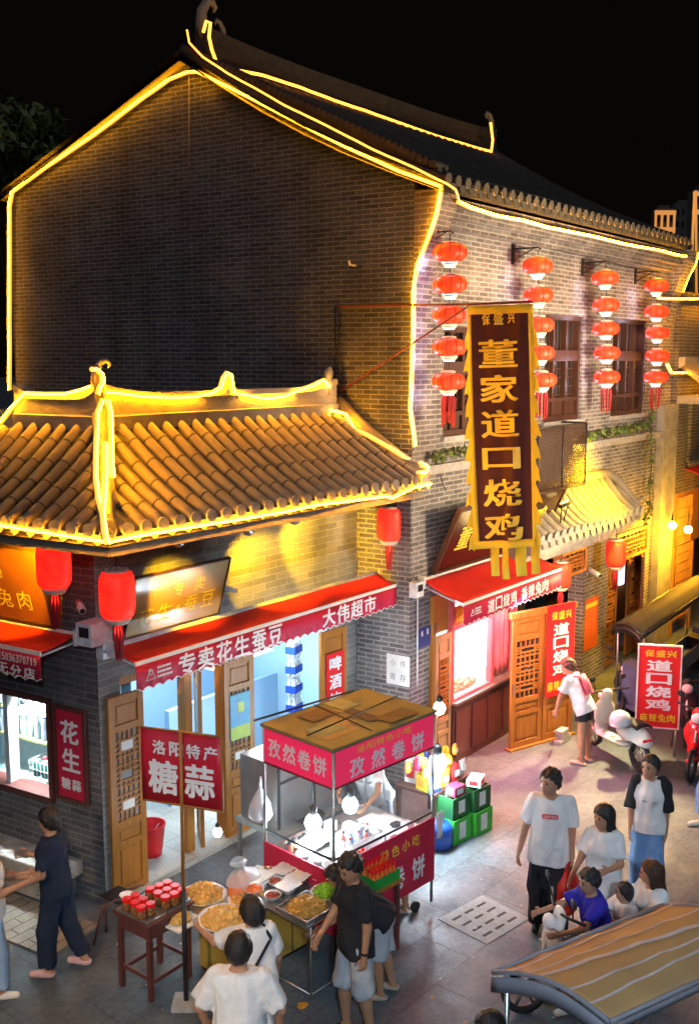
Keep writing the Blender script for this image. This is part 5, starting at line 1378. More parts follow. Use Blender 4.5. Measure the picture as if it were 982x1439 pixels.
m = MB(); m.fr = CF; m.tube([(.0, 2.29, -.35), (CW, 2.29, -.5)], .008, 5); m.tube([(.55, 2.28, 0), (.7, 2.28, -CD)], .006, 5); m.tube([(-.1, 2.30, -CD - .04), (CW * .9, 2.27, -CD - .03)], .012, 5); m.obj('roof_cord', M['black'], ct)
# fascia boards (red with an added glow) on the two visible sides and frame
fz0, fz1 = 1.85, 2.222
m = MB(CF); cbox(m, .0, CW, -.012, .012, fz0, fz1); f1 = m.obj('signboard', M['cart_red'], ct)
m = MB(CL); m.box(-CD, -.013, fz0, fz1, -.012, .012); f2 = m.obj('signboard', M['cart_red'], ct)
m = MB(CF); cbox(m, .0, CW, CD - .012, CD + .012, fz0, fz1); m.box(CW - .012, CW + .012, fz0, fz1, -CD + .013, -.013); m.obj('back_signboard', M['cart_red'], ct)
m = MB(CL); letters(m, CL, row('孜然卷饼', -CD + .06, -.06, (fz0 + fz1) / 2, .19, .84), .016, .032); m.obj('lettering', M['letter_white'], f2)
m = MB(CF); letters(m, CF, row('孜然卷饼', .16, CW - .12, fz0 + .135, .19, .66), .016, .032); m.obj('lettering', M['letter_white'], f1)
m = MB(CF); letters(m, CF, row('洛阳特色小吃', .30, CW - .36, fz1 - .07, .075, .86), .016, .02); m.obj('small_lettering', M['letter_yellow'], f1)
m = MB(CF)
for z in (fz0, fz1): m.tube([(0, z, .012), (CW, z, .012)], .012, 5); 
m.fr = CL
for z in (fz0, fz1): m.tube([(-CD, z, .012), (0, z, .012)], .012, 5)
m.obj('sign_edge', pbr('dark_red_edge', (.25, .01, .03), .5), ct)
for x, y in ((0, 0), (CW, 0), (0, CD), (CW, CD)):
    m = MB(CF); m.tube([(x, .10, -y), (x, 2.22, -y)], .017, 8); m.obj('post', M['steel'], ct)
m = MB(CF)
for z in (1.12,): m.tube([(0, z, 0), (CW, z, 0)], .013, 6); m.tube([(0, z, 0), (0, z, -CD)], .013, 6)
for x in (.0, .75, CW): m.tube([(x, .92, 0), (x, 1.12, 0)], .009, 5)
m.obj('rail', M['black'], ct)
m = MB(CF); cbox(m, 0, CW, 0, CD, .88, .92); m.obj('counter', M['steel'], ct)
m = MB(CF); cbox(m, .02, CW - .02, .0, .004, 1.13, 1.845); m.obj('glass_side', glass('cart_glass', alpha=.06), ct)
m = MB(CL); m.box(-CD + .02, -.02, .93, 1.845, -.004, 0); m.obj('glass_front', bpy.data.materials['cart_glass'], ct)
m = MB(CF); cbox(m, -.02, CW + .01, -.03, -.012, .36, 1.07); pn = m.obj('side_panel', M['crimson'], ct)
m = MB(CF); letters(m, CF, row('孜然卷饼', .10, CW - .10, .60, .25, .62), .034, .032); m.obj('lettering', M['letter_white'], pn)
m = MB(CF); letters(m, CF, row('特色小吃', .62, CW - .22, .92, .12, .72), .034, .02); m.obj('small_lettering', M['letter_yellow'], pn)
m = MB(CL); m.box(-CD, .02, .36, 1.0, .012, .03); m.obj('end_panel', M['crimson'], ct)
m = MB(CF); cbox(m, .04, CW - .04, .06, CD - .06, .30, .34); m.obj('lower_shelf', M['black'], ct)
for x, y in ((.15, .1), (CW - .15, .1), (.15, CD - .1), (CW - .15, CD - .1)):
    m = MB(CF); m.tube([(x, .06, -y - .02), (x, .06, -y + .02)], .06, 14); w_ = m.obj('wheel', M['black'], ct)
def cp(x, y, z): return CF.p(x, z, -y)
# things inside and on the cart
def bulb(p, label, e, r=.055, hang=.3, group='cool white bulbs hung round the snack cart'):
    p = np.array(p, float); t = thing('bulb', label, 'bulb', p, 0, group)
    m = ML(); m.lathe([(.012, -r), (r * .7, -r * .72), (r, 0), (r * .85, r * .6), (r * .45, r * 1.15)], k=14); m.obj('glass_globe', M['bulb'], t)
    m = ML(); m.lathe([(r * .46, r * 1.1), (r * .5, r * 1.9), (r * .3, r * 2.2)], k=10); m.tube([(0, 0, r * 2.1), (0, .01, r * 2.1 + hang)], .004, 4); m.obj('socket', M['black'], t)
    lamp('bulb_light', 'POINT', p + np.array([0, 0, -r * 1.3]), e, (.72, .90, 1.0), t, r)
    return t
bulb(CF.p(*CF.px(440, 1157, -.55), -.55), 'round lit bulb hanging low inside the cart over the food', 42, .09, .55)
bulb(CF.p(*CF.px(492, 1132, -.42), -.42), 'lit bulb inside the cart beside the near post', 34, .085, .5)
bulb(on_y(617, 996, 6.3), 'lit bulb hanging above the right end of the cart roof', 60, .075, .6)
bulb(on_y(614, 1074, 6.35), 'large lit bulb hanging over the stacked drinks beside the cart', 130, .115, .8)
bulb(on_y(306, 1170, 7.4), 'small lamp hanging in the doorway behind the garlic sign', 8, .05, .3)
bulb(LEF.p(*LEF.px(33, 998, -.38), -.38), 'lit bulb hanging inside the left shop window', 22, .06, .4, 'bulbs of the corner shop')
M['plastic_white'] = pbr('white_plastic', (.80, .82, .83), .35, c2=(.74, .76, .78))
M['paper_white'] = pbr('paper_sheet', (.82, .82, .80), .7)
b = thing('wire_basket', 'white plastic basket of sauce bottles on the cart counter', 'basket', cp(.62, .30, .925))
m = MB(CF)
for i in range(18):
    t_ = i / 17; m.box(.40 + .44 * t_ - .006, .40 + .44 * t_ + .006, .922, 1.09, -.14, -.13); m.box(.40 + .44 * t_ - .006, .40 + .44 * t_ + .006, .922, 1.09, -.43, -.42)
for i in range(12):
    t_ = i / 11; m.box(.395, .40, .922, 1.09, -.14 - .28 * t_ - .006, -.14 - .28 * t_ + .006)
for z in (.925, 1.01, 1.09): m.tube([(.395, z, -.13), (.845, z, -.13), (.845, z, -.43), (.395, z, -.43), (.395, z, -.13)], .008, 5)
m.obj('grille', M['plastic_white'], b)
for i in range(7):
    x, y = .46 + .06 * i, .22 + .05 * ((i * 3) % 4)
    bt = thing('sauce_bottle', 'small sauce bottle standing in the white basket on the cart', 'bottle', cp(x, y, .928), 0, 'sauce bottles in the cart basket')
    m = ML(); m.lathe([(.026, 0), (.027, .11), (.012, .15), (.012, .17)], k=10); m.obj('bottle_body', pbr('sauce_%d' % i, [(.75, .78, .8), (.6, .12, .1), (.15, .3, .6)][i % 3], .3), bt)
    m = ML(); m.lathe([(.014, .171), (.014, .195), (.004, .197)], k=8); m.obj('cap', [M['red_bright'], M['black'], M['plastic_white']][i % 3], bt)
t = thing('griddle', 'pale worktop with white paper sheets at the far end of the cart', 'worktop', cp(1.1, .5, .923))
m = MB(CF); cbox(m, .92, 1.46, .16, .90, .921, .945); m.obj('plate', M['steel'], t)
m = MB(CF)
for i in range(5): cbox(m, .96 + .05 * i, 1.22 + .045 * i, .2 + .11 * (i % 3), .46 + .12 * (i % 3), .946 + .003 * i, .948 + .003 * i)
m.obj('paper', M['paper_white'], t)
def bowl(p, r, h, label, mat='plastic_white', name='bowl', group=None, cat='bowl'):
    t = thing(name, label, cat, p, 0, group)
    m = ML(); m.lathe([(r * .55, 0), (r * .62, .004), (r * .95, h * .92), (r, h), (r * .93, h * .98), (r * .58, .012), (.001, .010)], k=24); m.obj('shell', M[mat], t); return t
for i, (x, y) in enumerate([(.12, .16), (.13, .34), (.28, .12), (.30, .30), (.10, .52)]):
    p = cp(x, y, .923); bowl(p, .085, .06, 'white bowl among the small bowls in the near corner of the cart', group='small white bowls in the cart')
t = thing('napkin_heap', 'crumpled white wrap and cloth under the low bulb in the cart', 'cloth', cp(.35, .70, .923))
m = MB(); g = np.random.default_rng(9); m.grid([[cp(.15 + .5 * i / 10, .52 + .36 * j / 8, .93 + .10 * math.exp(-((i - 5) ** 2 + (j - 4) ** 2) / 14) + .03 * g.random()) for j in range(9)] for i in range(11)]); m.obj('cloth_sheet', M['paper_white'], t)
t = thing('white_bag', 'knotted white plastic bag hanging at the left rail of the cart', 'bag', CF.p(*CF.px(366, 1130, -1.1), -1.1))
o = CF.p(*CF.px(366, 1130, -1.1), -1.1); m = MB(); m.lathe([(.01, .22), (.02, .17), (.06, .10), (.11, 0), (.13, -.11), (.10, -.16), (.02, -.17)], o, 12); m.obj('sack', M['plastic_white'], t); m = MB(); m.tube([o + np.array([0, 0, .20]), o + np.array([.01, 0, .30])], [.02, .008], 6); m.obj('knot', M['plastic_white'], t)
t = thing('cart_towel', 'white towel hung over the right post of the cart', 'towel', cp(CW + .05, -.02, 1.0))
m = MB(); m.grid([[cp(CW + .04 + .11 * i / 5, -.03 + .012 * math.sin(i * 2 + j), 1.10 - .30 * j / 6) for j in range(7)] for i in range(6)]); m.obj('cloth_sheet', M['paper_white'], t, solid=.004)

# ------------------------------------------------------------------ steel roasting cabinet behind the cart
SB = Fr((8.05, 7.05, 0), (math.cos(R(-4)), math.sin(R(-4)), 0))
t = thing('steel_cabinet', 'large brushed steel roasting cabinet on a table behind the cart', 'cabinet', SB.p(.6, 0, -.3))
m = MB(SB); m.box(0, 1.15, .78, 1.52, -.62, -.03); m.obj('case', M['steel'], t, bevel=.008)
m = MB(SB); m.box(.0, .03, .79, 1.51, -.029, -.01); m.box(.56, .59, .79, 1.51, -.029, -.01); m.box(1.12, 1.15, .79, 1.51, -.029, -.01); m.box(.03, 1.12, 1.30, 1.325, -.029, -.012); m.obj('edge_strip', M['black'], t)
m = MB(SB); m.box(-.05, 1.2, .72, .775, -.66, .12); m.obj('table_top', pbr('grey_table', (.30, .34, .34), .4, metal=.3), t)
for x, y in ((-.02, .08), (1.16, .08), (-.02, -.62), (1.16, -.62)):
    m = MB(SB); m.box(x - .02, x + .02, 0, .719, y - .02, y + .02); m.obj('leg', M['steel'], t)
m = MB(SB); m.lathe([(.001, 0), (.20, .005), (.23, .05)], k=1) if False else None
p = SB.p(.42, .777, .02); bowl(p + np.array([0, 0, .003]), .20, .06, 'wide black pan on the steel cabinet table', 'black', 'pan', cat='pan')

# ------------------------------------------------------------------ food stall: jar table, box counter, tray table
JT = Fr(on_z(213, 1407), (1, 0, 0))
TW, TD, TH = .48, .40, .78
t = thing('jar_table', 'dark red-brown wooden stool table carrying red-lidded jars', 'table', JT.O)
m = MB(JT); m.box(-.05, TW + .05, TH - .03, TH, -TD - .05, .05); m.obj('table_top', M['wood_red'], t, bevel=.004)
m = MB(JT); m.box(-.015, TW + .015, TH - .17, TH - .031, -.015, .015); m.box(-.015, TW + .015, TH - .17, TH - .031, -TD - .015, -TD + .015); m.box(-.015, .015, TH - .17, TH - .031, -TD + .016, -.016); m.box(TW - .015, TW + .015, TH - .17, TH - .031, -TD + .016, -.016); m.obj('apron', M['wood_red'], t)
for x, y in ((0, 0), (TW, 0), (0, -TD), (TW, -TD)):
    m = MB(JT); m.box(x - .024, x + .024, 0, TH - .171, y - .024, y + .024); m.obj('leg', M['wood_red'], t, bevel=.003)
m = MB(JT); m.box(.025, TW - .025, .16, .20, -.012, .012); m.box(.025, TW - .025, .16, .20, -TD - .012, -TD + .012); m.box(-.012, .012, .20, .24, -TD + .025, -.025); m.box(TW - .012, TW + .012, .20, .24, -TD + .025, -.025); m.obj('stretcher', M['wood_red'], t)
tz = TH + .002
for k_, (x0, x1, y0, y1) in enumerate([(-.04, .19, -.40, .03), (.21, .50, -.40, .03)]):
    tr_ = thing('tray', ['left', 'right'][k_] + ' shallow steel tray of red-lidded jars on the jar table', 'tray', JT.p((x0 + x1) / 2, tz, (y0 + y1) / 2))
    m = MB(JT); m.box(x0, x1, tz, tz + .008, y0, y1)
    for a_, b_, c_, d_ in ((x0, x1, y0, y0 + .01), (x0, x1, y1 - .01, y1), (x0, x0 + .01, y0 + .011, y1 - .011), (x1 - .01, x1, y0 + .011, y1 - .011)): m.box(a_, b_, tz + .0085, tz + .025, c_, d_)
    m.obj('sheet', M['steel'], tr_)
M['jar_glass'] = pbr('pickle_jar', (.34, .13, .03), .08, c2=(.10, .035, .012), scale=38, amt=.3, spec=.8)
M['lid_red'] = pbr('jar_lid_red', (.80, .012, .012), .3, c2=(.7, .01, .01))
def jar():
    t = thing('pickle_jar', 'squat glass jar of brown pickles with a bright red lid on the jar table', 'jar', (0, 0, 0), 0, 'red-lidded pickle jars')
    m = ML(); m.lathe([(.040, 0), (.047, .006), (.047, .070), (.038, .085)], k=14); m.obj('glass_body', M['jar_glass'], t)
    m = ML(); m.lathe([(.045, .086), (.046, .09), (.046, .118), (.043, .121), (.001, .1215)], k=18, smooth=False); m.obj('lid', M['lid_red'], t); return t
J0 = jar(); first = True
for x, y in [(.00, -.10), (.095, -.08), (.02, -.21), (.11, -.20), (.02, -.32), (.115, -.31), (.26, -.06), (.355, -.04), (.45, -.03), (.27, -.17), (.365, -.15), (.46, -.14), (.28, -.29), (.375, -.27), (.465, -.25)]:
    p = JT.p(x, tz + .010, y)
    if first: J0.location = tuple(p); first = False
    else: copy_tree(J0, p)
bowl(JT.p(.16, tz + .026, -.44) + np.array([0, .05, -.026]), .07, .05, 'small cream bowl behind the jars', 'plastic_white')
# bent pipe chair at the left of the table
t = thing('pipe_stool', 'bent dark red metal pipe stool left of the jar table', 'stool', on_z(140, 1330))
a_, b_ = on_z(132, 1328), on_z(150, 1310)
m = MB(); z_ = np.array([0, 0, .42]); m.tube([a_, a_ + z_ * .9 + np.array([.08, -.05, 0]), a_ + z_ + np.array([.2, -.12, .02]), a_ + z_ + np.array([.42, -.2, 0])], .014, 6); m.tube([b_, b_ + z_ * .95, b_ + z_ + np.array([.2, -.1, .0]), b_ + z_ + np.array([.38, -.16, 0])], .014, 6); m.obj('frame', M['wood_red'], t)
m = MB(); c_ = a_ + z_ + np.array([.30, -.05, .0]); m.box(c_[0] - .12, c_[0] + .12, c_[1] - .14, c_[1] + .14, c_[2], c_[2] + .02); m.obj('seat', M['black'], t)
# olive box counter
BX = Fr(on_z(325, 1390), (math.cos(R(-7)), math.sin(R(-7)), 0))
BH = .62
M['olive'] = pbr('olive_board', (.42, .29, .055), .65, c2=(.34, .225, .04), scale=3, bump=.2)
t = thing('box_counter', 'mustard-coloured board box under the big bowls of walnuts', 'box', BX.O)
m = MB(BX); m.box(0, 1.0, .04, BH, -.48, 0); m.obj('carcass', M['olive'], t, bevel=.004)
m = MB(BX); m.box(.34, .352, .05, BH - .01, .001, .006); m.box(.78, .79, .05, BH - .01, .001, .006); m.obj('seam', M['wood_dark'], t)
m = MB(BX); m.box(-.06, 1.05, BH + .001, BH + .03, -.56, .06); m.obj('top_board', M['wood_pale'], t)
m = MB(BX); m.box(.02, .98, .0, .039, -.46, -.02); m.obj('plinth', M['black'], t)
# tray table on thin legs
TT = Fr(on_z(437, 1405), (math.cos(R(-5)), math.sin(R(-5)), 0)); TZ = .80
t = thing('tray_table', 'thin-legged metal table carrying trays of beans and snacks', 'table', TT.O)
m = MB(TT); m.box(-.12, .68, TZ - .02, TZ, -.98, .07); m.obj('table_top', M['steel'], t)
for x, y in ((0, 0), (.62, 0), (0, -.8), (.62, -.8)):
    m = MB(TT); m.tube([(x, 0, y), (x, TZ - .021, y)], .010, 6); m.obj('leg', M['steel'], t)
m = MB(TT); m.tube([(0, .05, 0), (.62, .05, 0)], .008, 5); m.tube([(0, .05, 0), (0, .05, -.8)], .008, 5); m.obj('stretcher', M['steel'], t)

def heap(name, label, p, rx, ry, h, n, size, mat, cat, seed, elong=1.0, rot=0.0):
    """a pile of small food pieces: one mesh, nobody could count them"""
    g = np.random.default_rng(seed); m = MB(); p = np.array(p, float)
    for i in range(n):
        a = g.random() * 2 * math.pi; r_ = math.sqrt(g.random()) * .97
        x, y = r_ * math.cos(a), r_ * math.sin(a); z = h * (1 - r_ ** 2) * (.8 + .25 * g.random())
        q = p + np.array([(x * rx) * math.cos(rot) - (y * ry) * math.sin(rot), (x * rx) * math.sin(rot) + (y * ry) * math.cos(rot), z + .004])
        s = size * (.75 + .5 * g.random())
        if elong > 1.3:
            d = g.normal(size=3); d[2] *= .35; d /= np.linalg.norm(d); m.tube([q - d * s * elong, q - d * s * elong * .3, q + d * s * elong * .4 + np.array([0, 0, .002]), q + d * s * elong], [s * .4, s * .8, s * .8, s * .4], 5)
        else: m.ball(q, (s, s * (.8 + .3 * g.random()), s * .85), 7)
    m.lathe([(1.0, 0), (.75, h * .42), (.4, h * .78), (.001, h * .88)], (p[0], p[1], p[2]), 18, 0, True, rx * .96, ry * .96)
    o = m.obj(name, mat); return tag(o, label, cat, None, 'stuff')
M['walnut'] = pbr('walnut_shell', (.86, .54, .17), .6, c2=(.66, .34, .06), scale=30, bump=.6, bscale=90)
M['bean'] = pbr('fried_bean', (.74, .43, .10), .5, c2=(.42, .19, .03), scale=24, amt=.5)
M['green_bean'] = pbr('green_pea', (.30, .58, .03), .5, c2=(.12, .32, .02), scale=24)
M['shrimp'] = pbr('orange_shrimp', (.85, .26, .09), .6, c2=(.70, .16, .05), scale=26)
M['meat'] = pbr('red_meat', (.46, .10, .05), .4, c2=(.28, .05, .03), scale=30, amt=.5)
M['mixed'] = pbr('mixed_nut', (.48, .30, .16), .5, c2=(.26, .13, .06), scale=26)
def at_z(x, y, z): return on_z(x, y, z)
zb = BH + .032
for i, (x, y, r_, h_, n, lb) in enumerate([(286, 1266, .23, .075, 95, 'back white bowl of walnuts on the box counter'), (316, 1303, .26, .10, 110, 'large front white basin of walnuts on the box counter'), (354, 1274, .235, .09, 100, 'right-hand white bowl of brown walnuts beside the beans')]):
    p = at_z(x, y, zb); bowl(p, r_, h_, lb)
    heap('walnuts', 'heap of walnuts in the ' + lb.split(' of ')[0], p + np.array([0, 0, h_ * .6]), r_ * .88, r_ * .88, .11, n, .027, M['walnut'], 'walnuts', 20 + i)
p = at_z(243, 1290, zb)
heap('walnuts', 'loose walnuts spilling from a tray beside the jars', p + np.array([0, 0, .02]), .13, .22, .09, 80, .022, M['walnut'], 'walnuts', 31)
t = thing('tray', 'pale tray under the loose walnuts beside the pole', 'tray', p); m = MB(); m.box(p[0] - .16, p[0] + .16, p[1] - .25, p[1] + .25, p[2], p[2] + .015); m.obj('sheet', M['plastic_white'], t)
def tray(fr, x0, x1, y0, y1, z, label, mat='steel'):
    t = thing('tray', label, 'tray', fr.p((x0 + x1) / 2, z, (y0 + y1) / 2))
    m = MB(fr); m.box(x0, x1, z, z + .006, y0, y1); h = .035
    for a_, b_, c_, d_ in ((x0, x1, y0, y0 + .012), (x0, x1, y1 - .012, y1), (x0, x0 + .012, y0 + .0125, y1 - .0125), (x1 - .012, x1, y0 + .0125, y1 - .0125)): m.box(a_, b_, z + .0065, z + h, c_, d_)
    m.obj('sheet', M[mat], t); return t
tray(TT, -.10, .32, -.36, .05, TZ + .002, 'steel tray heaped with fried brown beans')
heap('fried_beans', 'heap of fried brown beans in the steel tray', TT.p(.11, TZ + .012, -.155), .195, .19, .09, 330, .0115, M['bean'], 'beans', 41, 1.7)
p = TT.p(.42, TZ + .002, -.18); bowl(p, .17, .045, 'white dish of bright green peas')
heap('green_peas', 'heap of bright green peas in the white dish', p + np.array([0, 0, .03]), .135, .135, .08, 260, .0125, M['green_bean'], 'peas', 42, 1.5)
p = TT.p(.60, TZ + .002, -.42); bowl(p, .12, .05, 'white bowl of mixed nuts behind the green peas')
heap('mixed_nuts', 'mixed nuts in the white bowl behind the green peas', p + np.array([0, 0, .03]), .10, .10, .05, 90, .012, M['mixed'], 'nuts', 43)
for i, (x, y) in enumerate([(.02, -.52), (.20, -.50), (.38, -.55), (.22, -.70), (.40, -.76), (.56, -.64)]):
    p = TT.p(x, TZ + .002, y); bowl(p, .085, .055, 'small white bowl of red meat on the tray table', group='small bowls of red meat')
    o = heap('red_meat', 'diced red meat in a small white bowl', p + np.array([0, 0, .03]), .07, .07, .03, 30, .012, M['meat'], 'meat', 50 + i); o['group'] = 'portions of red meat'
    if i in (1, 2, 4):
        t = thing('plastic_film', 'sheet of clear film laid over the meat bowls', 'film', p + np.array([0, 0, .06]), 0, 'films over the meat bowls')
        m = MB(); g = np.random.default_rng(60 + i); m.grid([[p + np.array([-.11 + .22 * a_ / 6, -.1 + .2 * b_ / 6, .075 + .014 * g.random()]) for b_ in range(7)] for a_ in range(7)]); m.obj('sheet', M['paper_white'], t)
SW = TT.at(TT.p(.14, TZ + .003, -.86), R(8))
t = thing('kitchen_scale', 'flat white kitchen scale with a dark display at the back of the tray table', 'scale', SW.O)
m = MB(SW); m.box(-.16, .16, .0, .05, -.13, .13); m.obj('base', M['plastic_white'], t, bevel=.006)
m = MB(SW); m.box(-.17, .17, .062, .075, -.14, .12); m.box(-.05, .05, .0505, .061, -.05, .05); m.obj('plate', M['paper_white'], t)
m = MB(SW); m.box(-.02, .10, .012, .04, .131, .135); m.obj('display', M['black'], t)
# bag of orange dried shrimp
p = at_z(345, 1262, zb); t = thing('snack_bag', 'big open clear bag of orange dried shrimp, knotted at the top', 'bag', p)
m = MB(); m.lathe([(.16, 0), (.20, .05), (.185, .15), (.14, .22), (.001, .25)], p, 18, 0, True, 1, .8); m.obj('filling', M['shrimp'], t)
g = np.random.default_rng(8); m = MB()
for i in range(240):
    a_ = g.random() * 6.283; h_ = g.random() * .24; rr_ = (.19 - .05 * (h_ / .2)) * (.98 + .05 * g.random()); q = p + np.array([rr_ * math.cos(a_), rr_ * .8 * math.sin(a_), h_]); m.ball(q, .012, 5)
m.obj('shrimp', M['shrimp'], t)['kind'] = 'stuff'
m = MB(); K = 20
ring = [[p + np.array([r_ * (1 + .12 * math.sin(3 * 6.283 * j / K + i)) * math.cos(6.283 * j / K) + dx, r_ * .8 * (1 + .12 * math.cos(2 * 6.283 * j / K + i)) * math.sin(6.283 * j / K), h_]) for j in range(K)] for i, (r_, h_, dx) in enumerate([(.195, .19, 0), (.18, .23, .0), (.13, .28, -.02), (.05, .33, -.05), (.045, .36, -.06), (.10, .42, -.09), (.07, .45, -.1)])]
m.grid(ring, 0, True, True); m.obj('bag_film', pbr('bag_plastic', (.80, .84, .86), .25, alpha=.5), t)
# stand with bottled red drinks and a green crate
ST = Fr(on_z(557, 1334), (math.cos(R(-8)), math.sin(R(-8)), 0)); SH = .76
t = thing('drink_stand', 'dark wooden stand with red bottles beside the cart panel', 'stand', ST.O)
m = MB(ST); m.box(-.62, .04, SH - .03, SH, -.40, .04); m.obj('table_top', M['wood'], t)
for x, y in ((0, 0), (-.24, 0), (-.56, 0), (0, -.34), (-.56, -.34)):
    m = MB(ST); m.box(x - .02, x + .02, 0, SH - .031, y - .02, y + .02); m.obj('leg', M['wood_red'], t)
m = MB(ST); m.box(-.56, 0, .24, .27, -.012, .012); m.box(-.012, .012, .30, .33, -.32, -.021); m.obj('stretcher', M['wood_red'], t)
cr_ = thing('green_crate', 'low green plastic crate tilted on the drink stand', 'crate', ST.p(-.17, SH, -.1))
m = MB(ST); z0 = SH + .002
m.box(-.34, .02, z0, z0 + .01, -.22, .02)
for a_, b_, c_, d_ in ((-.34, .02, -.22, -.205), (-.34, .02, .005, .02), (-.34, -.325, -.204, .004), (.005, .02, -.204, .004)): m.box(a_, b_, z0 + .011, z0 + .10, c_, d_)
m.obj('crate_body', pbr('green_plastic', (.02, .30, .05), .35, c2=(.015, .24, .04)), cr_)
def drink():
    t = thing('red_drink', 'small red bottled drink with a red cap on the drink stand', 'bottle', (0, 0, 0), 0, 'red drinks on the stand')
    m = ML(); m.lathe([(.022, 0), (.024, .01), (.024, .09), (.013, .125), (.013, .135)], k=10); m.obj('bottle_body', pbr('red_drink', (.72, .05, .02), .2, c2=(.75, .28, .05), scale=20), t)
    m = ML(); m.lathe([(.019, .1355), (.019, .163), (.003, .1635)], k=10, smooth=False); m.obj('cap', M['lid_red'], t); return t
D0 = drink(); first = True
for row_, (z, y, n) in enumerate([(SH + .013, -.03, 6), (SH + .013, -.09, 6), (SH + .05, -.16, 6), (SH + .10, -.27, 6), (SH + .10, -.33, 6)]):
    for i in range(n):
        q = ST.p(-.31 + .060 * i + (.01 if row_ % 2 else 0) - (.14 if row_ > 2 else 0), z if row_ > 1 else z + .0, y)
        if first: D0.location = tuple(q); first = False
        else: copy_tree(D0, q)
m = MB(ST); m.box(-.50, -.06, SH + .001, SH + .098, -.37, -.235); o = thing('drink_box', 'cardboard box raising the back row of red drinks', 'box', ST.p(-.28, SH, -.3)); m.obj('carton', M['olive'], o)
# garlic sign on its pole
t = thing('pole_sign', 'red cloth sign on a wooden pole standing between the shop and the food stall', 'sign', on_z(262, 1412))
PB = on_z(262, 1412); PV = Fr(PB, _r)
pt = PV.px(254, 1035); pm = PV.px(258, 1250)
m = MB(PV); m.tube([(0, 0, 0), (pm[0], pm[1], 0)], [.024, .024], 8); m.obj('lower_pole', M['black'], t)
m = MB(PV); m.tube([(pm[0], pm[1] - .02, 0), (pt[0], pt[1] + .05, 0)], [.017, .017], 8); m.obj('upper_pole', M['wood'], t)
m = MB(PV); m.box(-.12, .16, 0.0, .05, -.12, .12); m.obj('foot_block', M['stone'], t)
SG2 = Fr(PV.p(pt[0], pt[1], -.03), (.30, -.954, 0))
q = [SG2.px(198, 1021), SG2.px(312, 1035), SG2.px(312, 1140), SG2.px(200, 1122)]
m = MB(SG2); m.grid([[(q[0][0] * (1 - a) + q[1][0] * a, (q[0][1] * (1 - a) + q[1][1] * a) * (1 - b) + (q[3][1] * (1 - a) + q[2][1] * a) * b, .01 * math.sin(a * 7)) for b in (0, .5, 1)] for a in [i / 12 for i in range(13)]]); so_ = m.obj('sign_cloth', M['red_sign'], t, solid=.008)
def sq(a, b): return (q[0][0] * (1 - a) + q[1][0] * a, (q[0][1] * (1 - a) + q[1][1] * a) * (1 - b) + (q[3][1] * (1 - a) + q[2][1] * a) * b)
sw_, sh_ = q[1][0] - q[0][0], q[0][1] - q[3][1]
it = [(c, *sq(.24 + .21 * i, .24), sw_ * .165, sh_ * .19) for i, c in enumerate('洛阳特产')] + [('糖', *sq(.28, .64), sw_ * .36, sh_ * .46), ('蒜', *sq(.73, .64), sw_ * .36, sh_ * .46)]
m = MB(SG2); letters(m, SG2, it, .019, .035); m.obj('lettering', M['letter_white'], so_)
m = MB(SG2)
for (a, b), (c, d) in (((0, 0), (1, 0)), ((0, 1), (1, 1)), ((1, 0), (1, 1))): m.tube([(*sq(a, b), .01), (*sq(c, d), .01)], .011, 5)
m.obj('edge_batten', M['wood'], t)
# red bucket in the shop
p = ANX.p(*ANX.px(213, 1213, -.45), -.45); p[2] = .037
t = thing('bucket', 'red plastic bucket on the tiled shop floor', 'bucket', p)
m = ML(); m.lathe([(.13, 0), (.145, .1), (.175, .36), (.185, .365), (.185, .385), (.168, .38), (.135, .03), (.001, .028)], k=24); m.obj('shell', M['red_bright'], t)
m = ML(); m.tube([(-.18, 0, .36), (-.13, .06, .25), (0, .09, .2), (.13, .06, .25), (.18, 0, .36)], .005, 5); m.obj('handle', M['steel'], t)
# goods stacked by the pier
def crate_of_beer(p, lb, h=.28, col=(.05, .42, .04)):
    t = thing('beer_crate', lb, 'crate', p, R(-8), 'green beer crates stacked by the pier')
    m = ML(); m.box(-.17, .17, -.13, .13, 0, .012)
    for x0, x1, y0, y1 in ((-.17, .17, -.13, -.118), (-.17, .17, .118, .13), (-.17, -.158, -.117, .117), (.158, .17, -.117, .117)): m.box(x0, x1, y0, y1, .0125, h)
    m.obj('crate_body', M['crate_%d' % (col[0] > .03)] if 'crate_%d' % (col[0] > .03) in M else M.setdefault('crate_%d' % (col[0] > .03), pbr('crate_%d' % (col[0] > .03), col, .4)), t)
    m = ML(); m.lathe([(.055, 0), (.055, .002)], (0, 0, 0), 1) if False else m.box(-.06, .06, -.134, -.1305, .05, h - .05); m.obj('label_panel', M['paper_white'], t)
    m = ML()
    for i in range(4):
        for j in range(3): m.lathe([(.03, .02), (.03, .17), (.012, .24), (.012, h - .02)], (-.12 + .08 * i, -.085 + .085 * j, 0), 8)
    m.obj('bottles', pbr('bottle_green', (.02, .12, .03), .15, spec=.7) if 'bottle_green' not in bpy.data.materials else bpy.data.materials['bottle_green'], t)
    return t
c0 = on_z(638, 1178); c1 = on_z(668, 1166)
crate_of_beer(c0, 'bright green beer crate at the bottom left of the stack by the pier', .31); crate_of_beer(c1, 'bright green beer crate at the bottom right of the stack by the pier', .31)
crate_of_beer(c0 + np.array([.02, .03, .315]), 'dark green crate on top of the left bright green beer crate', .26, (.02, .11, .035)); crate_of_beer(c1 + np.array([0, .03, .315]), 'dark green crate on top of the right bright green beer crate', .28, (.02, .11, .035))
p = on_z(618, 1190); t = thing('water_jug', 'squat translucent blue water jug left of the beer crates', 'jug', p)
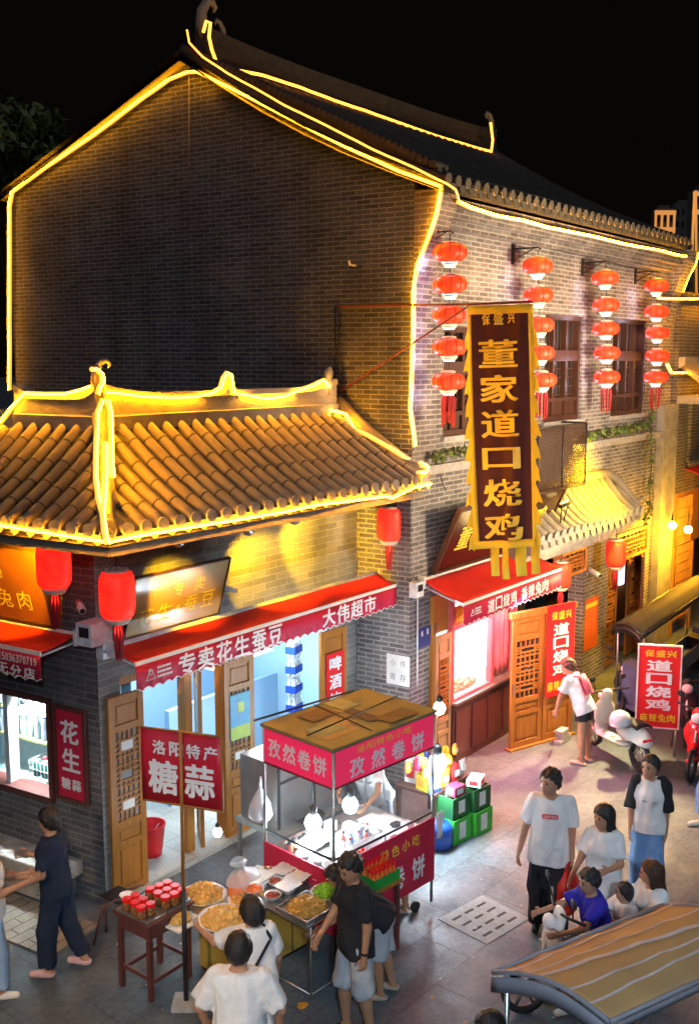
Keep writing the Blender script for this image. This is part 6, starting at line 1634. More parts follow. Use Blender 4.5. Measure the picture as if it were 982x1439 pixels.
m = ML(); m.lathe([(.12, 0), (.15, .03), (.155, .12), (.145, .14), (.155, .16), (.155, .26), (.11, .32), (.04, .34), (.04, .38)], k=20); m.obj('bottle_body', pbr('blue_plastic', (.02, .09, .42), .15, c2=(.015, .06, .32), spec=.7), t); m = ML(); m.lathe([(.045, .381), (.045, .41), (.01, .412)], k=14); m.obj('cap', M['plastic_white'], t)
def carton(p, sx, sy, sz, rz, lb, mat, band=None, name='carton'):
    t = thing(name, lb, 'box', p, rz); m = ML(); m.box(-sx, sx, -sy, sy, 0, sz); m.obj('case', mat, t, bevel=.004)
    m = ML(); m.box(-sx * .6, sx * .6, -sy - .004, -sy - .0005, sz * .25, sz * .8); m.box(-sx - .004, -sx - .0005, -sy * .6, sy * .6, sz * .25, sz * .8); m.obj('label_panel', band or M['paper_white'], t); return t
zt = .315 + .285
yl = pbr('yellow_carton', (.80, .52, .02), .5); orc = pbr('orange_carton', (.80, .28, .03), .5); dr = pbr('maroon_carton', (.40, .02, .06), .5)
gp_ = on_y(620, 1130, float(c0[1]) + .25)
t = thing('goods_table', 'low dark wooden table behind the beer crates', 'table', (gp_[0], gp_[1], 0)); m = MB(); m.box(gp_[0] - .32, gp_[0] + .5, gp_[1] - .1, gp_[1] + .5, .56, .60); m.obj('table_top', M['wood_dark'], t)
for dx, dy in ((-.28, -.06), (.46, -.06), (-.28, .46), (.46, .46)):
    m = MB(); m.box(gp_[0] + dx - .025, gp_[0] + dx + .025, gp_[1] + dy - .025, gp_[1] + dy + .025, 0, .559); m.obj('leg', M['wood_dark'], t)
gz = .602
carton((gp_[0] - .16, gp_[1] + .08, gz), .14, .10, .20, R(-12), 'yellow snack carton on the left of the goods table', yl, orc); carton((gp_[0] + .12, gp_[1] + .10, gz), .13, .10, .17, R(6), 'orange snack carton in the middle of the goods table', orc, yl)
carton((gp_[0] + .36, gp_[1] + .12, gz), .10, .08, .14, R(-20), 'maroon and white carton at the right of the goods table', dr)
carton((gp_[0] - .05, gp_[1] + .36, gz), .13, .09, .27, R(4), 'tall white carton at the back of the goods table', M['paper_white'], M['red_bright'])
carton(c1 + np.array([.02, .02, .315 + .285]), .12, .09, .10, R(15), 'flat white and red carton lying on the right beer crates', M['paper_white'], M['red_bright']); carton(c0 + np.array([.0, .0, .315 + .265]), .10, .08, .12, R(-8), 'small maroon carton on the left beer crates', dr)
def pack(p, mat, lb, rz, s=1.0):
    t = thing('snack_packet', lb, 'packet', p, rz); m = ML()
    m.grid([[((-.09 + .18 * i / 8) * s, (.025 * math.sin(math.pi * i / 8) * math.sin(math.pi * j / 6)) * s * sg, .22 * s * j / 6) for j in range(7)] for i in range(9) for sg in (1,)]); m.grid([[((-.09 + .18 * i / 8) * s, -(.025 * math.sin(math.pi * i / 8) * math.sin(math.pi * j / 6)) * s, .22 * s * j / 6) for j in range(7)] for i in range(9)]); m.obj('wrapper', mat, t)
    m = ML(); m.box(-.045 * s, .045 * s, -.034 * s, -.030 * s, .07 * s, .15 * s); m.obj('label_panel', M['paper_white'], t)
yp = pbr('yellow_packet', (.85, .68, .05), .25); bp = pbr('blue_packet', (.04, .09, .50), .25); rp = pbr('red_packet', (.72, .05, .05), .25); wp = pbr('white_packet', (.8, .78, .78), .25)
for (dx, dy, dz), mt, lb in [((-.26, -.06, .0), bp, 'blue snack packet at the left edge of the goods table'), ((-.02, -.05, 0), yp, 'yellow snack packet at the front of the goods table'), ((.22, -.06, 0), rp, 'red snack packet at the front of the goods table'), ((.42, -.04, 0), wp, 'white snack packet at the right front of the goods table')]:
    pack((gp_[0] + dx, gp_[1] + dy, gz + dz), mt, lb, R(-10 + 30 * dx))
p = on_z(623, 1168); t = thing('yellow_sack', 'round yellow net sack between the blue jug and the green crates', 'sack', p + np.array([.10, .08, 0]))
m = ML(); m.lathe([(.07, 0), (.13, .05), (.14, .2), (.11, .34), (.13, .40), (.10, .50), (.03, .55)], k=16); m.obj('sack_body', pbr('yellow_net', (.78, .60, .04), .5, c2=(.45, .38, .05), scale=30, amt=.4), t)
# shop stock seen through the openings
def bottle_stack(p, lb, n, mat, mat2, grp):
    for i in range(n):
        t = thing('water_pack', lb, 'water pack', (p[0], p[1], p[2] + .27 * i), R(12), grp)
        m = ML()
        for a in range(3):
            for b in range(2): m.lathe([(.032, 0), (.034, .02), (.034, .17), (.014, .22), (.014, .25)], (-.07 + .07 * a, -.035 + .07 * b, 0), 8)
        m.obj('bottles', mat, t); m = ML(); m.box(-.108, .108, -.075, .075, .05, .15); m.obj('shrink_label', mat2, t)
bottle_stack(ANX.p(10.28, .06, -.25), 'blue-labelled pack of water bottles in the tall stack at the shop door', 8, pbr('water_bottle', (.55, .65, .75), .15), pbr('blue_label', (.02, .08, .55), .3), 'packs of water bottles')
t = thing('shelf_rack', 'white wall shelf with red packets high in the corner shop', 'shelf', ANX.p(9.9, 2.0, -.9)); m = MB(ANX); m.box(9.3, 10.5, 1.88, 1.9, -1.09, -.8); m.obj('board', M['white'], t)
for i in range(7):
    o = thing('red_packet', 'red packet in the row on the high shop shelf', 'packet', ANX.p(9.45 + .14 * i, 1.902, -.9), 0, 'red packets on the high shelf'); m = ML(); m.box(-.055, .055, -.02, .02, 0, .22); m.obj('wrapper', rp, o); m = ML(); m.box(-.04, .04, -.0235, -.0205, .06, .15); m.obj('label_panel', M['letter_yellow'], o)
# bottles and basket in the left window
for j, (v, n, dd) in enumerate([(1.80, 14, -.52), (1.46, 14, -.52)]):
    t = thing('wall_shelf', ['upper', 'lower'][j] + ' shelf of clear bottles inside the left shop window', 'shelf', LEF.p(-1, v, dd)); m = MB(LEF); m.box(-2.4, -.4, v - .03, v, dd - .12, dd + .10); m.obj('board', pbr('shelf_%d' % j, (.55, .52, .22), .5), t)
    for i in range(n):
        o = thing('clear_bottle', 'clear bottle with a blue cap on the %s window shelf' % ['upper', 'lower'][j], 'bottle', LEF.p(-2.2 + .12 * i, v + .002, dd + .03), 0, 'bottles on the window shelves'); m = ML(); m.lathe([(.035, 0), (.037, .02), (.037, .18), (.015, .23), (.015, .26)], k=10); m.obj('bottle_body', bpy.data.materials['water_bottle'], o); m = ML(); m.lathe([(.018, .2605), (.018, .285), (.004, .287)], k=8); m.obj('cap', bpy.data.materials['blue_label'], o)
WZ = WIN[2] + .065
t = thing('wire_basket', 'white wire basket of drinks on the left window counter', 'basket', LEF.p(-1.0, WZ, -.45)); m = MB(LEF)
for z in (WZ, WZ + .1, WZ + .2): m.tube([(-1.38, z, -.25), (-.84, z, -.25), (-.84, z, -.55), (-1.38, z, -.55), (-1.38, z, -.25)], .006, 5)
for i in range(10): m.tube([(-1.38 + .06 * i, WZ, -.25), (-1.38 + .06 * i, WZ + .2, -.25)], .004, 4)
m.obj('grille', M['plastic_white'], t)
for i in range(8):
    o = thing('drink_can', ['teal', 'red and white'][i % 2] + ' drink can in the left window basket', 'can', LEF.p(-1.32 + .13 * (i // 2), WZ + .003, -.32 - .14 * (i % 2)), 0, 'drink cans in the window basket'); m = ML(); m.lathe([(.045, 0), (.05, .01), (.05, .17), (.04, .19)], k=14); m.obj('can_body', pbr('can_%d' % i, [(.03, .32, .28), (.62, .07, .10)][i % 2], .25), o); m = ML(); m.lathe([(.04, .1905), (.03, .197), (.001, .197)], k=14); m.obj('can_top', M['steel'], o)
# roast chickens on the lit counter
t = thing('roast_tray', 'white tray of roast chicken pieces on the bright counter', 'tray', FAC.p(cu0 + .45, cz + .01, -.15)); m = MB(FAC); m.box(cu0 + .06, cu1 - .06, cz + .002, cz + .03, -.42, .02); m.obj('sheet', M['plastic_white'], t)
heap('roast_chicken', 'roast chicken pieces laid on the white counter tray', FAC.p((cu0 + cu1) / 2, cz + .031, -.2), (cu1 - cu0) * .42, .17, .05, 46, .05, pbr('roast_skin', (.62, .24, .07), .35, c2=(.40, .10, .03), scale=14), 'roast chicken', 71)
t = thing('meat_sheet', 'sloping sheet of paper behind the roast chicken', 'paper', FAC.p(cu0 + .5, cz + .2, -.5)); m = MB(FAC); m.grid([[(cu0 + .1 + .9 * i / 8, cz + .06 + .3 * j / 4, -.42 - .25 * j / 4 + .015 * math.sin(i * 2)) for j in range(5)] for i in range(9)]); m.obj('sheet', pbr('pink_paper', (.72, .50, .52), .6), t)
# drain cover in the street
mc = on_z(680, 1292); DF = Fr(mc, (.985, -.17, 0)); du = Fr(mc, DF.U, np.cross((0, 0, 1), DF.U))
t = thing('drain_cover', 'pale square stone drain cover with rows of slots in the street', 'drain cover', mc)
holes = [(-.27 + .20 * i, -.27 + .20 * i + .14, -.23 + .14 * j, -.23 + .14 * j + .035) for i in range(3) for j in range(4)]
m = MB(du); wall(m, -.36, .36, -.33, .33, .004, .009, holes); m.obj('slab', pbr('drain_stone', (.25, .27, .28), .7, c2=(.17, .19, .20), scale=9, bump=.4), t)
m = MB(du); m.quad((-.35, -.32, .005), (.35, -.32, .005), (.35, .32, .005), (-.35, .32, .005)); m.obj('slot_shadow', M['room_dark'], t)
# a dropped orange peel
p = on_z(425, 1414); t = heap('orange_peel', 'small scatter of orange peel on the ground', p, .05, .04, .02, 12, .016, pbr('peel', (.8, .3, .02), .6), 'litter', 77)
p = on_z(790, 1042); t = thing('brick_pile', 'small stack of pale bricks at the foot of the wooden doors', 'bricks', p); m = ML()
for i, (x, y, z) in enumerate([(-.08, 0, 0), (.08, .01, 0), (0, .0, .07), (-.02, .01, .14)]): m.box(x - .12, x + .12, y - .06, y + .06, z + .001 * i, z + .065)
m.obj('brick_course', M['stone_trim'], t, bevel=.004)

# more goods crowded on the cart worktop
for i, (x, y, h_) in enumerate([(.96, .14, .10), (1.10, .12, .07), (1.24, .13, .12), (.86, .62, .09), (.70, .74, .12)]):
    t = thing('food_box', ['stack of white foam boxes at the street edge of the cart', 'short stack of white foam boxes along the cart edge', 'tallest stack of white foam boxes near the right cart post', 'stack of foam boxes in the middle of the cart worktop', 'stack of foam boxes at the back of the cart'][i], 'food boxes', cp(x, y, .95), R(-6))
    m = ML()
    for k in range(int(h_ / .035)): m.box(-.055 + .004 * (k % 2), .055, -.05, .05 - .003 * (k % 3), .036 * k, .036 * k + .030)
    m.obj('carton', M['plastic_white'], t, bevel=.003)
for i in range(6):
    t = thing('seasoning_jar', 'small seasoning jar with a dark lid in the row inside the cart front', 'jar', cp(.10 + .075 * i, .72 + .02 * (i % 2), .923), 0, 'seasoning jars in the cart')
    m = ML(); m.lathe([(.03, 0), (.032, .01), (.032, .08), (.028, .09)], k=10); m.obj('glass_body', [M['meat'], M['bean'], M['plastic_white']][i % 3], t); m = ML(); m.lathe([(.03, .0905), (.03, .11), (.004, .112)], k=10); m.obj('lid', M['black'], t)
g = np.random.default_rng(12); m = MB()
for i in range(90):
    q = on_z(150 + 760 * g.random(), 1180 + 259 * g.random()); a = g.random() * 6.28; s_ = .009 + .022 * g.random() ** 3
    m._add([q + np.array([math.cos(a + k * 1.57) * s_ * (1 + .5 * (k % 2)), math.sin(a + k * 1.57) * s_, .006 + .004 * g.random()]) for k in range(4)], [(0, 1, 2, 3)], int(g.integers(3)))
tag(m.obj('litter', [pbr('litter_paper', (.55, .53, .48), .8), pbr('litter_leaf', (.12, .09, .03), .8), pbr('litter_shell', (.35, .22, .09), .8)]), 'scraps of paper, leaf and nutshell scattered over the paving', 'litter', None, 'stuff')

pk = [yp, bp, rp, wp, yl, orc, dr]
for i in range(16):
    a, b = i % 6, i // 6
    q = np.array([gp_[0] - .28 + .13 * a + .03 * (i % 2), gp_[1] + .06 + .13 * b, gz + .17 + .03 * ((i * 7) % 4)])
    nm_ = ['yellow', 'blue', 'red', 'white', 'golden', 'orange', 'maroon'][i % 7]
    t = thing('snack_packet', nm_ + ' packet in the colourful heap on the goods table', 'packet', q, i * 1.3, 'packets heaped on the goods table')
    m = ML(); m.lathe([(.02, 0), (.055, .02), (.06, .09), (.045, .13), (.02, .15)], k=10, sx=1.0, sy=.55); m.obj('wrapper', pk[i % 7], t)
    m = ML(); m.box(-.03, .03, -.036, -.033, .04, .09); m.obj('label_panel', M['paper_white'], t)

# further dishes crowding the stall, sacks inside the shop
for i, (x, y, mt, lb) in enumerate([(-.02, -.74, 'shrimp', 'orange shrimp'), (.02, -.90, 'green_bean', 'green beans'), (.30, -.90, 'mixed', 'mixed nuts'), (.62, -.84, 'bean', 'fried beans')]):
    p = TT.p(x, TZ + .002, y); bowl(p, .10, .05, 'white bowl of %s at the back of the tray table' % lb)
    heap('snack_heap', 'heap of %s in a white bowl at the back of the tray table' % lb, p + np.array([0, 0, .028]), .085, .085, .05, 70, .012, M[mt], 'snacks', 90 + i, 1.3)
for i, (u, v) in enumerate([(.88, .30), (.97, .12), (.62, -.02), (.80, -.04)]):
    p = BX.p(u - .05, BH + .032, -.22 - v * .6)
    if i < 2: bowl(p, .13, .06, ['white bowl of golden nuts at the right end of the box counter', 'white bowl of brown nuts at the front right of the box counter'][i]); heap('nuts', ['golden nuts in the bowl at the right end of the box counter', 'brown nuts in the bowl at the front right of the box counter'][i], p + np.array([0, 0, .035]), .11, .11, .07, 70, .016, M[['walnut', 'bean'][i]], 'nuts', 95 + i)
for i in range(5):
    q = ANX.p(7.62 + .15 * (i % 3), 1.27 + .16 * (i // 3), -.75 + .04 * i)
    t = thing('snack_sack', 'pale plastic sack on the shelf just inside the corner shop', 'sack', q, 0, 'plastic sacks on the shop shelf')
    m = ML(); m.lathe([(.05, 0), (.08, .03), (.075, .12), (.03, .17), (.045, .2)], k=10); m.obj('sack_body', [M['plastic_white'], M['green_bean'], M['walnut']][i % 3] if i != 1 else yp, t)
t = thing('shop_shelf', 'white shelf with plastic sacks just inside the corner shop', 'shelf', ANX.p(7.75, 1.2, -.75)); m = MB(ANX); m.box(7.47, 8.06, 1.24, 1.265, -.94, -.55); m.box(7.47, 8.06, .7, .725, -.94, -.55); m.obj('board', M['white'], t)
for x in (7.49, 8.04): m = MB(ANX); m.box(x - .015, x + .015, .04, 1.239, -.94, -.90); m.obj('leg', M['white'], t)
# ------------------------------------------------------------------ people: one smooth body each, grown from a distance field
def surf_nets(D, o, h):
    """quads of the zero surface of the sampled field D (nx,ny,nz)"""
    S = D < 0
    nx, ny, nz = D.shape
    cnt = np.zeros((nx - 1, ny - 1, nz - 1)); P = np.zeros((nx - 1, ny - 1, nz - 1, 3))
    def crossing(ax):
        sl0 = [slice(None)] * 3; sl1 = [slice(None)] * 3; sl0[ax] = slice(0, -1); sl1[ax] = slice(1, None)
        a, b = D[tuple(sl0)], D[tuple(sl1)]
        c = (a < 0) != (b < 0); t = np.where(c, a / np.where(a == b, 1, a - b), 0)
        return c, t
    C = [crossing(ax) for ax in range(3)]
    for ax in range(3):
        c, t = C[ax]; o1, o2 = [(1, 2), (0, 2), (0, 1)][ax]
        for d1 in (0, 1):
            for d2_ in (0, 1):
                sl = [slice(None)] * 3
                n = [nx - 1, ny - 1, nz - 1]
                sl[ax] = slice(0, n[ax]); sl[o1] = slice(d1, d1 + n[o1]); sl[o2] = slice(d2_, d2_ + n[o2])
                cc, tt = c[tuple(sl)], t[tuple(sl)]
                cnt += cc; P[..., ax] += cc * tt; P[..., o1] += cc * d1; P[..., o2] += cc * d2_
    act = cnt > 0; idx = -np.ones(cnt.shape, int); idx[act] = np.arange(act.sum())
    ijk = np.stack(np.nonzero(act), 1)
    V = o + h * (ijk + P[act] / cnt[act][:, None])
    F_ = []
    for ax in range(3):
        c, _ = C[ax]; o1, o2 = [(1, 2), (2, 0), (0, 1)][ax]
        e = np.stack(np.nonzero(c), 1)
        e = e[(e[:, o1] > 0) & (e[:, o2] > 0) & (e[:, o1] < [nx, ny, nz][o1] - 1) & (e[:, o2] < [nx, ny, nz][o2] - 1)]
        q = []
        for a, b in ((-1, -1), (0, -1), (0, 0), (-1, 0)):
            k = e.copy(); k[:, o1] += a; k[:, o2] += b; q.append(idx[k[:, 0], k[:, 1], k[:, 2]])
        q = np.stack(q, 1); flip = D[e[:, 0], e[:, 1], e[:, 2]] >= 0
        q[flip] = q[flip][:, ::-1]; F_.append(q)
    return V, np.concatenate(F_)
class Field:
    def __init__(s, lo, hi, h):
        s.h = h; s.o = np.array(lo, float); n = np.ceil((np.array(hi) - s.o) / h).astype(int) + 1; s.n = n
        ax = [s.o[i] + h * np.arange(n[i]) for i in range(3)]
        s.X = np.stack(np.meshgrid(*ax, indexing='ij'), -1).astype(np.float32); s.D = np.full(s.X.shape[:3], 9.0, np.float32)
    def box(s, lo, hi):
        a = np.clip(np.floor((np.array(lo) - s.o) / s.h).astype(int), 0, s.n); b = np.clip(np.ceil((np.array(hi) - s.o) / s.h).astype(int) + 1, 0, s.n)
        return tuple(slice(int(a[i]), int(b[i])) for i in range(3))
    def add(s, d, k=.03, sl=(slice(None),) * 3):
        D = s.D[sl]
        if k <= 0: s.D[sl] = np.minimum(D, d); return
        t = np.clip(.5 + .5 * (D - d) / k, 0, 1); s.D[sl] = D * (1 - t) + d * t - k * t * (1 - t)
    def cone(s, a, b, ra, rb, k=.03, flat=1.0, ax=None):
        a, b = np.array(a, float), np.array(b, float); v = b - a; L = max(v @ v, 1e-9)
        r = max(ra, rb) + .075 + k; sl = s.box(np.minimum(a, b) - r, np.maximum(a, b) + r); X = s.X[sl]
        if X.size == 0: return
        t = np.clip(((X - a) @ v) / L, 0, 1)
        q = X - a - t[..., None] * v
        if ax is not None: q = q + np.asarray(ax) * ((q @ np.asarray(ax)) * (1 / flat - 1))[..., None]
        s.add(np.sqrt((q * q).sum(-1)) - (ra + (rb - ra) * t), k, sl)
    def ell(s, c, r, R3=None, k=.03):
        c = np.array(c, float); m_ = float(np.max(r)) + .075 + k; sl = s.box(c - m_, c + m_); q = s.X[sl] - c
        if q.size == 0: return
        if R3 is not None: q = q @ R3          # columns of R3: local axes
        r = np.array(r, float); k0 = np.sqrt(((q / r) ** 2).sum(-1)); k1 = np.sqrt(((q / r ** 2) ** 2).sum(-1))
        s.add(k0 * (k0 - 1) / np.maximum(k1, 1e-6), k, sl)
    def cut(s, p, n):
        """keep the side where (x-p).n < 0"""
        s.D = np.maximum(s.D, (s.X - np.array(p, np.float32)) @ np.array(n, np.float32))
    def fold(s, amp, seed, fz=1.0):
        g = np.random.default_rng(seed); k = np.abs(s.D) < .09; X = s.X[k]; d = 0
        for i in range(6):
            w_ = g.normal(size=3) * np.array([24, 24, 9 * fz]) * (.6 + .25 * i); d = d + np.sin(X @ w_ + g.random() * 6.28)
        s.D[k] += amp * (d / 2.4 - .85)
    def mesh(s): return surf_nets(s.D, s.o, s.h)
def nrm(v): v = np.array(v, float); return v / max(np.linalg.norm(v), 1e-9)
SKIN = pbr('skin', (.50, .265, .165), .5, c2=(.43, .215, .13), scale=9, spec=.35)
SKIN2 = pbr('skin_tan', (.42, .22, .13), .5, c2=(.37, .185, .105), scale=9, spec=.35)
HAIR = pbr('black_hair', (.018, .015, .015), .42, c2=(.008, .007, .007), scale=40, bump=.5, bscale=120, spec=.5)
HAIR_B = pbr('brown_hair', (.075, .035, .018), .42, c2=(.035, .016, .009), scale=40, bump=.5, bscale=120)
EYE = pbr('dark_eye', (.02, .015, .012), .2); LIP = pbr('lip', (.42, .12, .10), .5)
def cloth_m(name, c, c2=None): return M.setdefault('cl_' + name, pbr('cloth_' + name, c, .85, c2=c2 or tuple(q * .86 for q in c), scale=6, bump=.9, bscale=11, spec=.2))
WHITE_T = cloth_m('white', (.78, .78, .79)); NAVY = cloth_m('navy', (.018, .028, .055)); BLACKC = cloth_m('black', (.022, .023, .028))
JEAN = cloth_m('light_jean', (.25, .40, .62), (.38, .52, .70)); JEAN2 = cloth_m('blue_jean', (.13, .27, .55), (.2, .36, .62)); GREYC = cloth_m('grey_shorts', (.42, .44, .47), (.34, .36, .40))
BLUEC = cloth_m('royal_blue', (.035, .03, .42)); PINKS = pbr('pink_shoe', (.70, .42, .42), .6); WSHOE = pbr('white_shoe', (.75, .73, .68), .6); SANDAL = pbr('sandal', (.42, .33, .26), .7)

def person(label, g, face, H=1.68, lean=0.0, side=0.0, head=(0, 0), arms=None, legs=None, top=None, sleeve=.5, bottom=None, blen=1.0, loose=.02, hair='short', hair_m=None, skin=None, shoes=None, female=False, dress=None, sit=None, extra=None, group=None, thing_name='person', z0=0.0, hem=None, seedk=0, sleeve_m=None):
    """g ground point under the pelvis; face = world direction; arms = ((upperL, foreL), (upperR, foreR)); legs likewise; vectors are (right, forward, up)"""
    f = nrm([face[0], face[1], 0]); rz = math.atan2(-f[0], f[1])
    K = H / 1.70; skin = skin or SKIN; hair_m = hair_m or HAIR
    t = thing(thing_name, label, 'person', (g[0], g[1], z0), rz, group)
    sp = nrm([math.sin(side), math.sin(lean) * math.cos(side), math.cos(lean) * math.cos(side)])
    rt = nrm(np.cross(np.cross(sp, [1, 0, 0]), sp)); fw = np.cross(sp, rt) if False else nrm(np.cross(sp, rt)); 
    if fw[1] < 0: fw = -fw
    arms = arms or (((-.14, .02, -1), (-.05, .18, -1)), ((.14, .02, -1), (.05, .18, -1)))
    legs = legs or (((-.03, .03, -1), (-.01, -.05, -1)), ((.03, .03, -1), (.01, -.05, -1)))
    # skeleton, pelvis at origin, then lifted so the lowest sole touches the ground
    hw = .085 * K; th, sh = .415 * K, .40 * K
    hipP = [np.array([-hw, 0, -.03 * K]), np.array([hw, 0, -.03 * K])]
    knee = [hipP[i] + nrm(legs[i][0]) * th for i in (0, 1)]; ank = [knee[i] + nrm(legs[i][1]) * sh for i in (0, 1)]
    low = min(a[2] for a in ank) - .075 * K
    pel = np.array([0, 0, -low]) if sit is None else np.array([0, 0, sit])
    hipP = [p + pel for p in hipP]; knee = [p + pel for p in knee]; ank = [p + pel for p in ank]
    sw = (.138 if female else .158) * K
    chest = pel + sp * .33 * K; neck = pel + sp * .515 * K
    shd = [pel + sp * .465 * K - rt * sw, pel + sp * .465 * K + rt * sw]
    def loc(v): v = nrm(v); return v[0] * rt * 1.0 + v[1] * np.array([0, 1, 0]) + v[2] * np.array([0, 0, 1.0])
    elb = [shd[i] + nrm(loc(arms[i][0])) * .285 * K for i in (0, 1)]; wr = [elb[i] + nrm(loc(arms[i][1])) * .245 * K for i in (0, 1)]
    hy, hp_ = head
    hd_up = nrm(sp * .5 + np.array([0, 0, .8])); 
    hf = nrm([-math.sin(hy) * math.cos(hp_), math.cos(hy) * math.cos(hp_), math.sin(hp_)]); hr = nrm(np.cross(hf, [0, 0, 1.0])); hu = np.cross(hr, hf)
    hc = neck + hd_up * .115 * K + hf * .025 * K + hu * .035 * K
    R3 = np.stack([hr, hf, hu], 1)
    Pts = np.array([*hipP, *knee, *ank, *elb, *wr, *shd, hc]); lo, hi = Pts.min(0) - .28, Pts.max(0) + .30; lo[2] = max(lo[2] + .12, -.02)
    h = .0165
    # --- body
    B = Field(lo, hi, h)
    RT = np.stack([rt, fw, sp], 1)
    wa, wb = (.145, .102) if female else (.148, .104)
    def torso(Fd, inf):
        Fd.ell(pel + sp * .03 * K, np.array([wa + (.012 if female else 0), wb + .008, .15]) * K + inf, RT, .05)
        Fd.ell(pel + sp * .20 * K, np.array([wa * (.84 if female else .92), wb * .92, .19]) * K + inf, RT, .06)
        Fd.ell(chest + sp * .02 * K, np.array([.138 if female else .155, .108, .165]) * K + inf, RT, .06)
        if female: Fd.ell(chest + fw * .055 * K, np.array([.125, .075, .075]) * K + inf, RT, .05)
        Fd.cone(shd[0] + rt * .035, shd[1] - rt * .035, .055 * K + inf, .055 * K + inf, .06, .85, fw)
    torso(B, 0)
    B.cone(neck - sp * .05 * K, hc - hu * .03 * K, .056 * K, .050 * K, .03)
    B.ell(hc, np.array([.080, .101, .120]) * K, R3, .02); B.ell(hc - hu * .055 * K + hf * .03 * K, np.array([.054, .062, .062]) * K, R3, .03)
    B.ell(hc + hf * .100 * K - hu * .018 * K, np.array([.013, .021, .024]) * K, R3, .012)
    for s_ in (-1, 1): B.ell(hc + hr * s_ * .075 * K - hu * .012 * K - hf * .005, np.array([.012, .022, .032]) * K, R3, .008)
    for i in (0, 1):
        B.cone(shd[i], elb[i], .050 * K, .040 * K, .035); B.cone(elb[i], wr[i], .040 * K, .027 * K, .02)
        B.cone(hipP[i], knee[i], .086 * K, .056 * K, .04); mid = knee[i] + (ank[i] - knee[i]) * .35
        B.cone(knee[i], mid, .055 * K, .056 * K, .02); B.cone(mid, ank[i], .056 * K, .036 * K, .02)
        fd_ = nrm(np.array([(-.12, .12)[i], 1, 0])); B.cone(ank[i] + np.array([0, -.02, -.035 * K]), ank[i] + fd_ * .145 * K - np.array([0, 0, .048 * K]), .036 * K, .026 * K, .02)
    hands = []
    for i in (0, 1):
        fa = nrm(wr[i] - elb[i]); sa = np.array([0, 1.0, 0]) if abs(fa[1]) < .8 else np.array([0, 0, 1.0]); sa = nrm(sa - fa * (sa @ fa))
        pn = nrm(np.cross(fa, sa)); inward = -rt if i else rt
        if abs(fa[1]) < .8 and pn @ inward < 0: pn = -pn
        if abs(fa[1]) >= .8 and pn @ inward < 0: pn = -pn
        pc = wr[i] + fa * .052 * K
        B.ell(pc, np.array([.018, .040, .052]) * K, np.stack([pn, sa, fa], 1), .02); hands.append((pc, fa, sa, pn))
    V, F_ = B.mesh()
    m = ML(); m.raw(V, F_, 0, True)
    for pc, fa, sa, pn in hands:                       # four unequal bent fingers and a side thumb
        for off, L_ in ((.030, .070), (.010, .080), (-.010, .074), (-.029, .058)):
            a = pc + fa * .025 * K + sa * off * K; b = pc + fa * .055 * K + sa * off * 1.05 * K
            c = b + (fa * .8 + pn * .5) * L_ * .45 * K; d = c + (fa * .35 + pn * .9) * L_ * .5 * K
            m.tube([a, b, c, d], [.0095 * K, .0092 * K, .0085 * K, .006 * K], 6)
        a = pc - fa * .02 * K + sa * .026 * K; m.tube([a, a + (sa * .8 + fa * .5) * .035 * K, a + (sa * .75 + fa * .9 + pn * .3) * .062 * K], [.012 * K, .0105 * K, .007 * K], 6)
    for s_ in (-1, 1):
        m.ball(hc + hf * .090 * K + hr * s_ * .031 * K + hu * .012 * K, (.013 * K, .011 * K, .008 * K), 8, 1)
        m.tube([hc + hf * .097 * K + hr * s_ * .012 * K + hu * .031 * K, hc + hf * .090 * K + hr * s_ * .045 * K + hu * .032 * K], [.0045, .003], 5, 1)
    m.tube([hc + hf * .087 * K - hr * .024 * K - hu * .062 * K, hc + hf * .096 * K - hu * .061 * K, hc + hf * .087 * K + hr * .024 * K - hu * .062 * K], [.003, .007, .003], 6, 2)
    m.obj('body', [skin, EYE, LIP], t)
    # --- top
    if top:
        Q = Field(lo, hi, h); torso(Q, .012 + loose * .2)
        hz = pel - sp * (hem if hem is not None else .10) * K
        Q.cone(pel + sp * .22 * K, hz, .112 * K + loose * .5, .118 * K + loose * .7, .05, .85, fw)
        for s_ in (-1, 1): Q.cone(pel + sp * .2 * K + rt * s_ * .06 * K, hz + rt * s_ * .066 * K, .080 * K + loose * .4, .096 * K + loose * .7, .05, .9, fw)
        Q.fold(.0105, seedk + 1)
        Q.cut(hz, -sp); Q.cut(neck + sp * .012 * K, sp)
        Q.D = np.maximum(Q.D, .060 * K - np.linalg.norm(Q.X - (neck + sp * .03 * K + fw * .03 * K), axis=-1))
        for i in (0, 1):
            if sleeve > 0:
                A = Field(lo, hi, h)
                if sleeve <= 1:
                    e_ = shd[i] + (elb[i] - shd[i]) * sleeve; A.cone(shd[i], e_ + (elb[i] - shd[i]) * .2, .056 * K + loose * .2, .050 * K + loose * .55, 0); A.cut(e_, nrm(elb[i] - shd[i]))
                else:
                    e_ = elb[i] + (wr[i] - elb[i]) * (sleeve - 1); A.cone(shd[i], elb[i], .060 * K + loose * .4, .052 * K + loose * .5, 0); A.cone(elb[i], e_ + (wr[i] - elb[i]) * .2, .050 * K + loose * .5, .042 * K + loose * .5, .02); A.cut(e_, nrm(wr[i] - elb[i]))
                A.fold(.009, seedk + 3 + i)
                if sleeve_m is None: Q.add(A.D, .02)
                else:
                    Va, Fa = A.mesh(); mm = ML(); mm.raw(Va, Fa, 0, True); mm.obj('sleeve', sleeve_m, t)
        Vt, Ft = Q.mesh(); m = ML(); m.raw(Vt, Ft, 0, True); tp = m.obj('shirt', top, t)
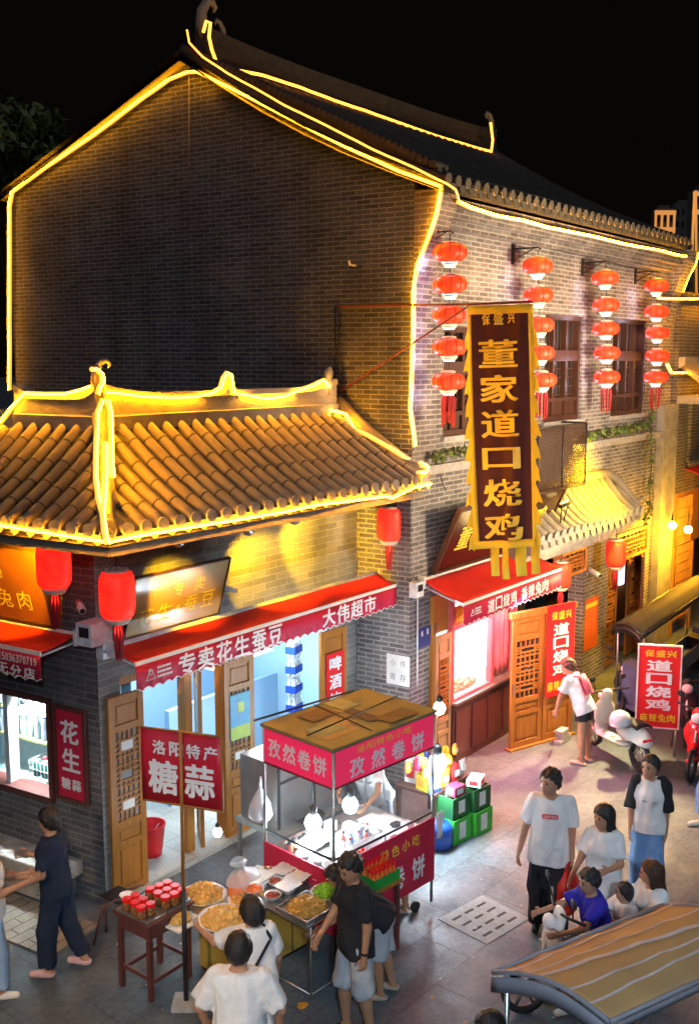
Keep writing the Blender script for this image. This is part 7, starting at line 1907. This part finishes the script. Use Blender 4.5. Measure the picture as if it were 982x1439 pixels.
    # --- bottom
    if bottom:
        Q = Field(lo, hi, h); Q.ell(pel + sp * .02 * K, np.array([wa + .012, wb + .01, .16]) * K + .014, RT, .04)
        wst = pel + sp * .13 * K; Q.cut(wst, sp)
        for i in (0, 1):
            A = Field(lo, hi, h); wide = loose * .5
            if blen <= .5:
                e_ = hipP[i] + (knee[i] - hipP[i]) * blen * 2; A.cone(hipP[i], knee[i], .088 * K + .008, .070 * K + .012 + wide, .0); A.cut(e_, nrm(knee[i] - hipP[i]))
            else:
                e_ = knee[i] + (ank[i] - knee[i]) * min((blen - .5) * 2, 1.0); A.cone(hipP[i], knee[i], .088 * K + .006, .062 * K + .012 + wide, .0); A.cone(knee[i], e_ + (ank[i] - knee[i]) * .15, .062 * K + .012 + wide, .047 * K + .012 + wide, .03); A.cut(e_ + np.array([0, 0, .02 if blen < .98 else -.02]), nrm(ank[i] - knee[i]))
            A.fold(.008, seedk + 7 + i, .6); Q.add(A.D, .025)
        Vt, Ft = Q.mesh(); m = ML(); m.raw(Vt, Ft, 0, True); m.obj('shorts' if blen <= .62 else 'trousers', bottom, t)
    if dress:
        Q = Field(lo, hi, h); e_ = (knee[0] + knee[1]) / 2 + np.array([0, 0, .02]); w0 = pel + sp * .16 * K
        Q.cone(w0, e_ - (w0 - e_) * .1, .125 * K + .02, .20 * K, 0, .85, [0, 1, 0]); Q.fold(.010, seedk + 11, .3); Q.cut(e_, nrm(e_ - w0)); Q.cut(w0, -nrm(e_ - w0))
        Vt, Ft = Q.mesh(); m = ML(); m.raw(Vt, Ft, 0, True); m.obj('skirt', dress, t)
    # --- shoes
    if shoes:
        for i in (0, 1):
            c = ank[i]; Q = Field(c - np.array([.12, .12, .11]), c + np.array([.12, .26, .06]), .011)
            fd_ = nrm(np.array([(-.12, .12)[i], 1, 0])); Q.cone(c + np.array([0, -.03, -.045 * K]), c + fd_ * .15 * K - np.array([0, 0, .052 * K]), .046 * K, .036 * K, .0); Q.cut(c - np.array([0, 0, .076 * K]), [0, 0, -1])
            Q.cut(c - np.array([0, -.02, .012 * K]), [0, -.25, 1])
            Vt, Ft = Q.mesh(); m = ML(); m.raw(Vt, Ft, 0, True); m.obj('shoe', shoes, t)
    # --- hair
    if hair:
        hl = .36 if hair == 'long' else .16
        Q = Field(hc - np.array([.2, .2, hl + .16]), hc + np.array([.2, .2, .2]), .0125)
        Q.ell(hc + hu * .016 * K - hf * .012 * K, np.array([.096, .114, .122]) * K + (.008 if hair != 'crop' else .0), R3, .0)
        L_ = (Q.X - hc) @ R3
        cutv = 1.25 * L_[..., 1] - L_[..., 2] - (.012 if hair != 'long' else .03) * K
        Q.D = np.maximum(Q.D, cutv * .62)
        if hair == 'short': Q.cone(hc + hf * .05 * K + hu * .075 * K - hr * .03 * K, hc + hf * .06 * K + hu * .085 * K + hr * .035 * K, .036 * K, .028 * K, .02); Q.D += .010 * np.sin(L_[..., 0] * 95 + 25 * L_[..., 1]) * np.sin(L_[..., 2] * 60 + 1) + .004 * np.sin(L_[..., 0] * 60 + L_[..., 1] * 130)
        if hair == 'long':
            a = hc - hf * .055 * K + hu * .02; b = hc - hf * .085 * K - hu * .20 * K; c = neck - fw * .12 * K - sp * .20 * K
            Q.cone(a, b, .078 * K, .085 * K, .03, .7, hf); Q.cone(b, c, .085 * K, .055 * K, .03, .5, fw)
            for s_ in (-1, 1): Q.cone(hc + hr * s_ * .066 * K - hf * .01, hc + hr * s_ * .075 * K - hu * .17 * K - hf * .02, .030 * K, .022 * K, .02)
            Q.fold(.006, seedk + 21, .25)
        if hair == 'bun':
            Q.ell(hc - hf * .105 * K - hu * .045 * K, np.array([.045, .042, .042]) * K, R3, .02)
        if hair == 'bob':
            Q.ell(hc - hf * .03 * K - hu * .02 * K, np.array([.112, .112, .135]) * K, R3, .03); Q.D = np.maximum(Q.D, (1.25 * L_[..., 1] - L_[..., 2] - .05 * K) * .62)
        if hair != 'short': Q.D += .005 * np.sin(L_[..., 0] * 110) * np.sin(L_[..., 1] * 80 + 2) 
        Vt, Ft = Q.mesh(); m = ML(); m.raw(Vt, Ft, 0, True); m.obj('hair', hair_m, t)
    if extra: extra(t, dict(K=K, pel=pel, sp=sp, rt=rt, fw=fw, chest=chest, neck=neck, shd=shd, elb=elb, wr=wr, hands=hands, hc=hc, hf=hf, hr=hr, hu=hu, ank=ank, knee=knee))
    return t
def view(a, b):
    """world direction: a to the viewer's right, b away from the viewer"""
    return _r * a + _h * b
def gpt(x, y, z=0.0): return on_z(x, y, z)
def height_at(g, x, y): return Fr((g[0], g[1], 0), _r).px(x, y)[1]
def patch(t, name, J, w_, hgt, up, mat, off=.155, text=None):
    pass

# woman in navy, seen from her left side, strolling left
g_ = gpt(84, 1364); H_ = height_at(g_, 66, 1136) * 1.0
def ex_navy(t, J):
    m = ML()
    a = J['chest'] + J['fw'] * .12 + J['sp'] * .10
    for i in range(5): m.ball(J['shd'][0] + J['rt'] * (.05 + .02 * i) + J['fw'] * (.055 + .012 * i) + J['sp'] * (.035 - .022 * i), .008, 6)
    m.obj('bead_trim', M['plastic_white'], t)
person('woman in navy blouse and dark trousers walking left past the stone bench', g_, view(-1, .12), H_ / 1.0, lean=.04, head=(-.35, -.02), female=True, hair='bun',
       arms=(((-.20, .12, -1), (.02, 1, -.12)), ((.2, .25, -1), (0, 1, .0))), legs=(((-.04, .16, -1), (0, .02, -1)), ((.03, -.16, -1), (0, -.42, -1))), top=NAVY, sleeve=.78, bottom=NAVY, blen=.97, loose=.028, shoes=PINKS, extra=ex_navy, seedk=1)
g2 = gpt(-8, 1396)
person('person in white shirt and light jeans cut off by the left edge', g2, view(1, .25), 1.62, head=(.1, 0), female=True, hair='bob', arms=(((-.2, .35, -1), (.1, 1, .1)), ((.25, .55, -1), (-.1, 1, .35))), legs=(((-.04, -.08, -1), (0, -.2, -1)), ((.04, .18, -1), (0, .0, -1))), top=WHITE_T, sleeve=.75, bottom=JEAN, blen=.96, loose=.035, shoes=WSHOE, seedk=2)
# two customers seen from behind at the bottom
g3 = on_z(335, 1329, 1.70); 
person('man in white t-shirt with cropped black hair seen from behind at the bottom edge', g3, view(.05, 1), 1.78, head=(.0, -.06), hair='crop', arms=(((-.5, .15, -1), (.1, .5, -1)), ((.5, .15, -1), (-.1, .5, -1))), top=WHITE_T, sleeve=.75, bottom=GREYC, blen=.6, loose=.075, shoes=WSHOE, skin=SKIN, seedk=3)
g4 = on_z(357, 1272, 1.52)
def ex_strap(t, J):
    m = ML(); P = []
    K = J['K']
    for i in range(15):
        a = i / 14; x = .135 - .29 * a; z = .452 - .44 * a
        P.append(J['pel'] + J['rt'] * x * K + J['sp'] * z * K - J['fw'] * (.158 - .05 * abs(a - .45)) * K)
    P = [J['shd'][1] - J['rt'] * .05 + J['sp'] * .07 * K - J['fw'] * .02] + P
    m.tube(P, .013, 6); m.obj('bag_strap', BLACKC, t)
    pc, fa, sa, pn = J['hands'][1]; m = ML(); m.fr = Fr(pc + pn * .03 + fa * .03, sa, fa); m.box(-.035, .035, -.07, .08, -.006, .006); m.obj('phone', M['cart_red'], t)
person('woman in white t-shirt with a black shoulder strap reaching for the walnuts', g4, view(-.25, 1), 1.55, lean=.10, head=(.30, -.38), female=True, hair='bob', arms=(((-.75, .62, -.55), (-.45, .9, .05)), ((.28, .0, -1), (.05, .45, -1))), top=WHITE_T, sleeve=.72, bottom=WHITE_T, blen=.6, loose=.06, hem=.18, shoes=WSHOE, extra=ex_strap, seedk=4)
# man in black t-shirt beside the cart, glancing at the stall
g5 = gpt(500, 1452)
def ex_watch(t, J):
    m = ML(); w_ = J['wr'][0]; d_ = nrm(w_ - J['elb'][0]); m.tube([w_ - d_ * .03, w_ - d_ * .008], .034, 10); m.obj('wrist_watch', M['black'], t)
H5 = height_at(g5, 490, 1196)
person('man in black t-shirt and grey shorts walking past the cart', g5, view(-.80, -.42), H5 / 1.0, lean=.05, head=(.25, -.35), hair='short', skin=SKIN2, arms=(((-.16, -.08, -1), (-.02, .12, -1)), ((.16, .22, -1), (-.05, .75, -.9))), legs=(((-.03, -.05, -1), (0, -.18, -1)), ((.03, .16, -1), (0, -.05, -1))), top=BLACKC, sleeve=.72, bottom=GREYC, blen=.56, loose=.045, hem=.13, shoes=M['black'], extra=ex_watch, seedk=5)
g6 = gpt(536, 1397)
person('stooping person in grey shorts and sandals hidden behind the man in black', g6, view(-1, .15), 1.46, lean=.95, head=(.0, -.6), hair='short', skin=SKIN2, arms=(((-.1, .5, -1), (0, .8, -.6)), ((.1, .5, -1), (0, .8, -.6))), legs=(((-.03, .10, -1), (0, -.10, -1)), ((.03, -.05, -1), (0, -.22, -1))), top=BLACKC, sleeve=.6, bottom=GREYC, blen=.46, loose=.05, shoes=SANDAL, seedk=6)
# vendor leaning into the cart from behind the panel
gv = CF.p(1.92, 0, -CD - .18)
def ex_apron(t, J):
    m = ML(); m.grid([[J['pel'] + J['rt'] * (-.16 + .32 * i / 8) + J['sp'] * (.40 - .55 * j / 8) + J['fw'] * (.165 - .05 * abs(i - 4) / 4) for j in range(9)] for i in range(9)]); m.obj('apron', WHITE_T, t, solid=.005)
person('stall vendor in white bending over the cart counter', gv, -CF.U + CF.N * .25, 1.60, lean=.60, head=(.1, -.5), hair='short', skin=SKIN2, arms=(((-.35, .75, -.55), (.1, 1, -.35)), ((.35, .75, -.45), (-.5, 1, -.2))), top=WHITE_T, sleeve=.55, bottom=GREYC, blen=.5, loose=.04, shoes=SANDAL, extra=ex_apron, seedk=7)
gs = CF.p(1.36, 0, -.16)
m_ = person('helper in sandals half hidden behind the cart side panel', CF.p(1.30, 0, -.20), view(-.9, .2), 1.0, lean=.25, head=(0, -.3), hair='short', skin=SKIN2, arms=(((-.1, .5, -1), (0, .5, -1)), ((.1, .5, -1), (0, .5, -1))), top=GREYC, sleeve=.5, bottom=GREYC, blen=.3, loose=.02, shoes=SANDAL, seedk=8)
# family of walkers in the middle of the street
g7 = gpt(768, 1312); H7 = height_at(g7, 768, 1080)
def ex_logo(t, J):
    K = J['K']; m = ML(); m.fr = Fr(J['chest'] + J['sp'] * .045 * K + J['fw'] * .158 * K, -J['rt'], J['sp']); m.box(-.075 * K, .075 * K, -.022 * K, .022 * K, -.006, .004); p_ = m.obj('box_logo', M['red_bright'], t)
    m = ML(); letters(m, Fr(J['chest'] + J['sp'] * .045 * K + J['fw'] * .158 * K, -J['rt'], J['sp']), row('Supreme', -.066 * K, .066 * K, 0, .028 * K, .8), .006, .01); m.obj('lettering', M['letter_white'], p_)
def bag(p, lb, mat, s=1.0):
    t = thing('shopping_bag', lb, 'bag', p); m = ML(); n = 12
    prof = [(.001, -.42, .001), (.11, -.42, .06), (.15, -.36, .09), (.145, -.15, .08), (.10, -.05, .03), (.07, -.02, .015)]
    m.grid([[(a * s * math.cos(6.283 * j / n) * (1 + .08 * math.sin(j * 5 + i)), c_ * s * math.sin(6.283 * j / n), b * s) for j in range(n)] for i, (a, b, c_) in enumerate(prof)], 0, True, True); m.obj('sack', mat, t)
    m = ML()
    for s_ in (-1, 1): m.tube([(-.06 * s, .012 * s_, -.03 * s), (-.03 * s, .008 * s_, .03 * s), (.0, .0, .045 * s), (.03 * s, .008 * s_, .03 * s), (.06 * s, .012 * s_, -.03 * s)], .007 * s, 5)
    m.obj('handle', mat, t); return t
RB_ = pbr('red_bag', (.72, .035, .02), .4, c2=(.62, .025, .015))
def ex7(t, J):
    ex_logo(t, J); c, s = math.cos(t.rotation_euler[2]), math.sin(t.rotation_euler[2])
    p = J['hands'][0][0] + np.array([.03, .05, -.045]); w_ = np.array([c * p[0] - s * p[1], s * p[0] + c * p[1], p[2]]) + np.array(t.location)
    bag(w_, 'bright red shopping bag carried by the tall young man in white', RB_, 1.15)
person('tall young man in white t-shirt with a red chest logo and dark trousers', g7, view(-.22, -1), H7, lean=.03, head=(-.62, .0), hair='short', arms=(((-.16, .02, -1), (-.04, .10, -1)), ((.26, -.06, -1), (.22, .16, -1))), legs=(((-.03, .12, -1), (0, .02, -1)), ((.03, -.08, -1), (0, -.25, -1))), top=WHITE_T, sleeve=.80, bottom=BLACKC, blen=.98, loose=.05, hem=.16, shoes=M['black'], extra=ex7, seedk=9)
g8 = on_z(850, 1134, 1.56)
person('long-haired young woman in a white dress beside the man with the red bag', g8, view(-.45, -.9), 1.57, head=(-.55, -.05), female=True, hair='long', arms=(((-.2, .25, -1), (.35, 1, .1)), ((.3, .1, -1), (.35, .3, -.9))), legs=(((-.03, .1, -1), (0, .0, -1)), ((.03, -.08, -1), (0, -.2, -1))), top=WHITE_T, sleeve=.75, dress=WHITE_T, loose=.04, shoes=WSHOE, seedk=10)
g9 = gpt(906, 1262); H9 = height_at(g9, 900, 1062)
def ex_print(t, J):
    K = J['K']; m = ML()
    m.fr = Fr(J['chest'] + J['fw'] * .172 * K - J['sp'] * .03 * K, -J['rt'], J['sp'])
    for a, b, w_ in ((-.07, .0, .05), (.03, -.005, .055)): m.box(a, a + w_ * K, b, b + .012, -.03, .002)
    m.obj('shirt_print', pbr('grey_print', (.35, .42, .45), .7), t)
person('woman in raglan top with black sleeves and blue jeans', g9, view(-.35, -1), H9, head=(-.45, -.05), female=True, hair='bun', arms=(((-.16, .02, -1), (-.02, .15, -1)), ((.2, .06, -1), (.02, .35, -1))), legs=(((-.03, .1, -1), (0, .0, -1)), ((.03, -.06, -1), (0, -.2, -1))), top=WHITE_T, sleeve=1.1, sleeve_m=BLACKC, bottom=JEAN2, blen=.98, loose=.035, shoes=WSHOE, extra=ex_print, seedk=11)
g13 = gpt(818, 1072)
def ex_pack(t, J):
    K = J['K']; Q = J['chest'] - J['fw'] * .19 * K - J['sp'] * .02 * K; m = ML()
    f_ = Fr(Q, J['rt'], J['sp']); m.fr = f_; m.grid([[((a - .5) * .24 * (1 - .25 * b), (b - .5) * .30, .06 * math.sin(math.pi * a) * math.sin(math.pi * b)) for b in [j / 6 for j in range(7)]] for a in [i / 8 for i in range(9)]]); m.grid([[((a - .5) * .24 * (1 - .25 * b), (b - .5) * .30, -.03) for b in (0, 1)] for a in (0, 1)]); m.obj('backpack', pbr('pink_pack', (.72, .16, .26), .55), t)
    m = ML()
    for s_ in (-1, 1): m.tube([Q + J['rt'] * s_ * .09 + J['sp'] * .13, J['shd'][0 if s_ < 0 else 1] - J['rt'] * s_ * .06 + J['sp'] * .07, J['chest'] + J['rt'] * s_ * .1 + J['fw'] * .14], .014, 5)
    m.obj('backpack_strap', bpy.data.materials['pink_pack'], t)
person('girl in white t-shirt with a pink backpack leaning over the white scooter', g13, view(-.80, .60), 1.60, lean=.52, side=.05, head=(.2, -.3), female=True, hair='short', hair_m=HAIR_B, arms=(((-.2, .35, -1), (.0, .25, -1)), ((.95, .1, -.5), (.9, .35, -.3))), legs=(((-.05, -.05, -1), (0, -.02, -1)), ((.06, -.02, -1), (0, -.1, -1))), top=WHITE_T, sleeve=.7, bottom=BLACKC, blen=.20, loose=.045, shoes=SANDAL, extra=ex_pack, seedk=12)
g14 = gpt(1000, 1163)
person('person in blue trousers and white shoes just beyond the right edge', g14, view(-1, -.2), 1.65, hair='short', legs=(((-.03, -.12, -1), (0, -.25, -1)), ((.03, .2, -1), (0, .05, -1))), top=WHITE_T, sleeve=.6, bottom=JEAN2, blen=.9, loose=.03, shoes=WSHOE, seedk=14)
# riders: a boy in blue, a small child and a woman on an electric scooter behind the canopy
gr = on_z(838, 1226, 1.28)
rd_dir = view(-.93, -.22); rdn = nrm(rd_dir)
def scooter(name, label, o, fwd, body_m, trim_m, extra_parts=True, big=1.0):
    fwd = nrm([fwd[0], fwd[1], 0]); rz = math.atan2(-fwd[0], fwd[1])
    t = thing(name, label, 'scooter', o, rz)
    for y, nm in ((.62, 'wheel'), (-.55, 'wheel')):
        m = ML(); m.fr = Fr((0, y, .23), (0, 1, 0), (0, 0, 1)); n = 24
        ring = [[((.20 + .035 * math.cos(b)) * math.cos(a), (.20 + .035 * math.cos(b)) * math.sin(a), .04 * math.sin(b)) for b in [6.283 * j / 8 for j in range(8)]] for a in [6.283 * i / n for i in range(n + 1)]]
        m.grid(ring, 0, True, True); w_ = m.obj('wheel', M['black'], t)
        m = ML(); m.fr = Fr((0, y, .23), (0, 1, 0), (0, 0, 1))
        m.fr = None; m.tube([(-.03, y, .23), (.03, y, .23)], .06, 12)
        for i in range(6): a = 6.283 * i / 6; m.tube([(0, y, .23), (0, y + .165 * math.cos(a), .23 + .165 * math.sin(a))], .014, 5)
        m.obj('rim', M['steel'], w_)
    Q = Field((-.26, -.80, .12), (.26, .80, 1.0), .018)
    Q.ell((0, -.36, .52), (.15, .36, .17), None, .05); Q.ell((0, -.52, .46), (.17, .22, .13), None, .04); Q.D = np.maximum(Q.D, -(np.linalg.norm((Q.X - np.array([0, -.55, .20]))[..., 1:], axis=-1) - .27))
    m = ML(); m.raw(*Q.mesh(), 0, True); m.obj('rear_body', body_m, t)
    Q = Field((-.26, -.40, .15), (.26, .62, 1.05), .018)
    Q.cone((0, .42, .38), (0, .30, .90), .12, .10, .03, .45, [0, 1, 0]); Q.ell((0, .36, .62), (.19, .07, .22), None, .05); Q.cone((0, -.15, .30), (0, .36, .28), .12, .12, .04, .35, [0, 0, 1])
    m = ML(); m.raw(*Q.mesh(), 0, True); m.obj('front_shield', body_m, t)
    Q = Field((-.16, .30, .18), (.16, .95, .60), .018); Q.cone((0, .46, .46), (0, .80, .36), .08, .05, 0, .8, [1, 0, 0]); Q.D = np.maximum(Q.D, -(np.linalg.norm((Q.X - np.array([0, .62, .23]))[..., 1:], axis=-1) - .25)); m = ML(); m.raw(*Q.mesh(), 0, True); m.obj('front_mudguard', body_m, t)
    m = ML(); m.tube([(0, .60, .25), (0, .44, .55), (0, .34, .92)], .025, 8); m.obj('fork', M['steel'], t)
    m = ML(); m.grid([[(.13 * math.sin(a) * (1 - .25 * max(0, b - .6)), -.62 + .62 * b, .665 + .045 * math.cos(a) + .02 * math.sin(b * 6)) for a in [-1.57 + 3.14 * i / 8 for i in range(9)]] for b in [j / 8 for j in range(9)]]); m.obj('saddle', trim_m, t, solid=.03)
    m = ML(); m.tube([(-.34, .22, .99), (-.16, .30, .97), (0, .32, .94), (.16, .30, .97), (.34, .22, .99)], .016, 6); b_ = m.obj('handlebar', M['black'], t)
    for s_ in (-1, 1):
        m = ML(); m.tube([(.22 * s_, .28, .98), (.26 * s_, .30, 1.12)], .007, 5); m.ball((.27 * s_, .30, 1.16), (.06, .015, .045), 10); m.obj('mirror', M['black'], b_)
    m = ML(); m.ball((0, .40, .86), (.085, .06, .075), 12); m.obj('headlight', M['letter_white'], t)
    m = ML(); m.ball((0, -.70, .52), (.09, .03, .035), 10); m.obj('tail_light', M['red_bright'], t)
    m = ML(); m.tube([(.10, -.10, .25), (.17, -.14, .0)], .012, 6); m.obj('side_stand', M['steel'], t)
    return t
WP = pbr('white_gloss_paint', (.78, .77, .73), .18, c2=(.72, .71, .67), spec=.6); RP = pbr('red_gloss_paint', (.66, .015, .02), .18, c2=(.58, .012, .016), spec=.6); BP = pbr('black_gloss_paint', (.03, .03, .035), .2, spec=.6)
ws = scooter('scooter', 'white electric scooter parked in front of the wooden doors', on_z(866, 1066), view(-.36, .93), WP, M['black'])
hl_p = on_y(871, 1012, float(on_z(880, 1078)[1]) + .05)
t = thing('helmet', 'pale grey-white helmet resting on the tail of the white scooter', 'helmet', hl_p); m = ML(); m.lathe([(.14, -.08), (.155, -.04), (.155, .03), (.12, .10), (.06, .135), (.001, .145)], k=20); m.obj('shell', pbr('helmet_white', (.62, .66, .70), .25), t); m = ML(); m.tube([(.15 * math.cos(a), .15 * math.sin(a), -.06) for a in [6.283 * i / 20 for i in range(21)]], .014, 6); m.obj('rim', M['steel'], t)
rs = scooter('scooter', 'red scooter with chrome mirrors parked at the right edge', on_z(985, 1078), view(-.55, -.85), RP, M['black'])
ds = scooter('scooter', 'dark scooter parked in shadow behind the red standing sign', on_z(880, 1000), view(-.35, -.9), BP, M['black'])
ds2 = scooter('scooter', 'dark scooter among the shadows to the right of the standing sign', on_z(958, 1030), view(-.2, -.95), BP, M['black'])
es = scooter('scooter', 'pale electric scooter carrying the boy in blue and two passengers', gr + np.array([0, 0, -gr[2]]) + rdn * .05, rdn, WP, M['black'])
S0 = np.array([gr[0], gr[1], 0]) + rdn * .05
def seat_at(d): return S0 + rdn * d
LEGS_SIT = (((-.18, .9, -.42), (0, .05, -1)), ((.18, .9, -.42), (0, .05, -1)))
person('boy in royal blue t-shirt driving the electric scooter', seat_at(-.10), rdn, 1.50, lean=.20, head=(.15, -.15), hair='short', arms=(((-.35, .75, -.6), (.1, 1, -.15)), ((.35, .75, -.6), (-.1, 1, -.15))), legs=LEGS_SIT, top=BLUEC, sleeve=.75, bottom=BLACKC, blen=.5, loose=.04, shoes=WSHOE, sit=.63, seedk=15, skin=SKIN)
person('small child with dark hair squeezed behind the boy in blue', seat_at(-.38) + nrm(np.cross([0, 0, 1], rdn)) * -.03, rdn, 1.12, lean=.05, head=(-.2, -.1), hair='bob', arms=(((-.2, .7, -.7), (.1, 1, .1)), ((.2, .7, -.7), (-.1, 1, .1))), legs=LEGS_SIT, top=WHITE_T, sleeve=.6, bottom=BLACKC, blen=.5, loose=.03, shoes=WSHOE, sit=.60, seedk=16)
person('brown-haired woman in white riding at the back of the electric scooter', seat_at(-.66), rdn, 1.50, lean=.08, head=(-.5, -.1), female=True, hair='long', hair_m=HAIR_B, arms=(((-.3, .6, -.8), (.2, 1, .0)), ((.3, .6, -.8), (-.2, 1, .0))), legs=LEGS_SIT, top=WHITE_T, sleeve=.8, bottom=WHITE_T, blen=.5, loose=.06, shoes=WSHOE, sit=.62, seedk=17)

# ------------------------------------------------------------------ three-wheeled canopy carts
def canopy_trike(name, label, corners, z, cloth_mat, stripe_mat, rim_mat, stripes, parts_label=None):
    """corners: four roof corners (world), in order front-left, front-right, back-right, back-left"""
    A, B_, C_, D_ = [np.array([c[0], c[1], z]) for c in corners]; cen = (A + B_ + C_ + D_) / 4
    t = thing(name, label, 'tricycle', (cen[0], cen[1], 0))
    def pt(a, b): p = (A * (1 - a) + B_ * a) * (1 - b) + (D_ * (1 - a) + C_ * a) * b; return p + np.array([0, 0, .10 * math.sin(math.pi * a) - .012 * abs(math.sin(b * 4 * math.pi))])
    m = MB(); m.grid([[pt(i / 12, j / 24) for j in range(25)] for i in range(13)]); rf_ = m.obj('canopy', cloth_mat, t, solid=.008)
    m = MB()
    for s, s1, wd in stripes: m.grid([[pt(s + (s1 - s) * j / 24 + wd * d_, j / 24) + np.array([0, 0, .010]) for j in range(25)] for d_ in (-.5, 0, .5)])
    m.obj('stripe', stripe_mat, rf_)
    m = MB(); k = 12
    m.tube([pt(i / k, 0) for i in range(k + 1)], .017, 6); m.tube([pt(i / k, 1) for i in range(k + 1)], .017, 6); m.tube([A, D_], .017, 6); m.tube([B_, C_], .017, 6); m.obj('rim', rim_mat, t)
    m = MB(); n_ = nrm(A - D_)
    m.grid([[pt(i / k, 0) - np.array([0, 0, .03 + .11 * j]) + n_ * .01 for j in (0, 1)] for i in range(k + 1)]); m.grid([[B_ * (1 - i / k) + C_ * i / k - np.array([0, 0, .03 + .05 * j]) for j in (0, 1)] for i in range(k + 1)]); m.obj('front_flap', rim_mat, t, solid=.005)
    ins = lambda p: p + (cen - p) * .10
    for p in (A, B_, C_, D_): q = ins(p); m = MB(); m.tube([q, (q[0], q[1], .45)], .018, 6); m.obj('post', M['steel'], t)
    U = B_ - A; Wd = float(np.linalg.norm(U)); L_ = float(np.linalg.norm(D_ - A)); f_ = Fr((A[0], A[1], 0), U, nrm(D_ - A)); 
    m = MB(f_); m.box(.1, Wd - .1, .12, L_ - .08, .34, .40); m.box(.1, .13, .12, L_ - .08, .40, .66); m.box(Wd - .13, Wd - .1, .12, L_ - .08, .40, .66); m.box(.13, Wd - .13, L_ - .11, L_ - .08, .40, .8); m.obj('cargo_body', pbr('trike_blue', (.10, .14, .26), .4) if 'trike_blue' not in bpy.data.materials else bpy.data.materials['trike_blue'], t)
    m = MB(f_); m.box(Wd * .25, Wd * .75, .22, .60, .30, 1.12); m.obj('front_cowl', bpy.data.materials['trike_blue'], t)
    m = MB(f_); m.box(.15, Wd - .15, L_ - .5, L_ - .12, .41, .68); m.box(.2, Wd - .2, .3, .55, .41, .66); m.obj('seat', M['black'], t)
    for x, y in ((.08, L_ - .3), (Wd - .08, L_ - .3), (Wd / 2, .62)):
        m = MB(); c = f_.p(x, y, .24); d_ = nrm(U); m.tube([c - d_ * .045, c + d_ * .045], .24, 20); w_ = m.obj('wheel', M['black'], t)
    m = MB(f_); m.tube([(Wd / 2, .42, .3), (Wd / 2, .5, .75), (Wd / 2, .52, 1.0)], .025, 6); m.tube([(Wd / 2 - .3, .58, 1.02), (Wd / 2, .5, 1.0), (Wd / 2 + .3, .58, 1.02)], .016, 6); m.obj('handlebar', M['black'], t)
    return t, f_, Wd, L_
zt_ = 1.95
cA, cB = on_z(692, 1366, zt_), on_z(856, 1436, zt_); cD = on_z(930, 1272, zt_); cC = cB + (cD - cA)
TARP = pbr('ochre_tarp', (.47, .29, .11), .6, c2=(.27, .175, .10), scale=1.6, amt=.7, bump=.15, bscale=9)
tk, tf, tw, tl = canopy_trike('cargo_tricycle', 'passenger tricycle with a striped ochre canopy at the bottom right corner', (cA, cB, cC, cD), zt_, TARP, pbr('tarp_stripe', (.55, .50, .52), .6), pbr('grey_blue_rim', (.24, .24, .28), .55, c2=(.17, .17, .21), scale=5), ((.14, .10, .03), (.30, .38, .022), (.40, .60, .045), (.66, .70, .02), (.83, .76, .02)))
fw_ = nrm(cA - cD)
person('passenger in pink top sitting at the front under the ochre canopy', tf.p(.10, -.12, 0), fw_, 1.52, female=True, hair='bob', head=(.2, -.1), arms=(((-.2, .5, -1), (.1, 1, -.2)), ((.2, .5, -1), (-.1, 1, -.2))), legs=LEGS_SIT, top=cloth_m('pink_top', (.55, .34, .46)), sleeve=.7, bottom=BLACKC, blen=.9, loose=.04, shoes=WSHOE, sit=1.05, seedk=18)
person('driver in yellow vest under the front edge of the ochre canopy', tf.p(.52, -.12, 0), fw_, 1.60, hair='short', head=(-.2, -.1), arms=(((-.2, .6, -1), (.1, 1, -.2)), ((.2, .6, -1), (-.1, 1, -.2))), legs=LEGS_SIT, top=cloth_m('yellow_vest', (.55, .42, .05)), sleeve=.6, bottom=BLACKC, blen=.9, loose=.03, shoes=M['black'], sit=1.02, seedk=19)
gb = on_z(812, 1418, 1.55)
gb2 = on_z(905, 1405, 1.35)
person('bystander in a pale top at the bottom edge beside the tricycle', on_z(880, 1440, 1.62), view(.6, -.8), 1.62, hair='short', hair_m=HAIR_B, head=(-.4, -.1), arms=(((-.3, .5, -.8), (.2, 1, .2)), ((.4, .6, -.6), (-.3, 1, .1))), top=cloth_m('lilac_top', (.52, .46, .66)), sleeve=.8, bottom=JEAN2, blen=.95, loose=.04, shoes=WSHOE, seedk=20)
# dark canopy tricycle by the far doors
z2 = 1.62
qa, qb, qd = on_z(860, 880, z2), on_z(900, 893, z2), on_z(955, 822, z2)
qc = qb + (qd - qa)
canopy_trike('cargo_tricycle', 'tricycle with a flat black canopy parked before the far doors', (qa, qb, qc + (qc - qb) * .2, qd + (qd - qa) * .2), z2, pbr('black_tarp', (.035, .033, .036), .8, c2=(.022, .02, .022), scale=4), pbr('tarp_sheen', (.07, .06, .045), .8), M['black'], ((.3, .32, .02), (.7, .66, .02)))
